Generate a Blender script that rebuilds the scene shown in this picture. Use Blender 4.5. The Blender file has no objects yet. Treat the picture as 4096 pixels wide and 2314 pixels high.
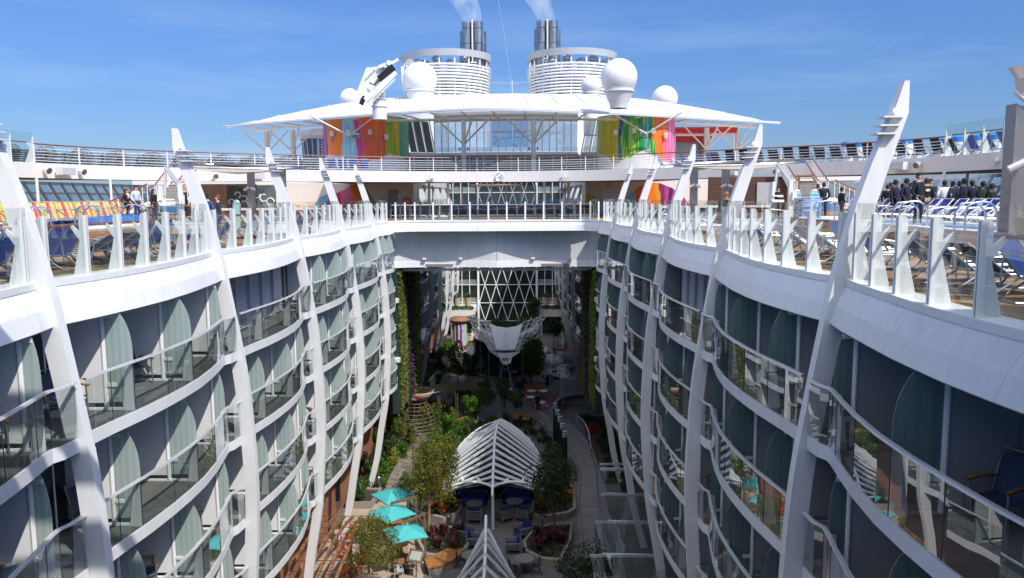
import bpy, math, random
from mathutils import Vector, Matrix, noise
rnd = random.Random(7)
scene = bpy.context.scene
COL = scene.collection
V = Vector
PI = math.pi
rad = math.radians

# ------------------------------------------------------------------ materials
MATS = {}
def nt(name):
    m = bpy.data.materials.new(name); m.use_nodes = True
    MATS[name] = m
    t = m.node_tree; t.nodes.clear()
    out = t.nodes.new('ShaderNodeOutputMaterial')
    return m, t, out
def N(t, typ, **kw):
    n = t.nodes.new('ShaderNode' + typ)
    for k, v in kw.items():
        if k.startswith('i_'):
            n.inputs[k[2:].replace('_', ' ')].default_value = v
        else: setattr(n, k, v)
    return n
def L(t, a, b): t.links.new(a, b)
def c4(c): return (c[0], c[1], c[2], 1.0)
def mixc(t, fac, a, b, mode='MIX'):
    n = t.nodes.new('ShaderNodeMix'); n.data_type = 'RGBA'; n.blend_type = mode
    for sock, v in ((n.inputs[0], fac), (n.inputs[6], a), (n.inputs[7], b)):
        if hasattr(v, 'is_linked'): t.links.new(v, sock)
        else: sock.default_value = v if isinstance(v, (int, float)) else c4(v)
    return n.outputs[2]
def ramp(t, fac, stops, interp='LINEAR'):
    r = t.nodes.new('ShaderNodeValToRGB'); r.color_ramp.interpolation = interp
    e = r.color_ramp.elements
    while len(e) > 1: e.remove(e[-1])
    for i, (p, c) in enumerate(stops):
        el = e[0] if i == 0 else e.new(p)
        el.position = p; el.color = c4(c) if len(c) == 3 else c
    t.links.new(fac, r.inputs[0]); return r.outputs[0]
def math_n(t, op, a, b=None, c=None):
    n = t.nodes.new('ShaderNodeMath'); n.operation = op
    for i, v in enumerate((a, b, c)):
        if v is None: continue
        if hasattr(v, 'is_linked'): t.links.new(v, n.inputs[i])
        else: n.inputs[i].default_value = v
    return n.outputs[0]
def coords(t, kind='Object', scale=None, rot=None):
    tc = t.nodes.new('ShaderNodeTexCoord'); o = tc.outputs[kind]
    if scale or rot:
        mp = t.nodes.new('ShaderNodeMapping')
        if scale: mp.inputs['Scale'].default_value = scale
        if rot: mp.inputs['Rotation'].default_value = rot
        t.links.new(o, mp.inputs['Vector']); o = mp.outputs[0]
    return o
def noise_n(t, vec, scale, detail=4, rough=.55):
    n = t.nodes.new('ShaderNodeTexNoise'); n.inputs['Scale'].default_value = scale
    n.inputs['Detail'].default_value = detail; n.inputs['Roughness'].default_value = rough
    if vec is not None: t.links.new(vec, n.inputs['Vector'])
    return n.outputs[0]
def geo_pos(t): return t.nodes.new('ShaderNodeNewGeometry').outputs['Position']

def mat(name, col, rough=.5, metal=0., var=.08, vscale=1.2, bump=0., bscale=30, spec=.5, coat=0.):
    m, t, out = nt(name)
    p = N(t, 'BsdfPrincipled'); L(t, p.outputs[0], out.inputs[0])
    p.inputs['Roughness'].default_value = rough; p.inputs['Metallic'].default_value = metal
    p.inputs['Specular IOR Level'].default_value = spec
    if coat: p.inputs['Coat Weight'].default_value = coat
    pos = geo_pos(t)
    nz = noise_n(t, pos, vscale, 5, .6)
    dark = tuple(c * (1 - var) for c in col); lite = tuple(min(1, c * (1 + var * .6)) for c in col)
    c = ramp(t, nz, [(.3, dark), (.7, lite)])
    L(t, c, p.inputs['Base Color'])
    r = math_n(t, 'MULTIPLY_ADD', nz, .15, rough - .075); L(t, r, p.inputs['Roughness'])
    if bump:
        b = N(t, 'Bump'); b.inputs['Strength'].default_value = bump; b.inputs['Distance'].default_value = .02
        L(t, noise_n(t, pos, bscale, 4), b.inputs['Height']); L(t, b.outputs[0], p.inputs['Normal'])
    return m

def white_paint(name, col, streak=.10, seam=False):
    # painted steel: faint weathering streaks running down plus plate joints
    m, t, out = nt(name)
    p = N(t, 'BsdfPrincipled'); L(t, p.outputs[0], out.inputs[0])
    p.inputs['Specular IOR Level'].default_value = .4
    mp = N(t, 'Mapping'); mp.inputs['Scale'].default_value = (3., 3., .25); L(t, geo_pos(t), mp.inputs[0])
    a = noise_n(t, mp.outputs[0], 1.6, 5, .6)
    b = noise_n(t, geo_pos(t), .6, 4, .6)
    f = math_n(t, 'ADD', math_n(t, 'MULTIPLY', a, .6), math_n(t, 'MULTIPLY', b, .4))
    c = ramp(t, f, [(.32, tuple(x * (1 - streak) for x in col)), (.58, col)])
    if seam:
        # plate joints every 2.87 m and thin dirt runs below them
        sp = N(t, 'SeparateXYZ'); L(t, geo_pos(t), sp.inputs[0])
        fy = math_n(t, 'FRACT', math_n(t, 'DIVIDE', math_n(t, 'ADD', sp.outputs[1], math_n(t, 'MULTIPLY', sp.outputs[0], .37)), 2.87))
        c = mixc(t, math_n(t, 'MULTIPLY', math_n(t, 'LESS_THAN', fy, .0055), .35), c, (.3, .3, .31))
        m2 = N(t, 'Mapping'); m2.inputs['Scale'].default_value = (9., 9., .35); L(t, geo_pos(t), m2.inputs[0])
        c = mixc(t, ramp(t, noise_n(t, m2.outputs[0], 1.5, 3, .7), [(.60, (0,0,0)), (.80, (.45,.45,.45))]), c, (.42, .36, .29))
    L(t, c, p.inputs['Base Color'])
    L(t, math_n(t, 'MULTIPLY_ADD', f, .3, .18), p.inputs['Roughness'])
    bp = N(t, 'Bump'); bp.inputs['Strength'].default_value = .06; bp.inputs['Distance'].default_value = .05
    L(t, noise_n(t, geo_pos(t), 1.1, 2), bp.inputs['Height']); L(t, bp.outputs[0], p.inputs['Normal'])
    return m

def schlick(t, f0, normal=None, pw=4.2):
    lw = N(t, 'LayerWeight'); lw.inputs['Blend'].default_value = .5
    if normal is not None: L(t, normal, lw.inputs['Normal'])
    return math_n(t, 'MULTIPLY_ADD', math_n(t, 'POWER', lw.outputs['Facing'], pw), 1-f0, f0)
def clear_glass(name, tint=(.90, .955, .93), f0=.085, rough=.0, wob=.05, wscale=.8, pw=4.2):
    m, t, out = nt(name)
    tr = N(t, 'BsdfTransparent'); tr.inputs[0].default_value = c4(tint)
    gl = N(t, 'BsdfGlossy'); gl.inputs['Roughness'].default_value = rough
    gl.inputs[0].default_value = (.95, .97, 1, 1)
    bp = N(t, 'Bump'); bp.inputs['Strength'].default_value = wob; bp.inputs['Distance'].default_value = .1
    L(t, noise_n(t, geo_pos(t), wscale, 1), bp.inputs['Height'])
    L(t, bp.outputs[0], gl.inputs['Normal'])
    mx = N(t, 'MixShader'); L(t, schlick(t, f0, None, pw), mx.inputs[0]); L(t, tr.outputs[0], mx.inputs[1]); L(t, gl.outputs[0], mx.inputs[2])
    L(t, mx.outputs[0], out.inputs[0]); return m

def dark_glass(name, col=(.018, .026, .03), rough=.04, trans=0.):
    m, t, out = nt(name)
    p = N(t, 'BsdfPrincipled'); p.inputs['Base Color'].default_value = c4(col)
    p.inputs['Roughness'].default_value = rough; p.inputs['IOR'].default_value = 1.7
    bp = N(t, 'Bump'); bp.inputs['Strength'].default_value = .05; bp.inputs['Distance'].default_value = .1
    L(t, noise_n(t, geo_pos(t), .7, 1), bp.inputs['Height']); L(t, bp.outputs[0], p.inputs['Normal'])
    if trans:
        tr = N(t, 'BsdfTransparent'); tr.inputs[0].default_value = (.75, .85, .9, 1)
        mx = N(t, 'MixShader'); mx.inputs[0].default_value = trans
        L(t, p.outputs[0], mx.inputs[1]); L(t, tr.outputs[0], mx.inputs[2]); L(t, mx.outputs[0], out.inputs[0])
    else: L(t, p.outputs[0], out.inputs[0])
    return m

def frosted(name, col=(.50, .62, .59), trans=.22):
    m, t, out = nt(name)
    d = N(t, 'BsdfDiffuse'); d.inputs[0].default_value = c4(col)
    tl = N(t, 'BsdfTranslucent'); tl.inputs[0].default_value = c4(col)
    tr = N(t, 'BsdfTransparent'); tr.inputs[0].default_value = (.8, .92, .88, 1)
    gl = N(t, 'BsdfGlossy'); gl.inputs['Roughness'].default_value = .15
    a = N(t, 'MixShader'); a.inputs[0].default_value = .4; L(t, d.outputs[0], a.inputs[1]); L(t, tl.outputs[0], a.inputs[2])
    # vertical banding of the frit
    sx = N(t, 'SeparateXYZ'); L(t, geo_pos(t), sx.inputs[0])
    w = math_n(t, 'SINE', math_n(t, 'MULTIPLY', sx.outputs[0], 42.))
    f = math_n(t, 'MULTIPLY_ADD', w, .07, trans)
    b = N(t, 'MixShader'); L(t, f, b.inputs[0]); L(t, a.outputs[0], b.inputs[1]); L(t, tr.outputs[0], b.inputs[2])
    e = N(t, 'MixShader'); L(t, schlick(t, .04), e.inputs[0]); L(t, b.outputs[0], e.inputs[1]); L(t, gl.outputs[0], e.inputs[2])
    L(t, e.outputs[0], out.inputs[0]); return m

def leafmat(name, dark, lite, scale=2.2, tl=.35):
    m, t, out = nt(name)
    pos = geo_pos(t)
    a = noise_n(t, pos, scale, 3, .6); b = noise_n(t, pos, scale * 9, 2, .5)
    f = math_n(t, 'ADD', math_n(t, 'MULTIPLY', a, .6), math_n(t, 'MULTIPLY', b, .4))
    c = ramp(t, f, [(.36, dark), (.62, lite)])
    d = N(t, 'BsdfPrincipled'); d.inputs['Roughness'].default_value = .5; L(t, c, d.inputs['Base Color'])
    r = N(t, 'BsdfTranslucent'); L(t, mixc(t, .5, c, (lite[0] * 1.6, lite[1] * 1.5, lite[2] * .6)), r.inputs[0])
    x = N(t, 'MixShader'); x.inputs[0].default_value = tl
    L(t, d.outputs[0], x.inputs[1]); L(t, r.outputs[0], x.inputs[2]); L(t, x.outputs[0], out.inputs[0]); return m

def brickish(name, c1, c2, mortar, scale, size=.02, bw=.5, rh=.25, rough=.8, rot=None, axes='XY', var=.25):
    m, t, out = nt(name)
    p = N(t, 'BsdfPrincipled'); p.inputs['Roughness'].default_value = rough; L(t, p.outputs[0], out.inputs[0])
    pos = geo_pos(t)
    s = N(t, 'SeparateXYZ'); L(t, pos, s.inputs[0]); cb = N(t, 'CombineXYZ')
    ix = {'X': 0, 'Y': 1, 'Z': 2}
    L(t, s.outputs[ix[axes[0]]], cb.inputs[0]); L(t, s.outputs[ix[axes[1]]], cb.inputs[1])
    vec = cb.outputs[0]
    if rot:
        mp = N(t, 'Mapping'); mp.inputs['Rotation'].default_value = (0, 0, rot); L(t, vec, mp.inputs[0]); vec = mp.outputs[0]
    b = N(t, 'TexBrick'); L(t, vec, b.inputs['Vector'])
    b.inputs['Scale'].default_value = scale; b.inputs['Mortar Size'].default_value = size
    b.inputs['Brick Width'].default_value = bw; b.inputs['Row Height'].default_value = rh
    b.inputs['Color1'].default_value = c4(c1); b.inputs['Color2'].default_value = c4(c2); b.inputs['Mortar'].default_value = c4(mortar)
    nz = noise_n(t, pos, .9, 5, .65)
    c = mixc(t, var, b.outputs[0], ramp(t, nz, [(.3, (.25, .25, .25)), (.7, (1, 1, 1))]), 'MULTIPLY')
    L(t, c, p.inputs['Base Color'])
    bp = N(t, 'Bump'); bp.inputs['Strength'].default_value = .3; bp.inputs['Distance'].default_value = .01
    L(t, b.outputs[1], bp.inputs['Height']); bp.invert = True; L(t, bp.outputs[0], p.inputs['Normal'])
    return m

def fabric(name, col, tl, var=.06, vscale=.6):
    m, t, out = nt(name)
    c = ramp(t, noise_n(t, geo_pos(t), vscale, 4, .6), [(.3, tuple(x*(1-var) for x in col)), (.7, col)])
    d = N(t, 'BsdfPrincipled'); d.inputs['Roughness'].default_value = .7; L(t, c, d.inputs['Base Color'])
    r = N(t, 'BsdfTranslucent'); L(t, c, r.inputs[0])
    x = N(t, 'MixShader'); x.inputs[0].default_value = tl; L(t, d.outputs[0], x.inputs[1]); L(t, r.outputs[0], x.inputs[2]); L(t, x.outputs[0], out.inputs[0]); return m
def stripes(name, stops, axis=0, span=(-.3, .3), rough=.7, repeat=1., wob=0., kind='Object'):
    m, t, out = nt(name)
    p = N(t, 'BsdfPrincipled'); p.inputs['Roughness'].default_value = rough; L(t, p.outputs[0], out.inputs[0])
    co = coords(t, kind)
    s = N(t, 'SeparateXYZ'); L(t, co, s.inputs[0])
    x = math_n(t, 'DIVIDE', math_n(t, 'SUBTRACT', s.outputs[axis], span[0]), span[1] - span[0])
    if wob:
        mp = N(t, 'Mapping'); mp.inputs['Scale'].default_value = (1, 1, .25); L(t, co, mp.inputs[0])
        x = math_n(t, 'ADD', x, math_n(t, 'MULTIPLY', math_n(t, 'SUBTRACT', noise_n(t, mp.outputs[0], .9, 3), .5), wob))
    if repeat != 1.: x = math_n(t, 'FRACT', math_n(t, 'MULTIPLY', x, repeat))
    L(t, ramp(t, x, stops, 'CONSTANT'), p.inputs['Base Color']); return m

# ------------------------------------------------------------------ mesh builder
class MB:
    def __init__(s): s.v = []; s.f = []
    def add(s, vs, fs):
        o = len(s.v); s.v += [tuple(p) for p in vs]; s.f += [tuple(i + o for i in f) for f in fs]; return s
    def box(s, x0, y0, z0, x1, y1, z1):
        if x0 > x1: x0, x1 = x1, x0
        if y0 > y1: y0, y1 = y1, y0
        if z0 > z1: z0, z1 = z1, z0
        return s.add([(x0,y0,z0),(x1,y0,z0),(x1,y1,z0),(x0,y1,z0),(x0,y0,z1),(x1,y0,z1),(x1,y1,z1),(x0,y1,z1)],
              [(0,3,2,1),(4,5,6,7),(0,1,5,4),(1,2,6,5),(2,3,7,6),(3,0,4,7)])
    def obox(s, c, size, rz=0, rx=0, ry=0):
        R = Matrix.Rotation(rz, 3, 'Z') @ Matrix.Rotation(ry, 3, 'Y') @ Matrix.Rotation(rx, 3, 'X')
        h = [d / 2 for d in size]; c = V(c)
        vs = [c + R @ V((sx*h[0], sy*h[1], sz*h[2])) for sz in (-1,1) for sx, sy in ((-1,-1),(1,-1),(1,1),(-1,1))]
        return s.add(vs, [(0,3,2,1),(4,5,6,7),(0,1,5,4),(1,2,6,5),(2,3,7,6),(3,0,4,7)])
    def beam(s, p, q, w, h, up=(0,0,1)):
        p = V(p); q = V(q); d = (q - p).normalized(); u = V(up)
        if abs(d.dot(u)) > .99: u = V((1,0,0))
        r = d.cross(u).normalized(); u = r.cross(d)
        o = [r*(-w/2)+u*(-h/2), r*(w/2)+u*(-h/2), r*(w/2)+u*(h/2), r*(-w/2)+u*(h/2)]
        return s.add([p+a for a in o]+[q+a for a in o], [(3,2,1,0),(4,5,6,7),(0,1,5,4),(1,2,6,5),(2,3,7,6),(3,0,4,7)])
    def tube(s, pts, r, n=6, cap=True, closed=False):
        pts = [V(p) for p in pts]; m = len(pts); rings = []
        rr = r if isinstance(r, (list, tuple)) else [r]*m
        pu = None
        for i, p in enumerate(pts):
            a = pts[i-1] if (i > 0 or closed) else p; b = pts[(i+1) % m] if (i < m-1 or closed) else p
            d = (b - a); d = d.normalized() if d.length > 1e-9 else V((0,0,1))
            u = pu if pu is not None else (V((0,0,1)) if abs(d.z) < .95 else V((1,0,0)))
            rt = d.cross(u)
            if rt.length < 1e-4: rt = d.cross(V((0,1,0)))
            rt.normalize(); u = rt.cross(d).normalized(); pu = u
            rings.append([p + (rt*math.cos(2*PI*k/n) + u*math.sin(2*PI*k/n))*rr[i] for k in range(n)])
        o = len(s.v)
        for rg in rings: s.v += [tuple(q) for q in rg]
        for i in range(m if closed else m-1):
            j = (i+1) % m
            for k in range(n):
                s.f.append((o+i*n+k, o+i*n+(k+1)%n, o+j*n+(k+1)%n, o+j*n+k))
        if cap and not closed:
            s.f.append(tuple(o+k for k in range(n))[::-1]); s.f.append(tuple(o+(m-1)*n+k for k in range(n)))
        return s
    def cyl(s, p, q, r, r2=None, n=16): return s.tube([p, q], [r, r if r2 is None else r2], n)
    def lathe(s, prof, c=(0,0,0), n=24, a0=0, a1=2*PI, cap=False):
        full = abs(a1-a0-2*PI) < 1e-6; m = n if full else n+1; o = len(s.v); c = V(c)
        for (r, z) in prof:
            for k in range(m):
                a = a0+(a1-a0)*k/n; s.v.append((c.x+r*math.cos(a), c.y+r*math.sin(a), c.z+z))
        for i in range(len(prof)-1):
            for k in range(n):
                k2 = (k+1) % m
                s.f.append((o+i*m+k, o+i*m+k2, o+(i+1)*m+k2, o+(i+1)*m+k))
        if cap and full:
            s.f.append(tuple(o+k for k in range(m))[::-1]); s.f.append(tuple(o+(len(prof)-1)*m+k for k in range(m)))
        return s
    def sphere(s, c, r, n=16, sc=(1,1,1)):
        pr = [(max(1e-4, math.sin(PI*i/(n//2))) , -math.cos(PI*i/(n//2))) for i in range(n//2+1)]
        o = len(s.v); s.lathe([(a*r, b*r) for a, b in pr], (0,0,0), n)
        for i in range(o, len(s.v)):
            x, y, z = s.v[i]; s.v[i] = (c[0]+x*sc[0], c[1]+y*sc[1], c[2]+z*sc[2])
        return s
    def strip(s, A, B, closed=False):
        o = len(s.v); n = len(A); s.v += [tuple(p) for p in A]+[tuple(p) for p in B]
        for i in range(n if closed else n-1):
            j = (i+1) % n; s.f.append((o+i, o+j, o+n+j, o+n+i))
        return s
    def loft(s, rows, closed=False):
        for a, b in zip(rows, rows[1:]): s.strip(a, b, closed)
        return s
    def prism(s, poly, off):
        # poly: list of 3d points (planar), extruded by vector off
        o = len(s.v); n = len(poly); off = V(off)
        s.v += [tuple(V(p)) for p in poly]+[tuple(V(p)+off) for p in poly]
        s.f.append(tuple(range(o, o+n))[::-1]); s.f.append(tuple(range(o+n, o+2*n)))
        for i in range(n): j = (i+1) % n; s.f.append((o+i, o+j, o+n+j, o+n+i))
        return s
    def flip(s):
        import bmesh
        me = bpy.data.meshes.new('f'); me.from_pydata(s.v, [], s.f); b = bmesh.new(); b.from_mesh(me); bmesh.ops.recalc_face_normals(b, faces=b.faces); b.to_mesh(me); b.free()
        s.f = [tuple(p.vertices) for p in me.polygons]; bpy.data.meshes.remove(me); return s
    def quad(s, *p): return s.add(p, [tuple(range(len(p)))])

BASE = {}
def mesh_obj(name, mb, m, smooth=False, off=V((0,0,0))):
    me = bpy.data.meshes.new(name)
    me.from_pydata([(x-off[0], y-off[1], z-off[2]) for x, y, z in mb.v], [], mb.f)
    me.materials.append(MATS[m] if isinstance(m, str) else m)
    if smooth:
        me.shade_smooth()
        if smooth != 'all':
            try: me.set_sharp_from_angle(angle=rad(40))
            except Exception: pass
    me.validate(); me.update()
    o = bpy.data.objects.new(name, me); COL.objects.link(o); return o
def tag(o, label=None, cat=None, group=None, kind=None):
    if label: o['label'] = label
    if cat: o['category'] = cat
    if group: o['group'] = group
    if kind: o['kind'] = kind
    return o
def thing(name, label, cat, loc=(0,0,0), group=None, rz=0):
    o = bpy.data.objects.new(name, None); COL.objects.link(o); o.location = loc; o.rotation_euler = (0,0,rz)
    o.empty_display_size = .2; BASE[o.name] = V(loc); return tag(o, label, cat, group)
def part(name, mb, m, parent, smooth=False, label=None):
    # mb is in world coordinates (parent unrotated while building)
    off = BASE.get(parent.name, V((0,0,0)))
    o = mesh_obj(name, mb, m, smooth, off); o.parent = parent; BASE[o.name] = off
    if label: o['label'] = label
    return o
def single(name, mb, m, label, cat, group=None, smooth=False, loc=None):
    if loc is None:
        n = len(mb.v); loc = V((sum(p[0] for p in mb.v)/n, sum(p[1] for p in mb.v)/n, min(p[2] for p in mb.v)))
    loc = V(loc); o = mesh_obj(name, mb, m, smooth, loc); o.location = loc; BASE[o.name] = loc
    return tag(o, label, cat, group)
def struct(name, mb, m, smooth=False):
    o = mesh_obj(name, mb, m, smooth); return tag(o, kind='structure')
KIDS = {}
def kids(o):
    if o.name not in KIDS: KIDS[o.name] = list(o.children)
    return KIDS[o.name]
def dup(root, loc=None, rz=None, label=None, group=None, scale=None, parent=None, mats=None):
    r = root.copy(); COL.objects.link(r)
    if parent is not None: r.parent = parent
    if loc is not None: r.location = loc
    if rz is not None: r.rotation_euler = (0, 0, rz)
    if scale is not None: r.scale = scale
    if label: r['label'] = label
    if group: r['group'] = group
    if r.data is not None and mats and root.name.split('.')[0] in mats:
        r.material_slots[0].link = 'OBJECT'; r.material_slots[0].material = MATS[mats[root.name.split('.')[0]]]
    for ch in kids(root): dup(ch, parent=r, mats=mats)
    return r
ORD = ['nearest','second','third','fourth','fifth','sixth','seventh','eighth','ninth','tenth','eleventh','twelfth','thirteenth',
 'fourteenth','fifteenth','sixteenth','seventeenth','eighteenth','nineteenth','twentieth','twenty first','twenty second','twenty third','twenty fourth','twenty fifth','twenty sixth','twenty seventh','twenty eighth']
ORD += ['twenty ninth','thirtieth']+['thirty '+w for w in 'first second third fourth fifth sixth seventh eighth ninth'.split()]
ORDF = ['first'] + ORD[1:]
def catmull(pts, k=6):
    pts = [V(p) for p in pts]; P = [2*pts[0]-pts[1]] + pts + [2*pts[-1]-pts[-2]]; out = []
    for i in range(1, len(P)-2):
        a, b, c, d = P[i-1], P[i], P[i+1], P[i+2]
        for j in range(k):
            t = j/k
            out.append(.5*((2*b)+(c-a)*t+(2*a-5*b+4*c-d)*t*t+(3*b-a-3*c+d)*t**3))
    out.append(pts[-1]); return out
def lerp_table(tab, t):
    for (a, va), (b, vb) in zip(tab, tab[1:]):
        if t <= b: return va+(vb-va)*(t-a)/(b-a) if b > a else vb
    return tab[-1][1]
def text_mb(s, size, origin, right, up, thick=0.004):
    # text as flat mesh polygons with its own plane
    cu = bpy.data.curves.new('t', 'FONT'); cu.body = s; cu.size = size; cu.align_x = 'CENTER'; cu.align_y = 'CENTER'
    ob = bpy.data.objects.new('t', cu); COL.objects.link(ob)
    dg = bpy.context.evaluated_depsgraph_get(); me = bpy.data.meshes.new_from_object(ob.evaluated_get(dg))
    mb = MB(); o = V(origin); r = V(right).normalized(); u = V(up).normalized()
    mb.v = [tuple(o+r*v.co.x+u*v.co.y) for v in me.vertices]; mb.f = [tuple(p.vertices) for p in me.polygons]
    bpy.data.objects.remove(ob); bpy.data.curves.remove(cu); bpy.data.meshes.remove(me); return mb

# ------------------------------------------------------------------ palette
white_paint('white_paint', (.83, .83, .82), .07); white_paint('hull_white', (.785, .785, .78), .11, True); mat('joint', (.04,.06,.06), .4); white_paint('rafter_white', (.58,.59,.60), .14)
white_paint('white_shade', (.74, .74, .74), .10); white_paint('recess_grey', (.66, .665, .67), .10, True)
white_paint('soft_white', (.80, .76, .72), .06); white_paint('band_white', (.80, .77, .74), .06, True)
white_paint('cream_wall', (.78, .71, .65), .05)
white_paint('rib_white', (.775, .775, .77), .12)
fabric('canopy_white', (.80, .81, .82), .25); fabric('shade_white', (.78, .76, .72), .45)
mat('frame_beige', (.72, .64, .55), .5)
mat('grey_panel', (.36, .36, .36), .6, var=.06, vscale=.4)
mat('cabin_grey', (.60, .60, .61), .7, var=.06); mat('divider_white', (.82, .82, .82), .6, var=.05); mat('divider_shade', (.33, .34, .36), .6, var=.06); mat('cabin_wall', (.22, .22, .23), .7, var=.1)  # divider_shade: darker copy, shade of the right wall put into its colour
mat('slab_under', (.40, .40, .41), .8); mat('paper', (.42,.41,.38), .8, var=.3, vscale=12); mat('carpet', (.17, .17, .165), .95, var=.25, vscale=3, bump=.3, bscale=60)  # slab_under: underside coloured darker than the white slab to deepen balcony shade
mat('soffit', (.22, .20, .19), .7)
mat('ceiling_white', (.62, .60, .58), .6)
mat('steel', (.62, .62, .62), .28, 1., var=.2, vscale=2)
mat('brushed_steel', (.33, .31, .29), .42, .9, var=.12, vscale=2)
mat('aluminium', (.68, .69, .70), .32, .35, var=.08)
mat('chair_metal', (.33,.35,.38), .42, .7)
mat('dark_metal', (.05, .05, .055), .45, .5)
mat('grey_metal', (.22, .23, .25), .45, .6)
mat('black', (.008, .008, .009), .5)
mat('seal', (.02, .02, .022), .4)
mat('rail_wood', (.24, .085, .03), .4, var=.25, vscale=5, coat=.3)
mat('amber_wood', (.42, .17, .04), .45, var=.3, vscale=4, coat=.2)
mat('cedar', (.31, .145, .07), .55, var=.3, vscale=5)
mat('bronze', (.17, .13, .075), .5, .2)
mat('slate_sling', (.03,.05,.11), .75, var=.2, vscale=8); mat('stack_metal', (.20,.21,.23), .4, .5); fabric('blue_sling', (.05, .11, .38), .38, .25, 6)
mat('bright_blue', (.09, .20, .72), .7, var=.15, vscale=6)
fabric('navy_sling', (.012, .014, .035), .25, .25, 8)
fabric('violet_blue', (.06, .075, .36), .3, .2, 6)
mat('pool_blue', (.06, .30, .78), .3, var=.25, vscale=3)
mat('net_blue', (.05, .17, .50), .7, var=.6, vscale=9)
mat('towel_blue', (.03,.22,.62), .5); mat('teal', (.06, .42, .42), .75, var=.12, vscale=2.5)
mat('red_paint', (.62, .03, .02), .4)
mat('red_chair', (.65, .035, .015), .35, coat=.3)
mat('rock', (.45, .29, .13), .8, var=.4, vscale=3, bump=.8, bscale=6)
mat('terracotta_pot', (.62, .50, .36), .7)
mat('bark', (.20, .12, .07), .9, var=.35, vscale=6, bump=.6)
mat('bark_light', (.30, .20, .12), .9, var=.3, vscale=6, bump=.5)
mat('planter_stone', (.30, .26, .23), .9, var=.3, vscale=8, bump=.5)
mat('soil', (.05, .035, .025), 1., var=.4, vscale=6)
mat('blue_cushion', (.012, .026, .15), .85, var=.3, vscale=6)
mat('teak_grey', (.22, .20, .17), .7, var=.25, vscale=6)
mat('skin', (.55, .33, .23), .55, var=.06)
mat('skin_dark', (.13, .065, .04), .55, var=.06)
for n_, c_ in dict(hair_brown=(.06,.025,.012), hair_black=(.012,.01,.01), hair_red=(.16,.045,.015), hair_blond=(.30,.18,.08), cloth_navy=(.012,.016,.04),
    cloth_black=(.008,.008,.009), cloth_lightblue=(.55,.66,.82), cloth_blue=(.02,.05,.22), cloth_green=(.04,.045,.025), cloth_pink=(.7,.03,.18), cloth_jean=(.03,.05,.11),
    cloth_khaki=(.30,.24,.15), cloth_white=(.75,.76,.8), cloth_darkgreen=(.008,.03,.015), cloth_peach=(.75,.52,.42)).items():
    mat(n_, c_, .85, var=.15, vscale=9)
clear_glass('rail_glass')
clear_glass('balcony_glass', (.86, .92, .90), .19, wob=.018, wscale=.9, pw=2.8)
clear_glass('canopy_glass', (.80, .88, .88), .12, wob=.06); clear_glass('roof_glass', (.55, .62, .63), .30, wob=.05)
clear_glass('window_glass', (.62, .75, .90), .04, wob=.02); mat('window_frame_shade', (.07,.075,.085), .5); clear_glass('lounge_glass', (.34, .47, .62), .24, wob=.02)
dark_glass('dark_glass'); dark_glass('blue_glass', (.07, .15, .24), .05); dark_glass('teal_glass', (.02, .05, .05), .05)
dark_glass('screen_glass', (.09, .13, .15), .05, .35)
frosted('frosted', (.70,.80,.76), trans=.32); frosted('frosted_shade', (.24,.33,.32), trans=.28); frosted('frost_dark', (.42, .52, .50), .3)  # frosted_shade carries the right wall's shade in its colour
leafmat('leaf_olive', (.05, .065, .008), (.22, .22, .03)); leafmat('leaf_bright', (.03, .085, .006), (.15, .30, .03))
leafmat('leaf_dark', (.010, .026, .007), (.045, .09, .024)); leafmat('leaf_mid', (.025, .06, .010), (.09, .18, .035))
leafmat('leaf_yellow', (.10, .13, .01), (.35, .38, .06)); leafmat('leaf_maroon', (.035, .008, .010), (.14, .035, .04))
leafmat('leaf_flower', (.30, .09, .01), (.65, .30, .05)); leafmat('leaf_red', (.12, .01, .008), (.5, .03, .02))
leafmat('leaf_purple', (.05, .012, .05), (.20, .06, .18)); leafmat('wall_green', (.03, .05, .006), (.19, .25, .03)); leafmat('wall_yellow', (.12, .12, .008), (.38, .34, .03))
brickish('deck_planks', (.44, .27, .12), (.38, .23, .10), (.10, .06, .03), 1., .012, 2.4, .14, .6, axes='YX', var=.35)
brickish('deck_planks_raised', (.50, .31, .14), (.44, .27, .12), (.14, .08, .04), 1., .012, 2.4, .14, .6, axes='YX', var=.3)
brickish('brick_red', (.42, .17, .10), (.36, .14, .08), (.26, .13, .09), 1., .02, 4., .19, .8, axes='YZ', var=.3)
brickish('tile_brown', (.14, .06, .03), (.10, .045, .025), (.03, .02, .015), 1., .02, .3, .12, .5, axes='XZ')
brickish('orange_tile', (.6, .13, .05), (.55, .10, .04), (.5, .42, .36), 1., .02, .22, .10, .5, axes='YZ')
brickish('pave_grey', (.19, .178, .166), (.15, .142, .134), (.11, .10, .10), 1., .01, .6, .3, .75, var=.3)
brickish('pave_walk', (.27, .24, .22), (.22, .20, .19), (.13, .12, .11), 1., .012, .5, .25, .75, rot=.25, var=.35)
brickish('pave_pattern', (.30, .24, .17), (.11, .11, .12), (.18, .17, .16), 1., .01, .45, .22, .75, rot=.7, var=.3)
brickish('pave_tan', (.44, .36, .27), (.40, .33, .25), (.34, .28, .21), 1., .01, 2.4, 1.6, .8, var=.25)
brickish('mosaic', (.03, .10, .30), (.5, .6, .7), (.6, .65, .7), 1., .012, .22, .10, .4, axes='YZ')
stripes('striped_sling', [(0,(.72,.16,.03)),(.12,(.72,.60,.45)),(.17,(.62,.40,.04)),(.36,(.34,.42,.06)),(.47,(.70,.60,.45)),(.52,(.60,.03,.07)),(.70,(.72,.16,.03)),(.82,(.70,.55,.40)),(.87,(.62,.40,.04))], 0, (-.29, .29))
stripes('louvre', [(0,(.46,.48,.50)),(.45,(.30,.32,.34)),(.55,(.12,.13,.14))], 2, (0, 1), .45, 9.)
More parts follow.
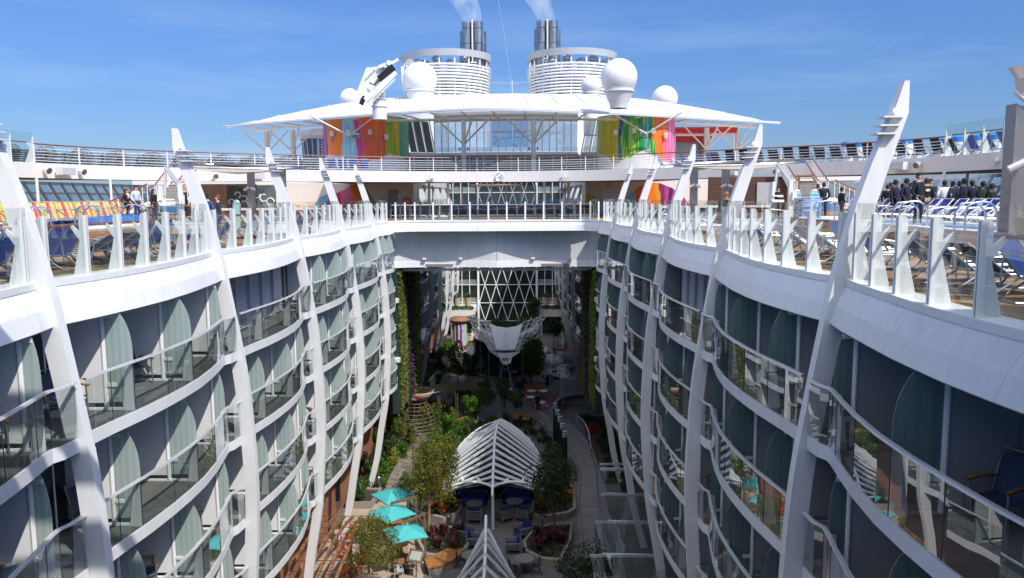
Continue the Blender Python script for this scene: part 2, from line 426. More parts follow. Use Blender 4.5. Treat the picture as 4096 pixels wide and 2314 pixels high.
mat('louvre_frame', (.42, .43, .45), .5); mat('louvre_slat', (.72, .74, .77), .4, .2)
mat('sign_green', (.03, .22, .08), .5); mat('sign_aqua', (.36, .62, .62), .5); mat('sign_yellow', (.6, .6, .05), .5); mat('sign_text', (.05, .12, .2), .6)
mat('exit_white', (.8, .85, .8), .5)
# ------------------------------------------------------------------ camera, sky, sun
F_PX, YAW, PITCH, ROLL = 3137., -.0069, .1162, -.006
CAM = V((1.4622, 0, 1.55))
cy, sy, cp, sp, cr, sr = math.cos(YAW), math.sin(YAW), math.cos(PITCH), math.sin(PITCH), math.cos(ROLL), math.sin(ROLL)
R_ = V((cy*cr+sy*sp*sr, -sy*cr+cy*sp*sr, cp*sr)); U_ = V((-cy*sr+sy*sp*cr, sy*sr+cy*sp*cr, cp*cr)); F_ = V((sy*cp, cy*cp, -sp))
cam = bpy.data.cameras.new('camera'); cam.sensor_width = 36; cam.lens = F_PX/4096*36
cam.clip_start = .1; cam.clip_end = 90000
co = bpy.data.objects.new('camera', cam); COL.objects.link(co)
M = Matrix((R_, U_, -F_)).transposed().to_4x4(); M.translation = CAM; co.matrix_world = M
scene.camera = co
scene.view_settings.view_transform = 'Standard'; scene.view_settings.look = 'None'; scene.view_settings.exposure = 0
SUN = V((.43, -.48, .76)).normalized()
el = math.asin(SUN.z); az = math.atan2(SUN.x, SUN.y)
w = bpy.data.worlds.new('World'); scene.world = w; w.use_nodes = True
t = w.node_tree; t.nodes.clear()
sky = t.nodes.new('ShaderNodeTexSky'); sky.sky_type = 'NISHITA'; sky.sun_disc = False
sky.sun_elevation = el; sky.sun_rotation = az; sky.air_density = 1.0; sky.dust_density = .35; sky.ozone_density = 2.2; sky.altitude = 0
tc = t.nodes.new('ShaderNodeTexCoord'); sx = t.nodes.new('ShaderNodeSeparateXYZ'); L(t, tc.outputs['Generated'], sx.inputs[0])
mp = t.nodes.new('ShaderNodeMapping'); mp.inputs['Scale'].default_value = (2.2, 1.2, 15.); mp.inputs['Location'].default_value = (.35, .2, .0)
mp.inputs['Rotation'].default_value = (0, -.05, 0)
L(t, tc.outputs['Generated'], mp.inputs[0])
nz = noise_n(t, mp.outputs[0], 1.35, 6, .58)
band = ramp(t, sx.outputs[2], [(.0, (1,1,1)), (.16, (.9,.9,.9)), (.24, (.12,.12,.12)), (.5, (.03,.03,.03))])
cl = math_n(t, 'MULTIPLY', ramp(t, nz, [(.47, (0,0,0)), (.74, (.6,.6,.6))]), band)
grad = ramp(t, sx.outputs[2], [(0,(.31,.42,.65)),(.06,(.37,.505,.77)),(.2,(.42,.61,.94)),(.45,(.50,.70,1.10)),(1,(.9,1.,1.25))])
tint = mixc(t, 1., sky.outputs[0], grad, 'MULTIPLY')
mixed = mixc(t, cl, tint, (3.0, 4.4, 6.6))
# bright broken cloud added out of view, behind and overhead, as fill light
nz2 = noise_n(t, tc.outputs['Generated'], 2.6, 6, .6)
behind = math_n(t, 'MULTIPLY', ramp(t, math_n(t, 'MULTIPLY_ADD', sx.outputs[1], -.5, .5), [(.36,(0,0,0)),(.54,(1,1,1))]), ramp(t, nz2, [(.40,(.15,.15,.15)),(.58,(.95,.95,.95))]))
behind = math_n(t, 'MULTIPLY', behind, ramp(t, sx.outputs[2], [(.42,(.0,.0,.0)),(.68,(1,1,1))]))
mixed = mixc(t, behind, mixed, (20., 20.6, 21.8))
bg = t.nodes.new('ShaderNodeBackground'); bg.inputs[1].default_value = .144
L(t, mixed, bg.inputs[0]); wo = t.nodes.new('ShaderNodeOutputWorld'); L(t, bg.outputs[0], wo.inputs[0])
sl = bpy.data.lights.new('sun', 'SUN'); sl.energy = 4.5; sl.angle = rad(.53); sl.color = (1., .955, .89)
so = bpy.data.objects.new('sun', sl); COL.objects.link(so); so.rotation_euler = SUN.to_track_quat('Z', 'Y').to_euler()
so.location = (30, -30, 60)
scene.cycles.max_bounces = 8; scene.cycles.transparent_max_bounces = 24; scene.cycles.diffuse_bounces = 2; scene.cycles.volume_bounces = 3; scene.cycles.glossy_bounces = 4
scene.cycles.caustics_reflective = False; scene.cycles.caustics_refractive = False
scene.cycles.sample_clamp_indirect = 6

# ------------------------------------------------------------------ sea
m_, t_, out_ = nt('sea'); p_ = N(t_, 'BsdfPrincipled'); p_.inputs['Base Color'].default_value = (.035, .11, .22, 1); p_.inputs['Roughness'].default_value = .35
b_ = N(t_, 'Bump'); b_.inputs['Strength'].default_value = .5; L(t_, noise_n(t_, geo_pos(t_), .08, 5), b_.inputs['Height']); L(t_, b_.outputs[0], p_.inputs['Normal']); L(t_, p_.outputs[0], out_.inputs[0])
struct('sea', MB().lathe([(1, -46), (70000, -46)], (0,0,0), 64), 'sea')

# ------------------------------------------------------------------ ship geometry
def Y(i): return 14.774+8.6*(i-1)
BAY = 8.6
FLOOR = -17.3
RIB = [(3.62,8.53,8.62),(3.05,8.36,8.63),(2.13,8.0,8.34),(1.34,7.74,8.11),(0,7.40,7.79),(-.86,7.24,7.62),(-2.8,6.92,7.3),(-4,6.76,7.14),(-5.6,6.65,7.03),
       (-7.5,6.6,6.97),(-9,6.66,7.04),(-10.2,6.75,7.13),(-11.5,6.86,7.24),(-13.3,7.18,7.56),(-15.2,7.5,7.87),(-17.28,8.05,8.42)]
def smooth_rib():
    out = []; pts = catmull([(z, a, b) for z, a, b in RIB[3:]], 3)
    for z, a, b in RIB[:3]: out.append((z, a, b))
    return out+[tuple(p) for p in pts]
RS = smooth_rib()
def make_rib(s):
    r = thing('curved_rib', 'x', 'rib', (s*8.0, 0, FLOOR))
    mb = MB(); h = .125; rows = []
    for z, a, b in RS: rows.append([(s*a,-h,z),(s*b,-h,z),(s*b,h,z),(s*a,h,z)])
    if s > 0: rows = [list(reversed(q)) for q in rows]
    for A, B in zip(rows, rows[1:]): mb.strip(A, B, True)
    mb.f.append((0,1,2,3)); n = len(mb.v); mb.f.append((n-1,n-2,n-3,n-4))
    part('spine', mb, 'rib_white', r, True)
    for z in (2.95, 2.8, 2.65):
        x = lerp_table([(-q[0], q[1]) for q in RS], -z)
        part('fin', MB().prism([(s*(x-.20),-.27,z),(s*(x+.16),-.27,z),(s*(x+.20),-.13,z),(s*(x+.01),-.13,z),(s*(x+.01),.12,z),(s*(x-.2),.05,z)], (0,0,.03)), 'rib_white', r)
    part('knob', MB().cyl((s*8.36,-.125,3.08),(s*8.36,-.19,3.08),.055,None,10), 'rib_white', r, True)
    return r
SIDE = {-1: 'left', 1: 'right'}
for s in (-1, 1):
    proto = make_rib(s); first = True
    idx = [0,1,2,3,4,5,8,9,10,11,12]
    for n, i in enumerate(idx):
        far = i >= 8
        lab = (f'{ORD[idx.index(i)-6]} white rib beyond the bridge along the {SIDE[s]} side of the garden' if far else
               (f'white curved rib behind the camera end of the {SIDE[s]} wall, only its foot in view' if i == 0 else f'{ORD[i-1]} tall white curved rib with pointed tip on the {SIDE[s]} balcony wall'))
        if first: o = proto; o.location = (s*8.0, Y(i), FLOOR); o['label'] = lab; o['group'] = 'curved white ribs'; first = False
        else: o = dup(proto, (s*8.0, Y(i), FLOOR), label=lab, group='curved white ribs')

# fascia under the pool deck: one panel per bay
FB = [(0,7.37),(.06,7.27),(.14,7.15),(.30,6.98),(.44,6.92),(.6,6.96),(.69,7.03),(.9,7.22),(1,7.37)]
def fb(t): return lerp_table(FB, t)
def fascia_panel(s, y0, t1=1.):
    mb = MB(); n = 18; rows = [[], [], [], [], [], []]
    for k in range(n+1):
        t = t1*k/n; x = fb(t); y = y0+BAY*t
        prof = [(x+1.7,-.60),(x+.02,-.86),(x,-.84),(x+.10,-.5),(x+.29,-.12),(x+.33,-.115)]
        for q, (a, z) in zip(rows, prof): q.append((s*a, y, z))
    mb.loft(rows if s < 0 else rows); return mb
def lip(s, y0, t1=1.):
    mb = MB(); n = 18; rows = [[], [], [], []]
    for k in range(n+1):
        t = t1*k/n; x = fb(t)+.27; y = y0+BAY*t
        for q, (a, z) in zip(rows, [(x+.03,-.13),(x,-.125),(x,0.004),(x+.5,.004)]): q.append((s*a, y, z))
    return mb.loft(rows)
for s in (-1, 1):
    r = thing('deck_fascia', f'smooth white curved fascia under the pool deck edge on the {SIDE[s]}, bulging between the ribs', 'fascia', (s*7.3, 30, -.86))
    for i in list(range(0, 6))+list(range(7, 12)):
        t1 = .46 if i == 5 else 1.
        part('fascia_panel', fascia_panel(s, Y(i), t1), 'hull_white', r, True)
        part('edge_lip', lip(s, Y(i), t1), 'white_paint', r, True)

# glass balustrade on the pool deck
PT = [.04,.17,.30,.43,.57,.71,.84,.96]
def post_mb(s, x, y, ang=0):
    # white K-shaped stanchion: upright plate, tapered fin behind, forked arm
    mb = MB(); th = .05
    P = [(0,0),(.25,0),(.22,.12),(.08,.72),(.26,.99),(.24,1.04),(.075,.90),(.085,1.12),(.07,1.20),(.03,1.24),(0,1.24)]
    ca, sa = math.cos(ang), math.sin(ang)
    poly = [(s*(x+px*ca), y+px*sa-th/2, z) for px, z in P]
    mb.prism(poly, (0, th, 0)); return mb
def balustrade(s, y0, i, t1=1., lab=''):
    r = thing('glass_balustrade', lab, 'balustrade', (s*7.5, y0, 0), 'glass balustrades along the pool deck edge')
    ts = [t for t in PT if t <= t1]
    X = lambda t: fb(t)+.36
    for t in ts:
        x, y = X(t), y0+BAY*t
        p = part('post', post_mb(s, x+.05, y), 'white_shade', r)
        f = MB().box(s*(x-.03), y-.048, 0, s*(x+.05), y-.012, 1.24); f.box(s*(x-.03), y+.012, 0, s*(x+.05), y+.048, 1.24)
        part('post_flange', f, 'white_paint', p); part('gasket', MB().box(s*(x-.022), y-.012, 0, s*(x+.045), y+.012, 1.225), 'seal', p)
    e = [.015]+ts+[t1*.985]
    for a, b in zip(e, e[1:]):
        if b-a < .01: continue
        A = [(s*X(a+(b-a)*k/3), y0+BAY*(a+(b-a)*k/3)+(.012 if k == 0 else -.012 if k == 3 else 0), .03) for k in range(4)]
        B = [(x, y, 1.42) for x, y, _ in A]
        part('glass_pane', MB().strip(A, B), 'rail_glass', r)
    pts = [(s*(X(t1*k/14)+.31), y0+BAY*t1*k/14, 1.03) for k in range(15)]
    part('handrail', MB().tube(pts, .032, 8), 'rail_wood', r, True)
    return r
GAPS = {0:'nearest stretch of {} pool deck edge before the first rib',1:'{} pool deck edge between the nearest and second ribs',2:'{} pool deck edge between the second and third ribs',3:'{} pool deck edge between the third and fourth ribs',
        4:'{} pool deck edge between the fourth and fifth ribs',5:'{} corner of the pool deck edge next to the bridge'}
for s in (-1, 1):
    for i in range(0, 6):
        balustrade(s, Y(i), i, .46 if i == 5 else 1., 'glass balustrade with white posts, '+GAPS[i].format(SIDE[s]))
    b1 = None
    for n, i in enumerate(range(7, 12)):
        lab = f'{ORD[n]} far glass balustrade on the {SIDE[s]} seen through the glazed wall past the bridge'
        if b1 is None: b1 = balustrade(s, Y(i), i, 1., lab)
        else: dup(b1, (s*7.5, Y(i), 0), label=lab)

# balconies
BT = [(0,7.0),(.04,7.0),(.12,6.94),(.25,6.80),(.36,6.73),(.47,6.70),(.58,6.72),(.70,6.83),(.80,6.97),(.88,7.10),(.905,7.12),(.93,7.03),(1,6.98)]
def bx(t): return lerp_table(BT, t)
WALLX = 8.55
TS = [.02,.05,.09,.12,.17,.21,.25,.30,.36,.42,.47,.53,.58,.64,.70,.75,.80,.84,.88,.905,.93,.96,.982]
def sum_boxes(L_):
    mb = MB()
    for b in L_: mb.box(*b)
    return mb
def make_balcony(s, kind, lab=''):
    r = thing('balcony', lab, 'balcony', (s*7.0, 0, 0), 'cabin balconies in the side walls')
    C = [(s*bx(t), BAY*t) for t in TS]
    W = [(s*WALLX, y) for _, y in C]
    sl = MB()
    sl.strip([(x,y,-.28) for x,y in C], [(x,y,-.012) for x,y in C]); sl.strip([(x,y,-.012) for x,y in C], [(x+s*.05,y,-.012) for x,y in C])
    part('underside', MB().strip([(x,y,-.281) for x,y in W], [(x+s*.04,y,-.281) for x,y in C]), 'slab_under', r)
    sl.strip([(x+s*.06,y,-.28) for x,y in C], [(x,y,-.28) for x,y in C])
    sl.quad((C[0][0],C[0][1],-.28),(C[0][0],C[0][1],-.012),(W[0][0],W[0][1],-.012),(W[0][0],W[0][1],-.28))
    sl.quad((C[-1][0],C[-1][1],-.28),(C[-1][0],C[-1][1],-.012),(W[-1][0],W[-1][1],-.012),(W[-1][0],W[-1][1],-.28))
    part('slab', sl, 'white_shade', r)
    part('floor', MB().strip([(x+s*.05,y,-.008) for x,y in C], [(x,y,-.008) for x,y in W]), 'carpet', r)
    hr = MB(); rows = [[],[],[],[]]
    for x, y in C:
        for q, (dx, z) in zip(rows, [(-.045,1.06),(-.035,1.10),(.035,1.10),(.045,1.06)]): q.append((x+s*dx, y, z))
    rows.append(rows[0]); hr.loft(rows); part('handrail', hr, 'aluminium', r, True)
    cuts = [.02,.12,.21,.37,.53,.70,.84,.905,.982]
    for a, b in zip(cuts, cuts[1:]):
        tt = [a+.001]+[q for q in TS if a+.004 < q < b-.004]+[b-.001]
        A = [(s*bx(q), BAY*q, .02) for q in tt]
        gp = part('glass_panel', MB().strip(A, [(x,y,1.06) for x,y,_ in A]), 'balcony_glass', r)
        if b < .98: part('joint_seal', MB().box(s*(bx(b)-.006), BAY*b-.007, .02, s*(bx(b)+.006), BAY*b+.007, 1.06), 'joint', gp)
    for q in (.21,.53,.88):
        x, y = bx(q)+.03, BAY*q
        part('post', MB().prism([(s*x,y,0),(s*(x+.26),y,0),(s*(x+.13),y,1.0),(s*x,y,1.05)], (0,.035,0)), 'white_shade', r)
    if kind == 'cabin':
        for q in (.215,.535,.885):
            x, y = bx(q)+.33, BAY*q
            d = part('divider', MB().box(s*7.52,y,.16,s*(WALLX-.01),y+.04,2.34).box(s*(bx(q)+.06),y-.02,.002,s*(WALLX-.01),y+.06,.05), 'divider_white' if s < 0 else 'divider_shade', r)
            part('pole', MB().cyl((s*7.5,y+.02,.05),(s*7.5,y+.02,2.34),.05,None,8), 'white_paint', d, True)
            x0 = bx(q)+.03; a = [(7.44,.18),(x0,.18),(x0,1.3)]
            for k in range(1, 9):
                g = PI/2*k/8; a.append((7.44-(7.44-x0)*math.cos(g)+0, 1.3+1.02*math.sin(g)))
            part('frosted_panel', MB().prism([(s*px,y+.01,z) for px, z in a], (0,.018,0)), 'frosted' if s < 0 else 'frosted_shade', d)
            part('clamp', MB().box(s*7.25,y-.015,.52,s*7.46,y+.045,.60).box(s*7.25,y-.015,2.02,s*7.46,y+.045,2.10), 'white_paint', d)
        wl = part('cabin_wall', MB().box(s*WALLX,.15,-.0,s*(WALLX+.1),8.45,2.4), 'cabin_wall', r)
        for q in (.02,.23,.56):
            y = BAY*q+.35
            f = part('door', MB().box(s*(WALLX-.012),y,.06,s*(WALLX-.03),y+1.75,2.15), 'dark_glass', wl)
            part('door_frame', MB().box(s*(WALLX-.01),y-.06,.0,s*(WALLX-.05),y,2.2).box(s*(WALLX-.01),y+1.75,0,s*(WALLX-.05),y+1.81,2.2).box(s*(WALLX-.01),y+.86,0.06,s*(WALLX-.045),y+.91,2.15), 'white_paint', f)
    else:
        wl = part('louvre_wall', MB().box(s*8.2,.15,-.0,s*(8.3),8.45,2.4), 'louvre_frame', r)
        for k in range(6):
            y = .35+k*1.36; lv = MB()
            for j in range(26):
                z = .12+j*.086; lv.add([(s*8.19,y,z),(s*8.19,y+1.1,z),(s*8.12,y+1.1,z-.045),(s*8.12,y,z-.045)],[(0,1,2,3)]).add([(s*8.12,y,z-.045),(s*8.12,y+1.1,z-.045),(s*8.125,y+1.1,z-.06),(s*8.125,y,z-.06)],[(0,1,2,3)])
            part('louvre_slats', lv, 'louvre_slat', wl)
            part('mullion', MB().box(s*8.05,y-.16,0,s*8.2,y-.06,2.4), 'louvre_frame', wl)
    return r
ROW = ['top', 'second', 'third', 'bottom']
def slab_z(k): return -3.0-2.63*k
DX = [0, 0, 0, .02]
for s in (-1, 1):
    pc = make_balcony(s, 'cabin'); pl = make_balcony(s, 'louvre'); pc['used'] = 0; usedp = {}
    for i in list(range(0, 6))+list(range(7, 12)):
        for k in range(4):
            src = pl if (k == 0 and i == 2) else pc
            where = GAPS_B = {0:'before the nearest rib',1:'between the nearest and second ribs',2:'between the second and third ribs',3:'between the third and fourth ribs',4:'between the fourth and fifth ribs',5:'beside the bridge, past the fifth rib'}.get(i, f'far beyond the bridge, {ORDF[i-7] if i < 12 else ""} bay')
            lab = f'{ROW[k]} row balcony on the {SIDE[s]} wall {where}' + (', backed by louvres' if src is pl else '')
            loc = (s*(7.0-DX[k]), Y(i), slab_z(k)); sc = (1, .56, 1) if i == 5 else None
            if src.name not in usedp:
                usedp[src.name] = 1; src.location = loc; src['label'] = lab
                if sc: src.scale = sc
            else: dup(src, loc, label=lab, scale=sc)
    del pc['used']
    # building mass behind the cabins, brick base storey
    for (ya, yb, nm, wh) in ((0, 66, 'cabin_block', 'near'), (66, 112, 'cabin_block', 'far')):
        b = thing(nm, f'plain {wh} {SIDE[s]} cabin block behind the balconies with a terracotta plank base storey', 'building', (s*10, ya, FLOOR))
        part('wall', MB().box(s*8.66, ya+.01, -11.15, s*8.9, yb-.01, -.62), 'cabin_grey', b)
        part('base_storey', MB().box(s*9.3, ya+.02, FLOOR, s*9.6, yb-.02, -11.2), 'brick_red', b)
        part('soffit', MB().box(s*7.25, ya+.02, -11.24, s*9.5, yb-.02, -11.19), 'white_shade', b)
        for k in range(int((yb-ya)/6)):
            y = ya+2+k*6
            f = part('window', MB().box(s*9.27, y, -16.9, s*9.29, y+1.5, -14.6), 'dark_glass', b)
            part('window_frame', MB().box(s*9.22,y-.1,-17.0,s*9.295,y,-14.5).box(s*9.22,y+1.5,-17.0,s*9.295,y+1.6,-14.5).box(s*9.22,y,-14.6,s*9.295,y+1.5,-14.5), 'cedar', f)
    # little strut ties between ribs and hull
    tie0 = None
    for i in (1,2,3,4,5):
        for k in (1, 2, 3):
            z = slab_z(k)+2.15
            lab = f'short white tie bar from the {ORD[i-1]} {SIDE[s]} rib back to the wall, {ROW[k]} row'
            loc = (s*7.3, Y(i)-.0, z)
            if tie0 is None:
                tie0 = single('tie_bar', MB().box(s*7.0, Y(i)+.2, z, s*8.5, Y(i)+.42, z+.10), 'white_paint', lab, 'tie bar', 'tie bars behind the ribs', loc=loc)
            else: dup(tie0, loc, label=lab)
# ------------------------------------------------------------------ pool deck (deck 15)
for s in (-1, 1):
    mb = MB(); nA, nB = [], []
    for i in range(-1, 13):
        for k in range(12):
            t = k/12; y = Y(i)+BAY*t
            if False: continue
            nA.append((s*(fb(t)+.70 if not 53.2 < y < 65 else 7.9), y, -.006)); nB.append((s*13.0, y, -.006))
    mb.strip(nA, nB); struct('pool_deck', mb, 'deck_planks')
    pd = MB().box(s*13.0, -20, .20, s*20.5, 112, .45)
    struct('raised_deck', pd, 'deck_planks_raised'); struct('promenade', MB().box(s*20.5, -20, 0, s*31, 112, .20), 'deck_planks_raised')
    struct('deck_step', MB().box(s*12.97, 8, -.4, s*13.0, 62, .44), 'amber_wood')
struct('bridge_deck', MB().box(-7.9, 55.3, -.05, 7.9, 64.5, -.002).box(-22, 64.5, -.05, -7.25, 112, -.02).box(7.25, 64.5, -.05, 22, 112, -.02), 'deck_planks')

# near walkway bridge where the picture is taken (ends just below the camera)
nb = thing('near_bridge', 'white deck crossing under the viewpoint, out of sight at the near end', 'bridge', (0, -4, -.9))
part('deck', MB().box(-8, -12, -.9, 8, .2, -.02), 'white_paint', nb)
part('end_wall', MB().box(-9.2, -8, FLOOR, 9.2, -7.8, -.92), 'cabin_wall', nb)

# ------------------------------------------------------------------ the far bridge
br = thing('bridge', 'white deck crossing with a grey recessed band spanning the two balcony walls', 'bridge', (0, 55, -3.4))
n = 24
def brow(yc, z, w=7.25, corner=1.5, dy=1.7):
    pts = []
    for k in range(n+1):
        x = -w+2*w*k/n
        a = max(0, (abs(x)-(w-corner))/corner)
        pts.append((x, yc-dy*a*a+.25*(x/w)**2*0, z))
    return pts
part('upper_fascia', MB().loft([brow(55.6,-.62), brow(55.02,-.80), brow(55.0,-.78), brow(55.03,-.4), brow(55.1,-.13)]), 'hull_white', br, True)
part('edge_lip', MB().loft([brow(55.1,-.13), brow(55.06,-.125), brow(55.06,.004), brow(55.6,.004)]), 'white_paint', br)
rw = MB(); A = [(-7.3,55.9,0),(-6.4,56.25,0),(-4.5,56.5,0),(-2.2,56.35,0),(0,55.95,0),(2.2,56.35,0),(4.5,56.5,0),(6.4,56.25,0),(7.3,55.9,0)]
A2 = catmull([(x,y,0) for x,y,_ in A[:5]], 5)+catmull([(x,y,0) for x,y,_ in A[4:]], 5)[1:]
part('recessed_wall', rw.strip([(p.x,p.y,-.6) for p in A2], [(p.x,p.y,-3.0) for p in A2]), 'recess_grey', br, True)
A3 = [(p.x, p.y-.05, 0) for p in A2]
part('lower_beam', MB().loft([[(x,y+.05,-2.98) for x,y,_ in A3],[(x,y,-2.98) for x,y,_ in A3],[(x,y,-3.42) for x,y,_ in A3],[(x,y+.3,-3.42) for x,y,_ in A3]]), 'white_paint', br)
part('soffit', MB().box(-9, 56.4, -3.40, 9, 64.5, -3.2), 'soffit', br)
part('deck_body', MB().box(-7.3, 56.6, -3.2, 7.3, 64.5, -.06), 'white_shade', br)
for s in (-1, 1): part('end_block', MB().box(s*7.3, 54.6, -3.4, s*9, 64.5, -.07), 'white_shade', br)
part('seam', MB().box(-.012, 55.93, -2.97, .012, 55.945, -.8), 'grey_panel', br)
single('cable_track', MB().beam((-6.9,57.0,-3.62),(6.9,57.0,-3.62),.16,.12).beam((-7.1,56.95,-3.72),(6.6,56.95,-3.72),.06,.05), 'soft_white', 'slim cream cable track running under the bridge', 'track')
bb = thing('glass_balustrade', 'straight glass balustrade with flat white posts along the front of the bridge', 'balustrade', (0, 55.2, 0), 'glass balustrades along the pool deck edge')
xs = [-6.9,-6.35]+[-5.7+1.29*k for k in range(10)]+[6.55, 7.05]
def bry(x): return 55.2-1.7*max(0,(abs(x)-5.75)/1.5)**2
for x in xs:
    y = bry(x)
    p = part('post', MB().box(x-.055, y-.02, .005, x+.055, y+.05, 1.25).prism([(x-.012,y+.05,.005),(x-.012,y+.40,.005),(x-.012,y+.12,.7),(x-.012,y+.33,1.0),(x-.012,y+.05,.95)], (.024,0,0)), 'white_paint', bb)
for a, b in zip(xs, xs[1:]):
    part('glass_pane', MB().quad((a+.02,bry(a),.03),(b-.02,bry(b),.03),(b-.02,bry(b),1.40),(a+.02,bry(a),1.40)), 'rail_glass', bb)
part('handrail', MB().tube([(x, bry(x)+.36, 1.03) for x in [-7.1+.5*k for k in range(29)]], .03, 8), 'rail_wood', bb, True)

# ------------------------------------------------------------------ upper deck (deck 16) overhang
ZB, ZT = 2.75, 3.56
UP = catmull([(-21.5,2),(-23.5,14),(-25,26),(-25,36),(-24,44),(-20.5,50),(-15,54.5),(-8.5,58.6),(-4,60.4),(0,61),(4,60.4),(8.5,58.2),(14.5,53),(20,48),(23.4,43),(24.3,36),(24.1,26),(22.5,14),(20.5,2)], 5) if False else \
     catmull([(x,y,0) for x,y in [(-21.5,2),(-23.5,14),(-25,26),(-25,36),(-24,44),(-20.5,50),(-15,54.5),(-8.5,58.6),(-4,60.4),(0,61),(4,60.4),(8.5,58.2),(14.5,53),(20,48),(23.4,43),(24.3,36),(24.1,26),(22.5,14),(20.5,2)]], 5)
OUT = []
for p in UP:
    if p.y < 45 and abs(p.x) > 18: OUT.append(V((math.copysign(31, p.x), p.y, 0)))
    else:
        f = max(-1, min(1, p.x/24)); OUT.append(V((f*31, 45+(1-abs(f))*25 if abs(f) > .42 else 66.5, 0)))
def row(pts, z, d=0): return [(p.x, p.y, z) for p in pts]
ud = thing('upper_deck', 'upper sun deck overhang wrapping round the pool deck with its deep white edge band', 'deck', (0, 61, ZB))
seg = len(UP)//3
for a, b in ((0, seg), (seg, 2*seg+1), (2*seg+1, len(UP)-1)):
    P = UP[a:b+1]
    part('edge_band', MB().loft([[(p.x*1.03,p.y+.4,ZB+.02) for p in P], row(P,ZB), row(P,ZT), [(p.x*1.012,p.y+.12,ZT) for p in P],[(p.x*1.012,p.y+.12,ZT-.1) for p in P]]), 'band_white', ud, True)
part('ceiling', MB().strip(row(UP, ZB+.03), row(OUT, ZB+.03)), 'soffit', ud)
part('floor', MB().strip(row(UP, ZT-.06), row(OUT, ZT-.06)), 'carpet', ud)
for s in (-1, 1): part('side_floor', MB().box(s*7.9, 66.6, ZB+.05, s*31, 112, ZT-.08), 'soft_white', ud)

# railing on it
rl = thing('deck_railing', 'long white railing of horizontal bars with varnished handrail round the upper deck edge', 'railing', (0, 60.5, ZT))
i0, i1 = min(range(40), key=lambda i: abs(UP[i].y-42.5)), len(UP)-1-min(range(40), key=lambda i: abs(UP[len(UP)-1-i].y-41))
PP = [V((p.x*1.006, p.y+.06, 0)) for p in UP[i0:i1]]
part('handrail', MB().tube([(p.x, p.y, ZT+1.02) for p in PP], .04, 8), 'rail_wood', rl, True)
for j in range(5):
    part('bar', MB().tube([(p.x, p.y, ZT+.13+j*.165) for p in PP], .016, 5), 'white_paint', rl, True)
d = 0; last = None
for k, p in enumerate(PP):
    if k % 2 == 0:
        part('post', MB().box(p.x-.03, p.y-.03, ZT, p.x+.03, p.y+.03, ZT+1.0), 'white_paint', rl)
# glazed ends of the upper railing
for s, idx in ((-1, range(0, i0+1)), (1, range(i1-1, len(UP)))):
    g = thing('glass_windbreak', f'tall glass windbreak with white posts at the near end of the {SIDE[s]} upper deck edge', 'windbreak', (s*23, 20, ZT))
    Q = [V((UP[k].x*1.006, UP[k].y+.05, 0)) for k in idx]
    for p in Q:
        q = part('post', MB().prism([(p.x,p.y-.05,ZT),(p.x+s*.5,p.y-.05,ZT),(p.x+s*.15,p.y-.05,ZT+.8),(p.x+s*.4,p.y-.05,ZT+1.1),(p.x+s*.1,p.y-.05,ZT+1.0),(p.x,p.y-.05,ZT+1.4)], (0,.1,0)), 'white_paint', g)
    for a, b in zip(Q, Q[1:]):
        part('glass_pane', MB().quad((a.x,a.y+.05,ZT+.03),(b.x,b.y-.05,ZT+.03),(b.x,b.y-.05,ZT+1.62),(a.x,a.y+.05,ZT+1.62)), 'rail_glass', g)
    part('handrail', MB().tube([(p.x+s*.35,p.y,ZT+1.1) for p in Q], .035, 6), 'rail_wood', g)

# leaning window walls of the promenade
for s in (-1, 1):
    wwl = thing('window_wall', f'row of outward leaning windows along the {SIDE[s]} promenade with the sea behind', 'window wall', (s*28.5, 40, .45))
    bot = lambda y, z: s*(28.2+1.3*(z-.45)/2.3)
    mat_f = 'window_frame_shade' if s < 0 else 'white_shade'  # left frames stand backlit; that shade is put into their dark colour
    fr = MB(); ys = [10+1.35*k for k in range(42)]
    for y in ys:
        fr.prism([(bot(y,.45),y,.45),(bot(y,2.75),y,2.75),(bot(y,2.75)-s*.12,y,2.75),(bot(y,.45)-s*.12,y,.45)], (0,.24 if s < 0 else .16,0))
    part('mullions', fr, mat_f, wwl)
    hb = MB()
    for z, h in ((.2,.75),(1.15,.05),(1.94,.12),(2.55,.2)):
        hb.prism([(bot(0,z),ys[0],z),(bot(0,z+h),ys[0],z+h),(bot(0,z+h)-s*.12,ys[0],z+h),(bot(0,z)-s*.12,ys[0],z)], (0,ys[-1]-ys[0],0))
    part('transoms', hb, mat_f, wwl)
    for y in ys[:-1]:
        part('pane', MB().quad((bot(y,.9)+s*.01,y+.1,.9),(bot(y,.9)+s*.01,y+1.25,.9),(bot(y,2.65)+s*.01,y+1.25,2.65),(bot(y,2.65)+s*.01,y+.1,2.65)), 'window_glass', wwl)
    single('promenade_rail', MB().beam((s*27.4,12,1.45),(s*27.0,60,1.45),.14,.09).beam((s*27.4,12,1.1),(s*27.0,60,1.1),.05,.05), 'rail_wood', f'varnished timber leaning rail before the {SIDE[s]} promenade windows', 'rail')
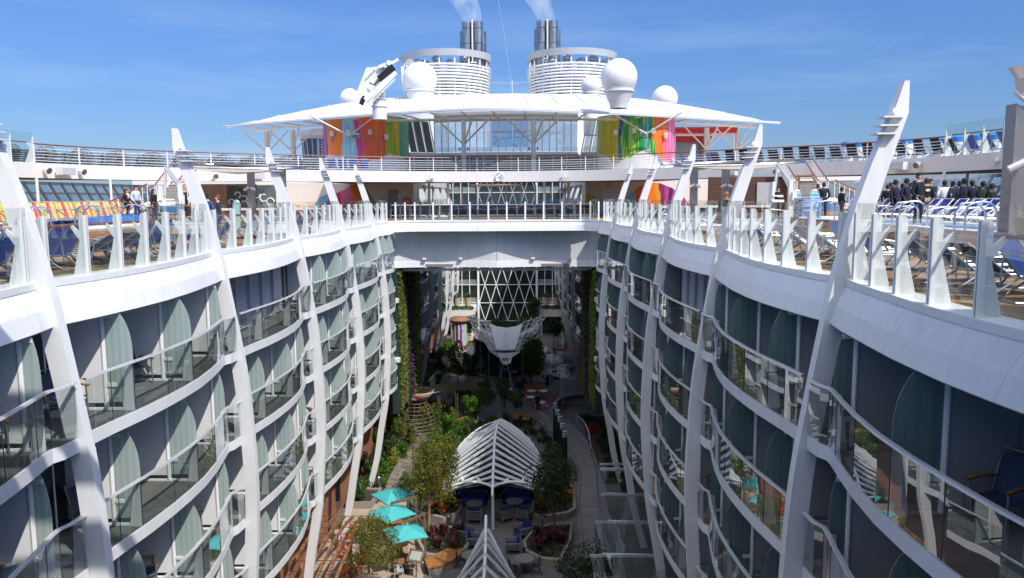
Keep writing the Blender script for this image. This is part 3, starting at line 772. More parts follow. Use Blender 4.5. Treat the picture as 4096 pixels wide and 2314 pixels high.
# columns under the upper deck
c0 = None; nn = {-1: 0, 1: 0}
for s in (-1, 1):
    for (x, y, r_) in ((24.3,28,.13),(24.0,34.5,.16),(23.5,41,.13),(22.5,46.5,.13),(26.6,31,.13),(26.6,37,.13),(26.4,44,.13),(19.4,50.5,.13)):
        lab = f'{ORD[nn[s]]} slim white column under the {SIDE[s]} upper deck'; nn[s] += 1
        if c0 is None: c0 = single('column', MB().cyl((0,0,.45),(0,0,ZB+.03),.075,None,12), 'soft_white', lab, 'column', 'slim columns under the upper deck', True, loc=(0,0,.45)); c0.location = (s*x,y,.45)
        else: dup(c0, (s*x, y, .45), label=lab)
for j, (x, y) in enumerate(((-3.9,61.5),(3.6,61.5),(-5.6,63.5),(5.6,63.5))):
    single('column', MB().cyl((x,y,0),(x,y,ZB+.03),.11,None,12), 'soft_white', f'{ORDF[j]} cream column standing on the bridge under the clock band', 'column', 'columns on the bridge', True)

# fittings on the bridge face
for k, x in enumerate((-5.2, -2.6, 2.6, 5.2)):
    single('bulkhead_light', MB().box(x-.14, 56.1, -2.85, x+.14, 56.25, -2.72), 'soft_white', f'{ORDF[k]} small bulkhead light from the left low on the bridge recess', 'light', 'bulkhead lights on the bridge')
# unseen platform added above the viewpoint to cast shade on the near walls
zp = thing('shade_platform', 'unseen platform high over the near deck crossing, added to shade the near walls', 'platform', (2, 1, 0))
part('deck', MB().box(-2.4, -4, 7.3, 12.5, 5.8, 7.6), 'white_shade', zp)
part('beams', MB().box(-3.6, 6.5, 7.2, 9, 6.9, 7.6).box(-3.4, 7.6, 7.2, 9, 7.8, 7.6).box(-3.8, -4, 7.2, -3.4, 8, 7.6).box(4, 5.8, 7.25, 4.3, 8, 7.6), 'white_shade', zp)
part('legs', MB().box(8.2, -3.6, .0, 8.6, -3.2, 7.3).box(-2.2, -3.9, 0, -1.8, -3.5, 7.3).box(8.2, -.6, 0, 8.6, -.2, 7.3), 'white_shade', zp)
# ------------------------------------------------------------------ big fabric canopy
RZ = [(-26.2,8.3),(-21.2,9.4),(-15.1,10.5),(-11.3,10.92),(-6,11.18),(1,11.27),(9,11.14),(14.7,10.55),(20.4,9.6),(26.2,8.4)]
cn = thing('canopy', 'wide white tensioned fabric canopy, crescent shaped, over the upper deck', 'canopy', (0, 72, 8.3))
S_ = [-1+2*k/44 for k in range(45)]
def fe(s):
    f = (math.sqrt(s*s+.02)-.1414)/.8686
    return V((26.2*s-.3*(1-s*s), 58.4+16.8*f, 7.98+.42*f**.8))
def rg(s):
    x = 26.2*s; return V((x, 75.4+.8*s*s, lerp_table(RZ, x)))
def cpt(s, u):
    a, b = fe(s), rg(s); p = a.lerp(b, u); p.z = a.z+(b.z-a.z)*(u**.85); return p
rows = [[tuple(cpt(s, u)) for s in S_] for u in (0, .2, .45, .7, 1)]
rows.append([(rg(s).x, rg(s).y+1.2*(1-s*s), rg(s).z-.7*(1-s*s)) for s in S_])
part('fabric', MB().loft(rows), 'canopy_white', cn, True)
for k in range(1, 22):
    s = -1+2*k/22
    part('seam', MB().tube([cpt(s+.035*(u-.5)*(1 if s < 0 else -1), u)+V((0,0,.03)) for u in (0,.25,.5,.75,1)], .035, 4), 'canopy_white', cn)
part('edge_tube', MB().tube([fe(s)+V((0,-.1,-.03)) for s in S_], .07, 6), 'soft_white', cn, True)
part('edge_trim', MB().strip([tuple(fe(s)+V((0,-.16,.06))) for s in S_], [tuple(fe(s)+V((0,-.16,-.16))) for s in S_]), 'aluminium', cn, True)
RING = [V((24.2*s, 65.6+10.2*s*s, 7.98)) for s in S_]
part('ring_beam', MB().tube(RING, .11, 8), 'frame_beige', cn, True)
for k in range(2, 43, 2):
    s = S_[k]; part('outrigger', MB().beam(fe(s)+V((0,.05,-.12)), RING[k]+V((0,.5,.1)), .09, .12), 'frame_beige', cn)
j = 0
for x, y in ((-2.9,65.7),(2.85,65.7),(-19.5,74.5),(-22.4,76),(19.2,74.5),(22.5,76),(-12.4,69.5),(12.2,69.5)):
    c = thing('canopy_column', {0:'round white column with spreading arms left of the clock, carrying the canopy',1:'round white column with spreading arms right of the clock, carrying the canopy',2:'inner cream branching column under the left canopy tip',3:'outer cream branching column under the left canopy tip',
        4:'inner cream branching column under the right canopy tip beside the red kiosk',5:'outer cream branching column under the right canopy tip',6:'bracket arms at the painted left drum holding the canopy',7:'bracket arms at the painted right drum holding the canopy'}[j], 'column', (x, y, ZT), 'branching columns of the fabric canopy')
    b = (-1 if x < 0 else 1)
    if j < 6:
        part('shaft', MB().cyl((x,y,ZT-.1),(x,y,7.9),.19 if j < 2 else .24,None,14), 'soft_white' if j < 2 else 'frame_beige', c, True)
        part('lamp', MB().box(x-.42,y-.14,5.45,x-.26,y+.02,5.65), 'grey_metal', c); part('lamp', MB().box(x+.26,y-.14,5.45,x+.42,y+.02,5.65), 'grey_metal', c)
    z0 = 5.9 if j < 6 else 6.7
    y0 = y-.1 if j < 6 else y-3.6
    for dx, dy, dz in ((-2.2,-.4,2.1),(2.2,-.4,2.1),(.9,-1.0,2.3)) if j < 6 else ((-3.0,-1.0,1.6),(2.6,-1.2,1.6)):
        part('arm', MB().tube([(x,y0,z0),(x+dx,y0+dy,z0+dz)], .075, 8), 'frame_beige', c, True)
    j += 1

# ------------------------------------------------------------------ painted drums
def drum_mat(name, cx, r, stops, z0, z1, waves, shadeseed):
    m, t, out = nt(name)
    p = N(t, 'BsdfPrincipled'); p.inputs['Roughness'].default_value = .3; L(t, p.outputs[0], out.inputs[0])
    pos = geo_pos(t); s = N(t, 'SeparateXYZ'); L(t, pos, s.inputs[0])
    mp = N(t, 'Mapping'); mp.inputs['Scale'].default_value = (1, 1, .22); mp.inputs['Location'].default_value = (shadeseed, 0, 0); L(t, pos, mp.inputs[0])
    n1 = noise_n(t, mp.outputs[0], .9, 2, .5); n2 = noise_n(t, mp.outputs[0], 4.5, 3, .6)
    x = math_n(t, 'DIVIDE', math_n(t, 'SUBTRACT', s.outputs[0], cx-r), 2*r)
    xx = math_n(t, 'ADD', x, math_n(t, 'MULTIPLY', math_n(t, 'SUBTRACT', n1, .5), .34))
    base = ramp(t, xx, [(a, c) for a, c, _ in stops], 'CONSTANT')
    alt = ramp(t, xx, [(a, c) for a, _, c in stops], 'CONSTANT')
    mp2 = N(t, 'Mapping'); mp2.inputs['Scale'].default_value = (2.4, 2.4, .16); L(t, pos, mp2.inputs[0])
    st = noise_n(t, mp2.outputs[0], 1.6, 4, .6)
    c = mixc(t, ramp(t, st, [(.54, (0,0,0)), (.565, (1,1,1))]), base, alt)
    # white underside of the dripping paint
    zc = math_n(t, 'ADD', math_n(t, 'MULTIPLY', math_n(t, 'SINE', math_n(t, 'MULTIPLY_ADD', s.outputs[0], waves, shadeseed)), .55), math_n(t, 'MULTIPLY_ADD', n1, 1.2, z0-.6))
    c = mixc(t, math_n(t, 'LESS_THAN', s.outputs[2], zc), c, (.80, .77, .73))
    fx = math_n(t, 'FRACT', math_n(t, 'DIVIDE', s.outputs[0], 1.22)); c = mixc(t, math_n(t, 'MULTIPLY', math_n(t, 'LESS_THAN', fx, .018), .4), c, (.2,.18,.17))
    L(t, c, p.inputs['Base Color']); return m
O_, O2 = (.88,.20,.015), (.90,.12,.02); PK, PK2 = (.74,.06,.20), (.85,.14,.36); LB, LB2 = (.28,.55,.65), (.05,.35,.62)
LM, LM2 = (.42,.48,.03), (.62,.56,.05); PU, PU2 = (.20,.03,.22), (.45,.07,.28); GR, GR2 = (.03,.30,.05), (.45,.60,.03); TL, TL2 = (.02,.22,.35), (.06,.38,.35)
YL = (.72,.48,.02)
drum_mat('drum_paint_left', -11.8, 3.7, [(0,PU,PK),(.13,O_,(.80,.26,.03)),(.33,LB,(.5,.7,.72)),(.46,PK,PK2),(.60,O2,O_),(.80,LM,(.30,.40,.02)),(.9,YL,LM),(.95,(.1,.4,.3),LM)], 4.7, 8.6, 1.25, .4)
drum_mat('drum_paint_right', 11.9, 3.4, [(0,LM,LM2),(.12,YL,LM),(.24,TL,(.01,.08,.22)),(.31,GR,GR2),(.52,(.05,.28,.38),(.4,.55,.03)),(.6,GR,LM),(.66,O_,O2),(.82,(.75,.10,.28),(.85,.35,.45))], 4.9, 8.6, 1.5, 2.2)
for s, cx, r_, nm in ((-1,-11.75,3.7,'left'),(1,11.9,3.4,'right')):
    dr = thing('painted_drum', f'round drum wall covered in bright dripping paint stripes, {"orange and magenta" if s < 0 else "green and pink"}', 'drum', (cx, 70, ZT))
    part('wall', MB().lathe([(r_, ZT), (r_, 8.45)], (cx, 70, 0), 48), f'drum_paint_{nm}', dr, True)
    part('roof', MB().lathe([(r_, 8.45), (.01, 8.6)], (cx, 70, 0), 48), 'soft_white', dr)
    for k, (fx, z) in enumerate(((-.62,7.0),(-.2,7.05),(.28,7.05),(.62,6.7))):
        x = cx+fx*r_; y = 70-r_*math.sqrt(1-fx*fx)
        f = part('floodlight', MB().cyl((x,y-.02,z),(x,y-.22,z),.05,None,8).obox((x,y-.32,z-.05),(.30,.22,.38),0,.3), 'white_paint', dr)
    x = cx+.05*r_*s; y = 70-r_-.03
    part('exit_sign', MB().box(x-.3,y-.03,6.55,x+.3,y+.05,6.95), 'exit_white', dr)
    part('sign_panel', MB().box(x-.26,y-.036,6.58,x+.26,y-.031,6.80), 'sign_green', dr)
    part('sign_text', text_mb('SALIDA', .13, (x, y-.04, 6.69), (1,0,0), (0,0,1)), 'exit_white', dr)

# ------------------------------------------------------------------ glazed room between the drums
dark_glass('screen_dark', (.13,.135,.14), .12)
gl = thing('glazed_lounge', 'curved glazed lounge with tall blue windows and white mullions under the canopy', 'lounge', (.7, 73, 5.3))
GX = [-6.1+.66*k for k in range(21)]
gy = lambda x: 72.0+.028*(x-.7)**2
for a, b in zip(GX, GX[1:]):
    f = part('window', MB().beam((a,gy(a),5.68),(a,gy(a),8.5),.09,.14,(0,1,0)), 'white_paint', gl)
    part('pane', MB().quad((a+.05,gy(a)+.03,5.7),(b-.05,gy(b)+.03,5.7),(b-.05,gy(b)+.03,8.45),(a+.05,gy(a)+.03,8.45)), 'lounge_glass', f)
part('sill', MB().loft([[(x,gy(x)+.5,5.3) for x in GX],[(x,gy(x)-.5,5.34) for x in GX],[(x,gy(x)-.5,5.52) for x in GX],[(x,gy(x)-.05,5.66) for x in GX],[(x,gy(x)+.5,5.66) for x in GX]]), 'white_paint', gl, True)
part('soffit_brackets', MB().box(-6, 71.2, 5.12, 7.4, 71.25, 5.2), 'white_paint', gl)
part('head', MB().loft([[(x,gy(x)+.06,8.42) for x in GX],[(x,gy(x)-.08,8.42) for x in GX],[(x,gy(x)-.35,9.0) for x in GX],[(x,gy(x)+.06,9.3) for x in GX]]), 'white_paint', gl, True)
for s in (-1, 1):
    x0 = .7+s*6.75; x1 = .7+s*8.9
    for k in range(3):
        a, b = k/3, (k+1)/3
        q = lambda f, z: ((x0+(x1-x0)*f)+s*.5*(z-5.7)/2.8, 73.3-1.2*f, z)
        fr = part('window', MB().beam(q(a,5.66),q(a,8.6),.14 if k == 0 else .08,.12), 'white_paint', gl)
        part('pane', MB().quad(q(a+.05,5.7),q(b-.02,5.7),q(b-.02,8.5),q(a+.05,8.5)), 'teal_glass' if s < 0 else 'screen_glass', fr)
    part('sill', MB().beam((x0,73.1,5.45),(x1+s*.1,71.9,5.45),.5,.4), 'white_paint', gl)
ld = MB().beam((-5.2,71.4,4.9),(-5.2,71.4,8.9),.05,.05).beam((-4.8,71.4,4.9),(-4.8,71.4,8.9),.05,.05)
for k in range(16): ld.beam((-5.2,71.4,5+.25*k),(-4.8,71.4,5+.25*k),.03,.03)
single('ladder', ld, 'white_paint', 'white rung ladder fixed in front of the left lounge windows', 'ladder')
part('base_wall', MB().box(-8.2, 69.8, ZT-.1, 9.2, 70.0, 5.25), 'screen_dark', gl)
for k in range(14): part('base_mullion', MB().box(-7.6+1.22*k, 69.7, ZT-.1, -7.52+1.22*k, 69.79, 5.2), 'soft_white', gl)
part('base_rail', MB().box(-8,69.72,4.5,9,69.79,4.56), 'soft_white', gl)
# inside: a few seats and people silhouettes are hidden; back wall


# ------------------------------------------------------------------ radomes
def radome(x, y, z, r, lab, zb, neck=.66, egg=False):
    o = thing('radome', lab, 'radome', (x, y, zb), 'white satellite radomes above the canopy')
    for a in (.4, 1.5, 2.6): part('seam', MB().tube([(x+(r+.004)*math.sin(q*PI/16)*math.cos(-PI/2+a-1.5), y+(r+.004)*math.sin(q*PI/16)*math.sin(-PI/2+a-1.5), z-(r+.004)*math.cos(q*PI/16)) for q in range(5, 16)], .008, 4), 'white_shade', o) if not egg else None
    pr = []
    for k in range(19):
        a = PI*k/18
        if a < .72: continue
        pr.append((max(.001, r*math.sin(a)*(1 if not egg or a > PI/2 else (1-.10*(1-math.sin(a))))), -r*math.cos(a)*(1.12 if egg and a < PI/2 else 1)))
    zl = pr[0][1]; rl = pr[0][0]
    part('dome', MB().lathe(pr, (x,y,z), 32), 'white_paint', o, 'all')
    part('base', MB().lathe([(rl*1.14, z+zl-.12),(rl*1.14, z+zl+.02),(rl, z+zl+.04)], (x,y,0), 32), 'white_paint', o, True)
    part('pedestal', MB().lathe([(rl*.62 if egg else rl*.95, zb),(rl*(.7 if egg else .97), zb+(z+zl-zb)*.3),(rl*1.08, z+zl-.12)], (x,y,0), 32), 'white_paint', o, True)
radome(-7.3,73,12.25,1.56,'large white radome left of the clock, beside the left funnel',10.2)
radome(9.15,60.2,10.45,1.365,'largest white radome on a tapered pedestal right of the right funnel',8.15,egg=True)
radome(-16,84,11.95,1.05,'small white radome far left, partly behind the folded crane',8)
radome(9.3,84,13.1,1.08,'small white radome tucked behind the largest one',8)
radome(17.0,84,11.7,1.36,'white radome standing alone at the far right of the canopy',8)

# ------------------------------------------------------------------ folded crane
ck = thing('deck_crane', 'folded white knuckle boom crane on a round pedestal on the left of the canopy', 'crane', (-10.35, 69, 8.7))
part('pedestal', MB().lathe([(.62,8.2),(.62,9.25),(.70,9.27),(.70,9.4),(.56,9.42),(.56,9.9),(.66,9.92),(.66,10.05),(.3,10.06)], (-10.35,69,0), 24), 'white_paint', ck, True)
part('main_boom', MB().prism([(-12.15,68.4,10.55),(-11.9,68.4,9.95),(-11.55,68.4,10.0),(-9.25,68.4,12.15),(-9.35,68.4,12.55),(-10.0,68.4,12.62),(-11.3,68.4,12.5)], (0,.55,0)), 'white_paint', ck)
part('inner_boom', MB().beam((-11.4,68.2,9.75),(-8.75,68.2,12.1),.34,.42).beam((-11.2,68.05,9.45),(-8.95,68.05,11.65),.12,.12).beam((-11.05,68.05,9.35),(-8.8,68.05,11.5),.1,.1), 'white_paint', ck)
part('outer_boom', MB().beam((-9.7,68.2,12.5),(-8.5,68.2,13.15),.22,.2).cyl((-9.3,68.0,12.85),(-9.3,68.5,12.85),.22,None,14).beam((-10.2,68.2,12.5),(-9.6,68.2,12.75),.2,.28), 'white_paint', ck)
part('hydraulics', MB().beam((-10.2,68.15,11.5),(-8.9,68.15,12.5),.3,.55).tube([(-11,68.1,11.2),(-10.6,68.0,11.0),(-10.2,68.05,11.4),(-10.0,68.1,11.7)], .06, 6).obox((-11.65,68.3,9.75),(.32,.4,.75),0,0,.5), 'black', ck)
part('hook', MB().tube([(-8.5,68.2,13.15),(-8.35,68.2,13.3),(-8.2,68.2,13.2),(-8.3,68.2,13.08)], .05, 6), 'leaf_yellow', ck)
part('turret', MB().box(-10.8,68.5,9.9,-9.9,69.4,10.6).beam((-10.4,68.9,10.3),(-10.6,68.7,11.3),.4,.5), 'white_paint', ck)
part('lettering', text_mb('PALFINGER', .26, (-11.0,68.39,11.85), (.72,0,.69), (-.69,0,.72)), 'cloth_blue', ck)
ck.scale = (.884,)*3; ck.location = (-8.98, 61, 7.95)
single('support_mast', MB().prism([(-8.95,74,10.0),(-8.45,74,10.0),(-8.95,74,13.6),(-9.15,74,13.6)], (0,.4,0)), 'white_paint', 'leaning white mast foot between the crane and the left funnel', 'mast')

# ------------------------------------------------------------------ funnels
white_paint('ring_grey', (.56,.57,.58), .12)
def funnel(cx, lab, pipes, sm, drift):
    y = 130; f = thing('funnel', lab, 'funnel', (cx, y, 8), 'ship funnels')
    R = 7.0
    part('top_ring', MB().lathe([(R+.05,23.2),(R+.28,24.2),(R-.35,24.25),(R-.35,23.3),(R+.05,23.2)], (cx,y,0), 56), 'ring_grey', f, True)
    for k in range(11):
        part('louvre_ring', MB().tube([(cx+(R-.04*k+.1)*math.cos(2*PI*q/48), y+(R-.04*k+.1)*math.sin(2*PI*q/48), 21.9-.47*k) for q in range(48)], .17, 6, False, True), 'white_paint', f, True)
    for k in range(18):
        a = 2*PI*k/18+.1
        part('stay', MB().beam((cx+6.7*math.cos(a), y+6.7*math.sin(a), 15), (cx+6.75*math.cos(a), y+6.75*math.sin(a), 23.2), .16, .22), 'white_paint', f)
        if k % 2 == 0:
            b = MB()
            for z in (17.8, 19.3, 20.8): b.beam((cx+6.4*math.cos(a),y+6.4*math.sin(a),z),(cx+6.4*math.cos(a+.3),y+6.4*math.sin(a+.3),z+1.3),.3,.14)
            part('brace', b, 'white_paint', f)
    part('inner_casing', MB().lathe([(3.6,10),(3.6,20.8),(.01,21)], (cx,y,0), 24), 'grey_metal', f, True)
    part('plinth', MB().lathe([(7.4,0),(7.3,17.2),(6.6,17.3)], (cx,y,0), 40), 'white_shade', f, True)
    for k in range(6):
        a = -PI/2+(-1.1+.44*k); x = cx+5*math.cos(a); yy = y+5*math.sin(a)
        part('vent', MB().lathe([(.55,17),(.55,22.6-.5*(k%2)),(.75,22.7-.5*(k%2)),(.75,23.2-.5*(k%2)),(.3,23.5-.5*(k%2))], (x,yy,0), 14), 'steel', f, True)
    for px, dy, top in pipes:
        part('exhaust_pipe', MB().lathe([(.80,18),(.80,top),(.72,top),(.72,top-1.2)], (px,y+dy,0), 20), 'pipe_steel', f, True)
    part('pipe_rack', MB().box(pipes[0][0]+.62, y-.5, 18, pipes[1][0]-.62, y-.2, 28.3), 'dark_metal', f)
    part('riser', MB().cyl(((pipes[0][0]+pipes[1][0])/2, y-.7, 18), ((pipes[0][0]+pipes[1][0])/2, y-.7, 29.8), .14, None, 8), 'soft_white', f)
    return f
m_, t_, out_ = nt('pipe_steel'); p_ = N(t_, 'BsdfPrincipled'); p_.inputs['Metallic'].default_value = 1; p_.inputs['Roughness'].default_value = .35
s_ = N(t_, 'SeparateXYZ'); L(t_, geo_pos(t_), s_.inputs[0]); fr_ = math_n(t_, 'FRACT', math_n(t_, 'MULTIPLY', s_.outputs[2], .42))
mp_ = N(t_, 'Mapping'); mp_.inputs['Scale'].default_value = (2,2,.4); L(t_, geo_pos(t_), mp_.inputs[0])
c_ = mixc(t_, ramp(t_, fr_, [(.93,(0,0,0)),(.95,(1,1,1))]), ramp(t_, noise_n(t_, mp_.outputs[0], 1.2, 4), [(.3,(.30,.28,.26)),(.7,(.62,.61,.59))]), (.2,.19,.18)); L(t_, c_, p_.inputs['Base Color']); L(t_, p_.outputs[0], out_.inputs[0])
funnel(-9.8, 'left funnel, a white louvred drum with two tall steel exhaust pipes', ((-6.45,0,29.5),(-4.65,0,29.6),(-6.9,1.6,28.4),(-4.2,1.6,28.3)), 1, -1)
funnel(10.4, 'right funnel, a white louvred drum with two tall steel exhaust pipes', ((5.55,0,29.6),(7.4,0,29.6),(5.2,1.6,28.6),(7.9,1.6,28.5)), 1, -1)
# smoke
m_, t_, out_ = nt('smoke'); vs_ = N(t_, 'VolumePrincipled'); vs_.inputs['Color'].default_value = (.90, .98, .95, 1); vs_.inputs['Anisotropy'].default_value = .1
mp_ = N(t_, 'Mapping'); mp_.inputs['Scale'].default_value = (1,1,.55); L(t_, geo_pos(t_), mp_.inputs[0])
sn_ = noise_n(t_, mp_.outputs[0], .55, 5, .65)
L(t_, math_n(t_, 'MULTIPLY', ramp(t_, sn_, [(.38,(0,0,0)),(.70,(1,1,1))]), .36), vs_.inputs['Density']); L(t_, vs_.outputs[0], out_.inputs[1])
for x, lab, wd in ((-5.5,'pale blue green smoke drifting up from the left funnel pipes',1.), (6.4,'fainter pale green smoke drifting up from the right funnel pipes',.9)):
    single('smoke', MB().tube([(x,130,29.3),(x-.2,130.2,30.6),(x-.9,130.5,32.4),(x-1.9,131,34.6),(x-3.3,131.6,37.5)], [1.55*wd,1.7*wd,2.0*wd,2.5*wd,3.2*wd], 20).flip(), 'smoke', lab, 'smoke', smooth=True)
single('antenna_mast', MB().tube([(.9,110,9),(.9,110,17.5)], .05, 6).tube([(.9,110,16),(-.2,110,24),(-1.6,110,32)], .012, 4).tube([(-3,110,17.2),(.9,110,17.1),(5,110,17.3)], .02, 4), 'white_shade', 'thin whip antenna with stay wires between the two funnels', 'antenna')
dh = thing('deckhouse', 'white deckhouse carrying the funnels behind the canopy', 'deckhouse', (0, 135, 0))
part('wall', MB().box(-28, 118, -17.3, 28, 160, 9.0), 'white_shade', dh)

# ------------------------------------------------------------------ red roofed kiosk and left control cabin
kx = thing('kiosk', 'small bar kiosk with bright red roof edge and mesh screen under the right canopy tip', 'kiosk', (19.5, 77, ZT))
part('roof', MB().box(16.3,75.6,7.5,22.3,79,7.78).box(16.35,75.5,7.8,22.35,79,8.06), 'red_paint', kx)
part('shutter_beam', MB().box(16.3,76.5,6.75,20.2,76.9,7.3), 'red_paint', kx)
for x in (16.5, 19.75, 22.15): part('post', MB().box(x-.1,75.8,ZT,x+.1,76.0,7.5), 'soft_white', kx)
part('mesh_screen', MB().box(16.3,76.9,ZT,19.1,77.0,6.75), 'grey_panel', kx)
part('wood_panel', MB().box(19.1,76.6,ZT,20.0,77.0,6.75), 'cedar', kx)
cb = thing('control_cabin', 'blue grey glazed control cabin with rounded roof left of the painted drum', 'cabin', (-18, 78, ZT))
part('glazing', MB().lathe([(1.5,ZT),(1.7,7.2)], (-17.6,77,0), 20), 'blue_glass', cb, True)
part('roof', MB().lathe([(1.9,7.2),(2.1,7.5),(1.9,8.0),(.1,8.3)], (-17.6,77,0), 24), 'white_shade', cb, True)
for k in range(10):
    a = -PI+PI*k/9; part('mullion', MB().beam((-17.6+1.52*math.cos(a),77+1.52*math.sin(a),ZT),(-17.6+1.72*math.cos(a),77+1.72*math.sin(a),7.2),.07,.07), 'white_paint', cb)
lad = MB()
for x in (-16.2,-15.8): lad.beam((x,70.5,ZT),(x,70.5,6.9),.05,.05)
for k in range(13): lad.beam((-16.2,70.5,3.8+.25*k),(-15.8,70.5,3.8+.25*k),.03,.03)
single('ladder', lad, 'white_paint', 'white rung ladder at the left edge of the orange painted drum', 'ladder')

# ------------------------------------------------------------------ back walls on the pool deck, murals, doors
stripes('mural_left', [(0,(.30,.52,.60)),(.12,(.16,.42,.55)),(.25,(.62,.05,.18)),(.42,(.78,.16,.30)),(.58,O_),(.72,(.80,.28,.04)),(.80,(.35,.45,.03)),(.92,(.05,.25,.45))], 0, (-2.9,2.9), .4, 1., .25)
stripes('mural_right', [(0,(.45,.62,.66)),(.10,(.25,.5,.6)),(.2,O2),(.34,O_),(.5,(.75,.30,.03)),(.56,(.20,.03,.10)),(.62,(.45,.05,.25)),(.70,(.08,.02,.08)),(.76,(.50,.06,.28)),(.85,(.12,.02,.10)),(.9,(.42,.05,.24))], 0, (-2.9,2.9), .4, 1., .3)
stripes('mural_yellow', [(0,YL),(.5,LM)], 0, (-.6,.6), .4, 1., .4); stripes('mural_orange', [(0,LM),(.15,(.80,.10,.015)),(.85,(.70,.12,.3))], 0, (-.55,.55), .4, 1., .1)
for s in (-1, 1):
    bw = thing('deckhouse_wall', f'cream deckhouse wall with doors and a painted arch on the {SIDE[s]} of the bridge', 'wall', (s*13, 66, 0))
    xe = 20.3 if s < 0 else 18.2
    part('wall', MB().box(s*7.2,66,0,s*xe,66.4,ZB+.03).box(s*7.2,66.4,0,s*7.6,70,ZB), 'cream_wall', bw)
    part('bar_wall', MB().box(s*(xe+.01),64.5,0,s*(xe+5.5),65,ZB+.03), 'tile_brown', bw)
    for x0, x1 in ((-20.0,-18.1),(-9.4,-8.35)) if s < 0 else ((8.5,10.0),):
        mm = 'cream_wall' if x0 != -9.4 else 'grey_panel'
        d = part('door', MB().box(x0+.06,65.95,.06,x1-.06,65.99,2.28), mm, bw)
        part('door_frame', MB().box(x0,65.93,.0,x0+.06,65.998,2.34).box(x1-.06,65.93,0,x1,65.998,2.34).box(x0+.06,65.93,2.28,x1-.06,65.998,2.34), 'soft_white', d)
        part('hinges', MB().box(x1-.12,65.92,.4,x1-.07,65.949,.6).box(x1-.12,65.92,1.6,x1-.07,65.949,1.8), 'steel', d)
def mural(name, pts, m, lab, cx):
    pl = [(x, 65.985, z) for x, z in pts]
    o = single(name, MB().prism(pl, (0,-.012,0)), m, lab, 'mural', loc=(cx, 65.98, 0)); return o
A = lambda x0, x1, h, n=20: [(x0,.05)]+[(x0+(x1-x0)*k/n, h*math.sin(PI*k/n)**.6+.05) for k in range(1, n)]+[(x1,.05)]
mural('painted_arch', [(-15.9,.05),(-15.5,1.1),(-14.9,1.75),(-14.2,1.95),(-13.6,2.0),(-13.0,2.25),(-12.4,2.65),(-11.7,2.74),(-11.2,2.55),(-10.9,2.0),(-10.5,1.4),(-10.1,1.1),(-10.0,.05)], 'mural_left', 'blue, magenta and orange painted swell on the cream wall left of the bridge', -12.9)
mural('painted_arch', [(-9.98,1.2),(-9.9,1.75),(-9.55,1.55),(-9.42,.7),(-9.42,.05),(-9.98,.05)], 'mural_yellow', 'small yellow green paint shape beside the grey door', -9.7)
mural('painted_arch', [(-8.28,.05),(-8.28,1.0),(-8.15,1.45),(-7.85,1.65),(-7.55,1.6),(-7.3,1.3),(-7.22,.9),(-7.22,.05)], 'mural_orange', 'tall orange rounded paint shape at the wall end left of the bridge', -7.75)
mural('painted_arch', [(10.05,.05),(10.4,1.1),(11.0,1.85),(11.8,2.45),(12.7,2.73),(13.4,2.65),(14.4,2.25),(15.2,1.7),(15.8,1.0),(16.1,.05)], 'mural_right', 'orange and purple painted arch on the cream wall right of the bridge', 13.0)
mural('painted_arch', [(7.25,.05),(7.25,1.85),(7.5,1.9),(8.1,1.45),(8.35,1.2),(8.4,.05)], 'mural_yellow', 'yellow and lime paint shape at the wall end right of the bridge', 7.8)
# glazed screen behind the bridge
gs = thing('glass_screen', 'tall clear glass screen with thin cream posts behind the bridge loungers', 'screen', (0, 64.3, 0))
for k in range(12):
    x = -6.6+1.2*k
    part('post', MB().box(x-.05,64.3,0,x+.05,64.4,2.55), 'soft_white', gs)
    if k < 11: part('pane', MB().quad((x+.06,64.35,.1),(x+1.14,64.35,.1),(x+1.14,64.35,2.5),(x+.06,64.35,2.5)), 'rail_glass', gs)
part('bench', MB().box(-4.2,63.6,0,4.6,64.1,.5), 'cream_wall', gs)
part('canopy_disc', MB().lathe([(.01,2.42),(2.2,2.5),(2.25,2.58),(.01,2.6)], (-.3,63,0), 32), 'soft_white', gs, True)

# clock
ckk = thing('clock', 'round white wall clock with black hands on the centre of the deck band', 'clock', (.1, 60.9, 3.12))
part('rim', MB().tube([(.1+.30*math.cos(2*PI*k/32), 60.86, 3.12+.30*math.sin(2*PI*k/32)) for k in range(32)], .03, 6, False, True), 'aluminium', ckk, True)
part('face', MB().cyl((.1,60.98,3.12),(.1,60.86,3.12),.30,None,32), 'exit_white', ckk)
tk = MB()
for k in range(12):
    a = 2*PI*k/12; tk.beam((.1+.21*math.sin(a),60.85,3.12+.21*math.cos(a)),(.1+.27*math.sin(a),60.85,3.12+.27*math.cos(a)),.03,.012)
part('ticks', tk, 'black', ckk)
for a, l_, w_ in ((2.37*PI/6,.15,.035),(22/60*2*PI,.23,.025)): part('hand', MB().beam((.1,60.84,3.12),(.1+l_*math.sin(a),60.84,3.12+l_*math.cos(a)),.012,w_), 'black', ckk)
part('hub', MB().cyl((.1,60.85,3.12),(.1,60.82,3.12),.03,None,10), 'sign_yellow', ckk)
single('round_vent', MB().lathe([(.01,.0),(.16,.01),(.2,.0)], (0,0,0), 20) if False else MB().tube([(9.2+.2*math.cos(2*PI*k/20),65.94,2.55+.2*math.sin(2*PI*k/20)) for k in range(20)], .035, 6, False, True), 'cream_wall', 'round cream vent ring above the door right of the bridge', 'vent')

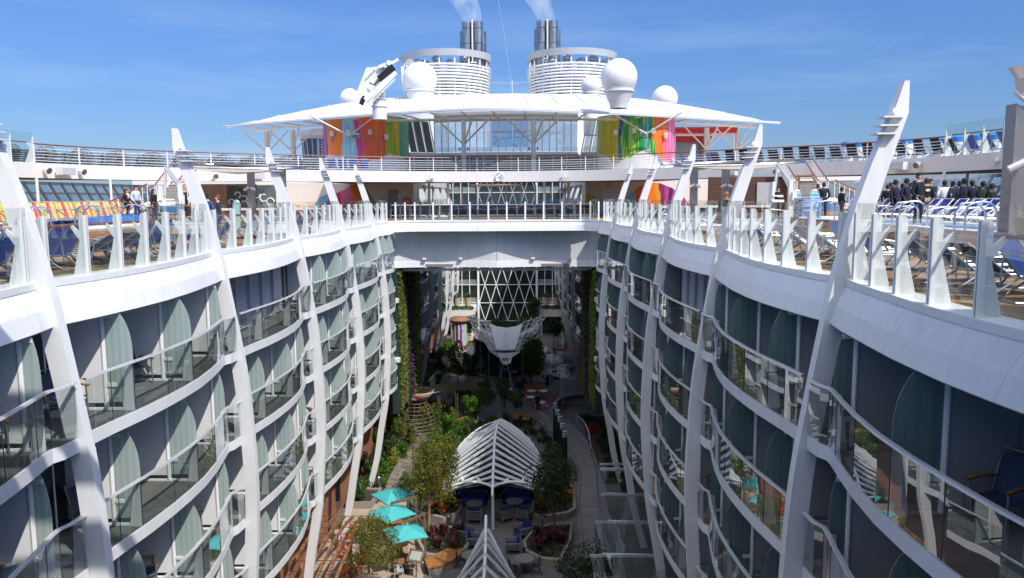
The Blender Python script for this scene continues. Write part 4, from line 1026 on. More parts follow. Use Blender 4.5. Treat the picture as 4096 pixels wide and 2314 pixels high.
# ------------------------------------------------------------------ speakers, floodlights on the band
def on_band(x_target, s, ang=None):
    best = min(UP, key=lambda p: abs(p.x-x_target[0])+abs(p.y-x_target[1])); return best
def band_n(i):
    a, b = UP[max(0,i-1)], UP[min(len(UP)-1,i+1)]; d = (b-a).normalized(); n = V((d.y,-d.x,0))
    if n.y > 0 and abs(n.x) < .7: n = -n
    if n.x*UP[i].x > 0 and abs(n.x) > .5: n = -n
    return n, d
def near_idx(x, y): return min(range(len(UP)), key=lambda i: (UP[i].x-x)**2+(UP[i].y-y)**2)
def speaker(x, y, z, lab, w=.95):
    i = near_idx(x, y); n, d = band_n(i); p = UP[i]+n*.45; p.z = z; rz = math.atan2(d.y, d.x)
    o = thing('speaker', lab, 'speaker', p, 'loudspeakers on the deck band')
    part('cabinet', MB().obox(p, (w,.45,.42), rz, 0), 'white_shade', o); part('grille', MB().obox(p+n*.23, (w*.92,.012,.36), rz, 0), 'aluminium', o)
    part('bracket', MB().beam(p-n*.2, p-n*.46, .12,.12).obox(p-n*.44, (.3,.02,.3), rz), 'white_paint', o)
def flood(x, y, z, lab, off=0):
    i = near_idx(x, y); n, d = band_n(i); p = UP[i]+d*off+n*.3; p.z = z
    o = thing('floodlight', lab, 'floodlight', p, 'round floodlights on the deck band')
    part('housing', MB().tube([p-n*.05+V((0,0,.04)), p+n*.2+V((0,0,-.06)), p+n*.24+V((0,0,-.075))], [.11,.19,.2], 14), 'white_paint', o, True)
    part('lens', MB().cyl(p+n*.241+V((0,0,-.076)), p+n*.25+V((0,0,-.08)), .165, None, 14), 'grey_metal', o)
    part('bracket', MB().beam(p, p-n*.3, .07,.07), 'white_paint', o)
for s in (-1, 1):
    sd = SIDE[s]
    speaker(s*24.9, 34, 3.18, f'white box speaker at the near end of the {sd} deck band', 1.1)
    speaker(s*23.3, 44.5, 3.15, f'white box speaker between two round floodlights on the {sd} deck band', .95)
    flood(s*23.3, 44.5, 3.2, f'round floodlight on the nearer side of the {sd} band speaker', -1.15*s*(1)); flood(s*23.3, 44.5, 3.2, f'round floodlight on the farther side of the {sd} band speaker', 1.15*s)
    flood(s*18.5, 51, 3.1, f'round floodlight behind the {sd} steel sunshade'); speaker(s*16, 53.2, 3.1, f'white box speaker above the {sd} mural', .8)
    i = near_idx(s*24.6, 38); n, d = band_n(i); p = UP[i]+n*.15; p.z = 3.2
    single('uplight', MB().obox(p, (.34,.3,.18), math.atan2(d.y,d.x)), 'soft_white', f'small square uplight on the {sd} deck band', 'light')
    x = s*4.9; single('camera_box', MB().obox((x,59.65,3.15),(.5,.35,.26),-.3*s).beam((x,59.8,3.15),(x,60.4,3.15),.1,.1), 'soft_white', f'small cream spotlight on the band {sd} of the clock', 'light')
    i = near_idx(s*25, 31); p = UP[i]*1.02; lab = f'green exit sign under the {sd} deck band'
    e = thing('exit_sign', lab, 'sign', (p.x, p.y, ZB-.13)); part('panel', MB().obox((p.x,p.y,ZB-.1),(.6,.05,.2), 0), 'sign_green', e)
    part('letters', text_mb('EXIT', .15, (p.x,p.y-.03,ZB-.1), (1,0,0), (0,0,1)), 'exit_white', e)
# ------------------------------------------------------------------ loungers
def make_lounger(ang, sling, frame, name='sun_lounger', thick=.02):
    r = thing(name, 'x', 'sun lounger'); a = rad(ang); hip = .22
    top = V((0, hip+.82*math.cos(a), .34+.82*math.sin(a)))
    fr = MB()
    for sx in (-.31, .31):
        fr.tube([(sx,-1.05,.33),(sx,hip,.33)], .021, 6); fr.tube([(sx,hip,.33),(sx,top.y,top.z)], .021, 6)
        fr.tube([(sx*1.05,-.95,.33),(sx*1.05,-.80,.10),(sx*1.05,-.72,.015),(sx*1.05,-.55,.015)], .019, 6)
        fr.tube([(sx*1.05,.0,.33),(sx*1.05,.38,.08),(sx*1.05,.48,.015),(sx*1.05,.66,.015)], .019, 6)
        fr.tube([(sx*1.02,hip+.42*math.cos(a),.34+.42*math.sin(a)),(sx*1.02,.5,.2)], .014, 5)
    for y, z in ((-1.05,.33),(hip,.31),(top.y,top.z)): fr.tube([(-.31,y,z),(.31,y,z)], .02, 6)
    mid = V((0, hip+.45*math.cos(a), .34+.45*math.sin(a))); fr.tube([(-.31,mid.y,mid.z-.015),(.31,mid.y,mid.z-.015)], .014, 5)
    fr.tube([(-.33,-.55,.015),(.33,-.55,.015)], .017, 5); fr.tube([(-.33,.66,.015),(.33,.66,.015)], .017, 5)
    part('frame', fr, frame, r, True)
    seat = MB()
    S = [(-1.03,.345),(-.7,.335),(-.3,.325),(.05,.33),(hip-.02,.345)]
    seat.loft([[(x,y,z-dz*.015) for x, dz in ((-.29,0),(-.1,1),(.1,1),(.29,0))] for y, z in S])
    part('seat', seat, sling, r)
    n = V((0,-math.sin(a),math.cos(a))); b = MB()
    b.loft([[tuple(V((x, hip, .34))+V((0,math.cos(a),math.sin(a)))*q-n*(.02*dz)) for x, dz in ((-.29,0),(-.1,1),(.1,1),(.29,0))] for q in (.02,.25,.42,.62,.80)])
    part('backrest', b, sling, r)
    for sx in (-.36, .36):
        pts = [(sx,-.42,.28),(sx,-.34,.44),(sx,-.15,.57),(sx,.08,.62),(sx*.97,hip+.38*math.cos(a)*.9,.36+.40*math.sin(a))]
        part('arm', MB().tube([tuple(p) for p in catmull(pts, 3)], .021, 6), frame, r, True)
    return r
LP = {}
def lounger(key, loc, rz, lab, group, ang=52, sling='blue_sling', frame='chair_metal'):
    k = (key, ang, sling, frame)
    if k not in LP:
        o = LP[k] = make_lounger(ang, sling, frame); o.location = loc; o.rotation_euler = (0,0,rz); tag(o, lab, None, group)
    else: dup(LP[k], loc, rz, label=lab, group=group)
# local +y is the head end.
# row along the left balustrade: head toward the atrium (+x) => rz = -90deg
g = 'blue loungers in a row behind the left glass balustrade'
row_y = [7.6,8.6,10.2,11.6,13.2,15.3,16.05,16.8,17.55,18.5,19.3,20.1,20.9,21.7,22.4,24.4,25.2,26.0,27.0,30.9,31.7,32.5,33.4,34.2,36.2,37.0,38.0,39.0,40.0,43,44,45,46,47,48,51]
flat = {18.5:30,19.3:32,20.1:30,13.2:34,32.5:34,38.0:34}
for n, y in enumerate(row_y):
    a = flat.get(y, 56); side = 'dark backed half reclined' if a < 40 else 'blue upright'
    lounger('L', (-8.95-.03*(n % 3), y, 0), rad(-90+rnd.uniform(-5, 5)), f'{side} sling lounger, {ORDF[n]} from the camera behind the left balustrade', g, a, 'blue_sling' if a > 40 else 'navy_sling')
g = 'loungers in a row behind the right glass balustrade'
row_y = [6.5,8.0,9.3,10.4,11.4,12.3,13.2,14.1,16.5,17.5,18.8,19.8,20.8,21.8,24.5,25.3,26.2,27,33,34,35,36,41,42,43,44,46,47]
for n, y in enumerate(row_y):
    a = 36 if n % 5 in (0,1,2) and n < 14 else 52
    lounger('R', (9.15+.04*(n % 3), y, 0), rad(90+rnd.uniform(-6, 6)), f'{"charcoal half reclined" if a < 40 else "blue upright"} sling lounger, {ORDF[n]} from the camera behind the right balustrade', g, a, 'navy_sling' if a < 40 else 'blue_sling')
g = 'dark loungers in a row on the bridge'
for n in range(21):
    x = -7.3+.70*n
    lounger('B', (x, 56.6+.0*n, 0), rad(180+rnd.uniform(-4, 4)+(12 if n < 7 else 0 if n < 14 else -12)), f'{ORDF[n]} dark navy lounger from the left in the row on the bridge', g, 62, 'navy_sling')
# striped loungers on the left raised deck: heads outboard
g = 'striped loungers on the left raised deck'
for n in range(11):
    y = 26.5+1.0*n+(.6 if n > 4 else 0); lounger('S', (-16.6-.25*(n % 2)-.14*n, y, .45), rad(52+rnd.uniform(-10,8)), f'{ORD[n]} orange and yellow striped lounger of the front row on the left raised deck', g, 58, 'striped_sling')
for n in range(11):
    y = 33.0+1.25*n; lounger('S', (-20.0-.02*n, y, .45), rad(60+rnd.uniform(-8,8)), f'{ORD[n]} orange and yellow striped lounger of the back row on the left raised deck', g, 58, 'striped_sling')
for n in range(7): lounger('S', (-12.0+.95*n-5, 62.6, 0), rad(195+rnd.uniform(-8,8)-180), f'{ORDF[n]} striped lounger from the left before the cream wall', g, 58, 'striped_sling')
# white framed violet loungers on the right raised deck
g = 'white framed violet blue loungers on the right raised deck'
for rw_, (x, y0, k) in enumerate(((17.3, 20.5, 17), (19.5, 22.5, 16))):
    for n in range(k):
        lounger('W', (x+rnd.uniform(-.06,.06), y0+.98*n, .45), rad(-90+rnd.uniform(-5,5)+0), f'{ORD[n]} white framed violet blue lounger in the {"front" if rw_ == 0 else "back"} row on the right raised deck', g, 48, 'violet_blue', 'white_paint')
# upper deck, right: dark backs along the railing
def up_at(i, inset):
    a, b = UP[max(0,i-1)], UP[min(len(UP)-1,i+1)]; d = (b-a).normalized(); n = V((-d.y, d.x, 0)); p = UP[i]+n*inset; return p, d
def path_pts(i0, i1, step, inset):
    out = []; acc = 0; prev = UP[i0]; nxt = 0
    for i in range(i0, i1):
        a, b = UP[i], UP[i+1]; l = (b-a).length
        while nxt <= acc+l:
            q = a.lerp(b, (nxt-acc)/l); d = (b-a).normalized(); n = V((-d.y,d.x,0)); out.append((q+n*inset, d)); nxt += step
        acc += l
    return out
g = 'dark loungers along the right upper deck railing'
ir0, ir1 = near_idx(14, 53.4), near_idx(24, 42)
for n, (p, d) in enumerate(path_pts(ir0, ir1, .98, 1.0)[:24]):
    a = 66 if n % 4 in (1, 2) else 50
    lounger('U', (p.x, p.y, ZT-.06), math.atan2(d.y, d.x)+PI+rnd.uniform(-.1,.1), f'{ORDF[n]} navy lounger from the left along the right upper deck railing', g, a, 'navy_sling')
g = 'blue loungers at the near end of the upper deck'
for n, (p, d) in enumerate(path_pts(near_idx(24.2,40.5), near_idx(23,17), 1.15, 1.0)[:14]):
    lounger('U', (p.x, p.y, ZT-.06), math.atan2(d.y, d.x)+PI, f'{ORDF[n]} blue lounger behind the right upper windbreak glass, counted from the far end', g, 60, 'violet_blue')
for n, (p, d) in enumerate(path_pts(near_idx(-24.6,24), near_idx(-24.3,42), 1.1, 1.0)[:10]):
    lounger('U', (p.x, p.y, ZT-.06), math.atan2(d.y, d.x)+PI, f'{ORD[n]} blue lounger behind the left upper windbreak glass', g, 60, 'violet_blue')
for n in range(7):
    lounger('U', (-14.6+.72*n, 58.6+.5*n, ZT-.06), rad(175), f'{ORDF[n]} bright blue lounger from the left before the orange drum on the upper deck', 'bright blue loungers before the left drum', 62, 'bright_blue')
for n in range(5):
    lounger('U', (12.2+.75*n, 57.5-.5*n, ZT-.06), rad(60+20*n), f'{ORDF[n]} bright blue lounger from the left in the jumble before the pink drum side', 'bright blue loungers before the right drum', 62, 'bright_blue')
# stacks of folded loungers on the left upper deck
def make_flat():
    r = thing('folded_lounger', 'x', 'sun lounger'); fr = MB()
    for sx in (-.31,.31):
        fr.tube([(sx,-1,.05),(sx,-.2,.05),(sx,.2,.07),(sx,1,.05)], .03, 5)
        fr.tube([tuple(p) for p in catmull([(sx*1.06,-.45,.03),(sx*1.06,-.3,.2),(sx*1.06,0,.32),(sx*1.06,.3,.22),(sx*1.06,.5,.05)], 2)], .027, 5)
        fr.tube([(sx*1.02,.55,.06),(sx*1.02,.7,.14),(sx*1.02,.85,.06)], .025, 5)
    for y in (-1, 1): fr.tube([(-.31,y,.05),(.31,y,.05)], .022, 5)
    part('frame', fr, 'stack_metal', r, True); part('sling', MB().loft([[(-.29,y,.055),(.29,y,.055)] for y in (-.98,0,.98)]), 'navy_sling', r); return r
ff = None; g = 'stacked loungers on the left upper deck'
for k, (p, d) in enumerate(path_pts(near_idx(-25,38), near_idx(-12,56.6), 2.12, 1.3)[:12]):
    for j in range(7):
        lab = f'folded dark lounger, {["lowest","second from bottom","third from bottom","middle","third from top","second from top","topmost"][j]} of the {ORD[k]} stack on the left upper deck'
        q = (p.x+rnd.uniform(-.04,.04)+.03*j, p.y+rnd.uniform(-.04,.04), ZT-.06+.02+j*.115); rz = math.atan2(d.y,d.x)+PI/2+rnd.uniform(-.05,.05)
        if ff is None: ff = make_flat(); ff.location = q; ff.rotation_euler = (0,0,rz); tag(ff, lab, None, g)
        else: dup(ff, q, rz, label=lab, group=g)

# ------------------------------------------------------------------ people
def skin_mesh(name, joints, edges, m, parent, sub=1, extra=None):
    me = bpy.data.meshes.new(name); me.from_pydata([j[0] for j in joints], edges, [])
    o = bpy.data.objects.new('tmp', me); COL.objects.link(o)
    md = o.modifiers.new('s', 'SKIN'); md.use_smooth_shade = True
    sk = me.skin_vertices[0].data
    for i, j in enumerate(joints): sk[i].radius = (j[1], j[2] if len(j) > 2 else j[1]); sk[i].use_root = (i == 0)
    s = o.modifiers.new('u', 'SUBSURF'); s.levels = sub; s.render_levels = sub
    dg = bpy.context.evaluated_depsgraph_get(); r = bpy.data.meshes.new_from_object(o.evaluated_get(dg))
    mb = MB(); mb.v = [tuple(v.co) for v in r.vertices]; mb.f = [tuple(p.vertices) for p in r.polygons]
    bpy.data.objects.remove(o); bpy.data.meshes.remove(me); bpy.data.meshes.remove(r)
    if extra: mb.add(extra.v, extra.f)
    return part(name, mb, m, parent, 'all')
def make_person(pose='stand', long_hair=False, hood=False):
    """figure 1.75 m tall facing -y, standing at the origin"""
    r = thing('person', 'x', 'person')
    st = {'stand':(.03,-.03,0), 'walk':(-.22,.22,.02)}.get(pose, (.02,-.02,0))
    H = [(0,0,.95),(0,.0,1.15),(0,.01,1.40),(0,0,1.50),(0,-.02,1.60)]
    hips = [(-.09,0,.92),(.09,0,.92)]; kn = [(-.10,st[0]*.5-.02,.50),(.10,st[1]*.5-.02,.50)]; an = [(-.11,st[0]+.02,.09),(.11,st[1]+.02,.09)]
    sh = [(-.18,.01,1.42),(.18,.01,1.42)]
    if pose == 'fold': el = [(-.25,-.02,1.16),(.25,-.02,1.16)]; wr = [(.06,-.17,1.17),(-.06,-.19,1.15)]
    elif pose == 'pocket': el = [(-.28,.06,1.15),(.28,.06,1.15)]; wr = [(-.20,-.08,.95),(.20,-.08,.95)]
    elif pose == 'walk': el = [(-.24,.10,1.16),(.24,-.06,1.16)]; wr = [(-.24,.06,.93),(.24,-.20,.97)]
    else: el = [(-.23,.03,1.15),(.23,.03,1.15)]; wr = [(-.24,-.04,.90),(.24,-.04,.90)]
    hd = [tuple(V(wr[i])+(V(wr[i])-V(el[i])).normalized()*.08) for i in (0,1)]
    J = [(H[0],.13,.10),(H[1],.125,.09),(H[2],.15,.095),(H[3],.055),(H[4],.075,.085),((0,-.025,1.70),.07,.085),
         (hips[0],.085),(kn[0],.055),(an[0],.04),((an[0][0],an[0][1]-.14,.04),.035),(hips[1],.085),(kn[1],.055),(an[1],.04),((an[1][0],an[1][1]-.14,.04),.035),
         (sh[0],.06),(el[0],.042),(wr[0],.03),(hd[0],.032,.018),(sh[1],.06),(el[1],.042),(wr[1],.03),(hd[1],.032,.018)]
    E_ = [(0,1),(1,2),(2,3),(3,4),(4,5),(0,6),(6,7),(7,8),(8,9),(0,10),(10,11),(11,12),(12,13),(2,14),(14,15),(15,16),(16,17),(2,18),(18,19),(19,20),(20,21)]
    ex = MB()
    for i in (0,1):
        d = (V(hd[i])-V(wr[i])).normalized(); sd = d.cross(V((0,1,0))).normalized() if abs(d.y) < .9 else V((0,0,1))
        for k, l in enumerate((.065,.078,.072,.055)):
            b = V(hd[i])+sd*(.022*(k-1.5)); ex.tube([b, b+d*l*.5+V((0,-.008,0)), b+d*l+V((0,-.03,0))], [.010,.009,.007], 5)
        b = V(wr[i])+d*.03+sd*.028*(1 if i else -1); ex.tube([b, b+d*.04+V((0,-.02,0)), b+d*.065+V((0,-.035,0))], [.011,.010,.008], 5)
    ex.tube([(0,-.10,1.66),(0,-.125,1.635),(0,-.10,1.625)], [.010,.015,.012], 5)          # nose
    for sx in (-1,1): ex.tube([(sx*.078,-.01,1.67),(sx*.09,0,1.65),(sx*.078,-.005,1.615)], [.010,.014,.008], 5)
    skin_mesh('body', J, E_, 'skin', r, 1, ex)
    eyes = MB()
    for sx in (-1,1): eyes.sphere((sx*.03,-.098,1.668), .011, 8)
    part('eyes', eyes, 'black', r, True)
    hips2 = [(0,0,.93),(0,.0,1.15),(0,.01,1.38),(0,.005,1.47)]
    Jj = [(hips2[0],.165,.125),(hips2[1],.155,.115),(hips2[2],.175,.115),(hips2[3],.08,.08),(sh[0],.078),(el[0],.062),(tuple(V(wr[0]).lerp(V(el[0]),.08)),.046),(sh[1],.078),(el[1],.062),(tuple(V(wr[1]).lerp(V(el[1]),.08)),.046)]
    skin_mesh('jacket', Jj, [(0,1),(1,2),(2,3),(2,4),(4,5),(5,6),(2,7),(7,8),(8,9)], 'cloth_navy', r)
    Jt = [((0,0,.94),.145,.11),(hips[0],.10),(kn[0],.072),((an[0][0],an[0][1],.08),.058),(hips[1],.10),(kn[1],.072),((an[1][0],an[1][1],.08),.058)]
    skin_mesh('trousers', Jt, [(0,1),(1,2),(2,3),(0,4),(4,5),(5,6)], 'cloth_jean', r)
    hb = MB(); pr = [(.001,.125),(.05,.115),(.085,.08),(.098,.03),(.097,-.03),(.088,-.07)]
    hb.lathe([(a, b) for a, b in reversed(pr)], (0,.012,1.66), 16)
    hb.v = [(x*.92, y*1.08+(.02 if z < 1.68 and y < -.05 else 0)+( .012 if y < -.03 and z < 1.72 else 0), z+(.055 if y < -.055 and z < 1.70 else 0)) for x, y, z in hb.v]
    if long_hair:
        hb.loft([[(.1*math.cos(a)*sc, .03+.10*math.sin(a)*sc, z) for a in [k*PI/8-.35 for k in range(12)]] for z, sc in ((1.70,1.0),(1.6,1.1),(1.5,1.25),(1.40,1.2),(1.36,.9))])
    part('hair', hb, 'hair_brown', r, 'all')
    sh_ = MB()
    for i in (0,1): sh_.sphere((an[i][0], an[i][1]-.07, .045), .06, 10, (.8,2.1,.75))
    part('shoes', sh_, 'cloth_black', r, True)
    if hood: part('beanie', MB().sphere((0,.0,1.715), .102, 12, (.95,1.08,.85)).lathe([(.10,-.05),(.108,-.045),(.108,.01),(.10,.015)], (0,0,1.70), 16), 'cloth_navy', r, 'all')
    return r
PP_ = {}
def person(pose, loc, rz, h, lab, cl, long_hair=False, hood=False, group=None):
    k = (pose, long_hair, hood)
    sc = h/1.75
    if k not in PP_:
        p = make_person(pose, long_hair, hood); PP_[k] = p
        p.location = loc; p.rotation_euler = (0,0,rz); p.scale = (sc,)*3; tag(p, lab, None, group)
        o = p
    else: o = dup(PP_[k], loc, rz, label=lab, scale=(sc,)*3); 
    if group: o['group'] = group
    elif 'group' in o: del o['group']
    for ch in o.children:
        b = ch.name.split('.')[0]
        if b in cl: ch.material_slots[0].link = 'OBJECT'; ch.material_slots[0].material = MATS[cl[b]]
    return o
def C_(j, t='cloth_jean', hair='hair_black', skin='skin', shoes='cloth_black', beanie='cloth_navy'): return dict(jacket=j, trousers=t, hair=hair, body=skin, shoes=shoes, beanie=beanie)
Rr = rad
def wx(u, y): return 1.4622+(u-2069.6)/3137*y
pw = person('pocket', (wx(553,41.2),41.2,.45), Rr(70), 1.82, 'man in pale blue shirt and jeans walking on the left raised deck', C_('cloth_lightblue','cloth_jean','hair_black',shoes='cloth_white'))
o = person('walk', (wx(515,42),42,.45), Rr(75), 1.66, 'woman in dark jacket with peach scarf beside the man in pale blue', C_('cloth_navy','cloth_black','hair_brown'), True)
part('scarf', MB().tube([(.07*math.cos(a),-.02+.075*math.sin(a),1.47) for a in [k*PI/6 for k in range(12)]], .045, 8, False, True).obox((0,-.12,1.36),(.14,.05,.24)), 'cloth_peach', PP_[('walk',True,False)]) if False else None
o2 = person('stand', (wx(623,40.5),40.5,.45), Rr(80), 1.62, 'woman in black coat with dark curly hair and brown bag by the left pool lift', C_('cloth_black','cloth_jean','hair_black'), True)
person('stand', (wx(742,38),38,.45), Rr(150), 1.72, 'person in long dark coat half hidden behind the second left rib', C_('cloth_navy','cloth_black','hair_blond'))
person('pocket', (wx(835,31),31,0), Rr(175), 1.76, 'man in royal blue sweater seen from behind beside the red haired woman', C_('cloth_blue','cloth_jean','hair_black'))
person('stand', (wx(878,30.2),30.2,0), Rr(-60), 1.70, 'red haired woman in dark jacket facing the man in blue sweater', C_('cloth_navy','cloth_jean','hair_red'))
sw = person('pocket', (wx(2901,30),30,0), Rr(10), 1.69, 'woman with sunglasses in olive parka by the right sunshade post', C_('cloth_green','cloth_jean','hair_blond'), True)
person('stand', (wx(2928,33),33,0), Rr(160), 1.66, 'person in bright pink jacket just behind the woman in olive parka', C_('cloth_pink','cloth_jean','hair_brown'))
person('fold', (wx(3105,40),40,.45), Rr(20), 1.55, 'man in black leaning beside the louvred bar by the right stairs', C_('cloth_black','cloth_black'))
person('stand', (wx(3262,41),41,.45), Rr(150), 1.68, 'left man of the dark pair at the foot of the right stairs', C_('cloth_black','cloth_black','hair_brown'))
person('pocket', (wx(3285,40),40,.45), Rr(170), 1.74, 'broad man of the dark pair at the foot of the right stairs', C_('cloth_navy','cloth_black'))
person('stand', (wx(3357,42),42,.2), Rr(100), 1.75, 'lone man in dark clothes right of the right stairs', C_('cloth_black','cloth_black'))
g = 'crew gathered along the right promenade'
PR = .2
crowd = [(3536,41,1.55,'stand','cloth_black','x',0,'dark haired figure at the left edge of the crew group behind the nearest right rib'),
 (3567,39,1.72,'stand','cloth_navy','skin_dark',1,'crew member in navy fleece and knit cap, left end of the group'),(3593,41,1.6,'stand','cloth_blue','skin_dark',0,'crew member in brighter blue coat behind the knit capped pair'),
 (3611,38,1.76,'pocket','cloth_navy','skin_dark',1,'stocky crew member in navy fleece with knit cap seen from behind'),(3643,40,1.72,'stand','cloth_white','skin_dark',0,'crew member with white collar behind the tall men'),
 (3660,31,1.83,'pocket','cloth_black','skin',0,'tall man in black facing left in the crew group'),(3706,39,1.75,'stand','cloth_black','skin',0,'short haired man partly hidden right of the man with the oval badge'),
 (3764,41,1.74,'fold','cloth_navy','skin_dark',0,'crew member in navy behind the white hooded one'),(3760,37,1.66,'pocket','cloth_white','skin_dark',0,'crew member with white hooded top and navy vest'),
 (3792,37,1.64,'pocket','cloth_navy','skin_dark',0,'crew member with white sleeve panels on a navy top'),(3818,39,1.66,'stand','cloth_navy','skin_dark',0,'bareheaded crew member in navy turned left'),
 (3838,38,1.75,'stand','cloth_navy','skin_dark',1,'broad crew member in navy with upturned cap'),(3869,38,1.66,'stand','cloth_navy','skin_dark',1,'smaller crew member in navy wearing a knit cap'),
 (3882,40,1.74,'pocket','cloth_black','skin_dark',0,'hooded crew member in black'),(3912,37,1.6,'stand','cloth_darkgreen','skin_dark',1,'crew member in dark green jacket with knit cap'),
 (3948,37,1.76,'stand','cloth_black','skin_dark',1,'crew member in black at the right end of the group'),
 (3550,43,1.66,'fold','cloth_black','skin_dark',0,'shadowed figure behind the left knit capped crew member'),(3629,43,1.66,'stand','cloth_navy','skin_dark',0,'shadowed figure behind the tall man in black'),(3725,42,1.7,'pocket','cloth_navy','skin_dark',0,'shadowed crew figure between the badge man and the white hooded one'),
 (3805,43,1.7,'fold','cloth_black','skin_dark',1,'knit capped figure at the back between the white sleeved and bareheaded crew'),(3855,42,1.7,'stand','cloth_black','skin_dark',0,'shadowed figure at the back between the two navy caps'),(3897,43,1.7,'fold','cloth_navy','skin_dark',0,'shadowed figure at the back left of the dark green jacket'),(3930,42,1.68,'stand','cloth_navy','skin_dark',0,'shadowed figure at the back left of the end crew member')]
for u, y, h, pose, j, sk, hood, lab in crowd:
    y *= .87
    person(pose, (wx(u,y), y, PR if wx(u,y) > 20.5 else .45), Rr(rnd.choice((160,175,-170,150,-150,30))), h, lab, C_(j,'cloth_black','hair_black','skin' if sk == 'x' else sk, beanie='cloth_navy' if j != 'cloth_darkgreen' else 'cloth_black'), hood=bool(hood), group=g)
big = make_person('pocket'); big.location = (wx(3688,30), 30, .45); big.rotation_euler = (0,0,Rr(185)); big.scale = (.98,)*3; tag(big, 'man in black jacket with white oval badge on the back, among the crew', None, g)
for ch in big.children:
    b = ch.name.split('.')[0]
    if b in ('jacket','trousers','hair'): ch.material_slots[0].link = 'OBJECT'; ch.material_slots[0].material = MATS[dict(jacket='cloth_black',trousers='cloth_khaki',hair='hair_brown')[b]]
oval = MB(); oval.add([(.095*math.cos(2*PI*k/20), .143-.02*abs(math.cos(2*PI*k/20))**2, 1.31+.05*math.sin(2*PI*k/20)) for k in range(20)], [tuple(range(20))])
part('badge', oval, 'exit_white', big); part('badge_bar', MB().box(-.05,.148,1.305,.05,.15,1.318), 'cloth_black', big)
# sunglasses and scarf
part('sunglasses', MB().box(-.075,-.115,1.655,-.008,-.10,1.69).box(.008,-.115,1.655,.075,-.10,1.69).box(-.075,-.112,1.68,.075,-.104,1.69), 'black', sw)
part('fur_collar', MB().tube([(.11*math.cos(a),-.0+.10*math.sin(a),1.47) for a in [k*PI/6 for k in range(12)]], .05, 8, False, True), 'hair_blond', sw, 'all')
part('scarf', MB().tube([(.075*math.cos(a),-.02+.085*math.sin(a),1.47) for a in [k*PI/6 for k in range(12)]], .04, 8, False, True).obox((0,-.125,1.34),(.15,.04,.28)), 'cloth_peach', o, 'all')
part('shoulder_bag', MB().obox((.22,.05,.95),(.12,.3,.26)).tube([(.2,.05,1.08),(.12,.05,1.48)], .012, 5), 'cedar', o2)

# ------------------------------------------------------------------ pool deck fittings
def sunshade(s, y, lab, near=False):
    r = thing('sunshade', lab, 'sunshade', (s*11.6, y, 0), 'steel sunshades over the pool deck')
    xs = (s*12.0, s*10.4) if not near else (s*10.75,)
    for x in xs:
        st = part('post', MB().prism([(x-.15,y-.16,0),(x+.15,y-.16,0),(x+.15,y-.16,3.0),(x-.15,y-.16,3.15)] if s < 0 else [(x-.17,y-.16,0),(x+.17,y-.16,0),(x+.17,y-.16,3.0),(x-.17,y-.16,3.2)], (0,.32,0)), 'brushed_steel', r)
        part('arm', MB().prism([(x-s*.15,y-.15,3.15),(x+s*.15,y-.15,2.85),(x+s*3.4,y-.15,3.28),(x+s*3.4,y-.15,3.42)], (0,.3,0)), 'brushed_steel', r)
        part('spotlight', MB().cyl((x-.28,y-.22,2.0),(x-.02,y-.30,2.14),.075,None,12), 'aluminium', st, True); 
        part('spotlight', MB().cyl((x+.05,y-.22,2.1),(x+.28,y-.28,2.02),.07,None,12), 'white_paint', st, True) if not near else None
    cx = s*12.9 if not near else s*16.2; rx = 3.3 if not near else 2.6
    ring = [(cx+rx*math.cos(2*PI*k/40), y+.9+2.3*math.sin(2*PI*k/40), 3.22+.10*math.cos(2*PI*k/40)*s+.16*math.sin(2*PI*k/40)) for k in range(40)]
    part('hoop', MB().tube(ring, .06, 6, False, True), 'steel', r, True)
    part('fabric', MB().loft([[(cx+(p[0]-cx)*f, y+.9+(p[1]-y-.9)*f, p[2]+(3.22-p[2])*(1-f)-.42*(1-f)**.8) for p in ring] for f in (.97,.75,.5,.25,.01)], True), 'shade_white', r, True)
    return r
sunshade(-1, 40, 'steel sunshade with two square posts and oval white canopy on the left pool deck'); sunshade(1, 40, 'steel sunshade with two square posts and oval white canopy on the right pool deck')
nsx = sunshade(1, 14.8, 'large brushed steel sunshade post at the right picture edge with a cylindrical spotlight', True)
part('flood_panel', MB().prism([(10.42,14.6,3.84),(11.1,14.4,3.95),(11.2,14.6,3.5),(10.9,14.8,3.4)], (0,.12,0)).prism([(10.48,14.5,3.62),(10.6,14.4,3.64),(10.77,14.5,3.4),(10.6,14.6,3.38)], (0,.1,0)), 'soft_white', nsx)
part('flood_bracket', MB().tube([(10.5,14.6,3.4),(10.65,14.6,3.28),(10.8,14.6,3.2)], .04, 6), 'soft_white', nsx)
def pool_lift(s, y, lab):
    r = thing('pool_lift', lab, 'pool lift', (s*13.9, y, .45), 'pool lifts'); x = s*13.9
    part('post', MB().box(x-.09,y-.09,.45,x+.09,y+.09,2.25).box(x-.3,y-.3,.45,x+.3,y+.3,.52), 'soft_white', r)
    part('boom', MB().beam((x,y,2.2),(x-.62,y,3.0),.12,.16).beam((x+.02,y,1.9),(x-.5,y,2.75),.07,.07).beam((x-.62,y,3.05),(x-.72,y,1.75),.08,.1), 'aluminium', r)
    q = x-.85
    part('seat', MB().obox((q,y,1.75),(.12,.52,.85),0,0,.05).obox((q+.22,y,1.32),(.55,.5,.12)).obox((q+.2,y-.28,1.55),(.45,.07,.07)).obox((q+.2,y+.28,1.55),(.45,.07,.07)), 'exit_white', r)
    part('footrest', MB().tube([(q-.05,y-.2,1.3),(q-.1,y-.2,.95),(q+.45,y-.2,.9),(q+.45,y+.2,.9),(q-.1,y+.2,.95)], .03, 6), 'aluminium', r)
    part('control_box', MB().box(x+.02,y-.25,1.35,x+.22,y-.1,1.75), 'exit_white', r); part('button', MB().box(x+.09,y-.262,1.4,x+.14,y-.251,1.45), 'red_paint', r)
    return r
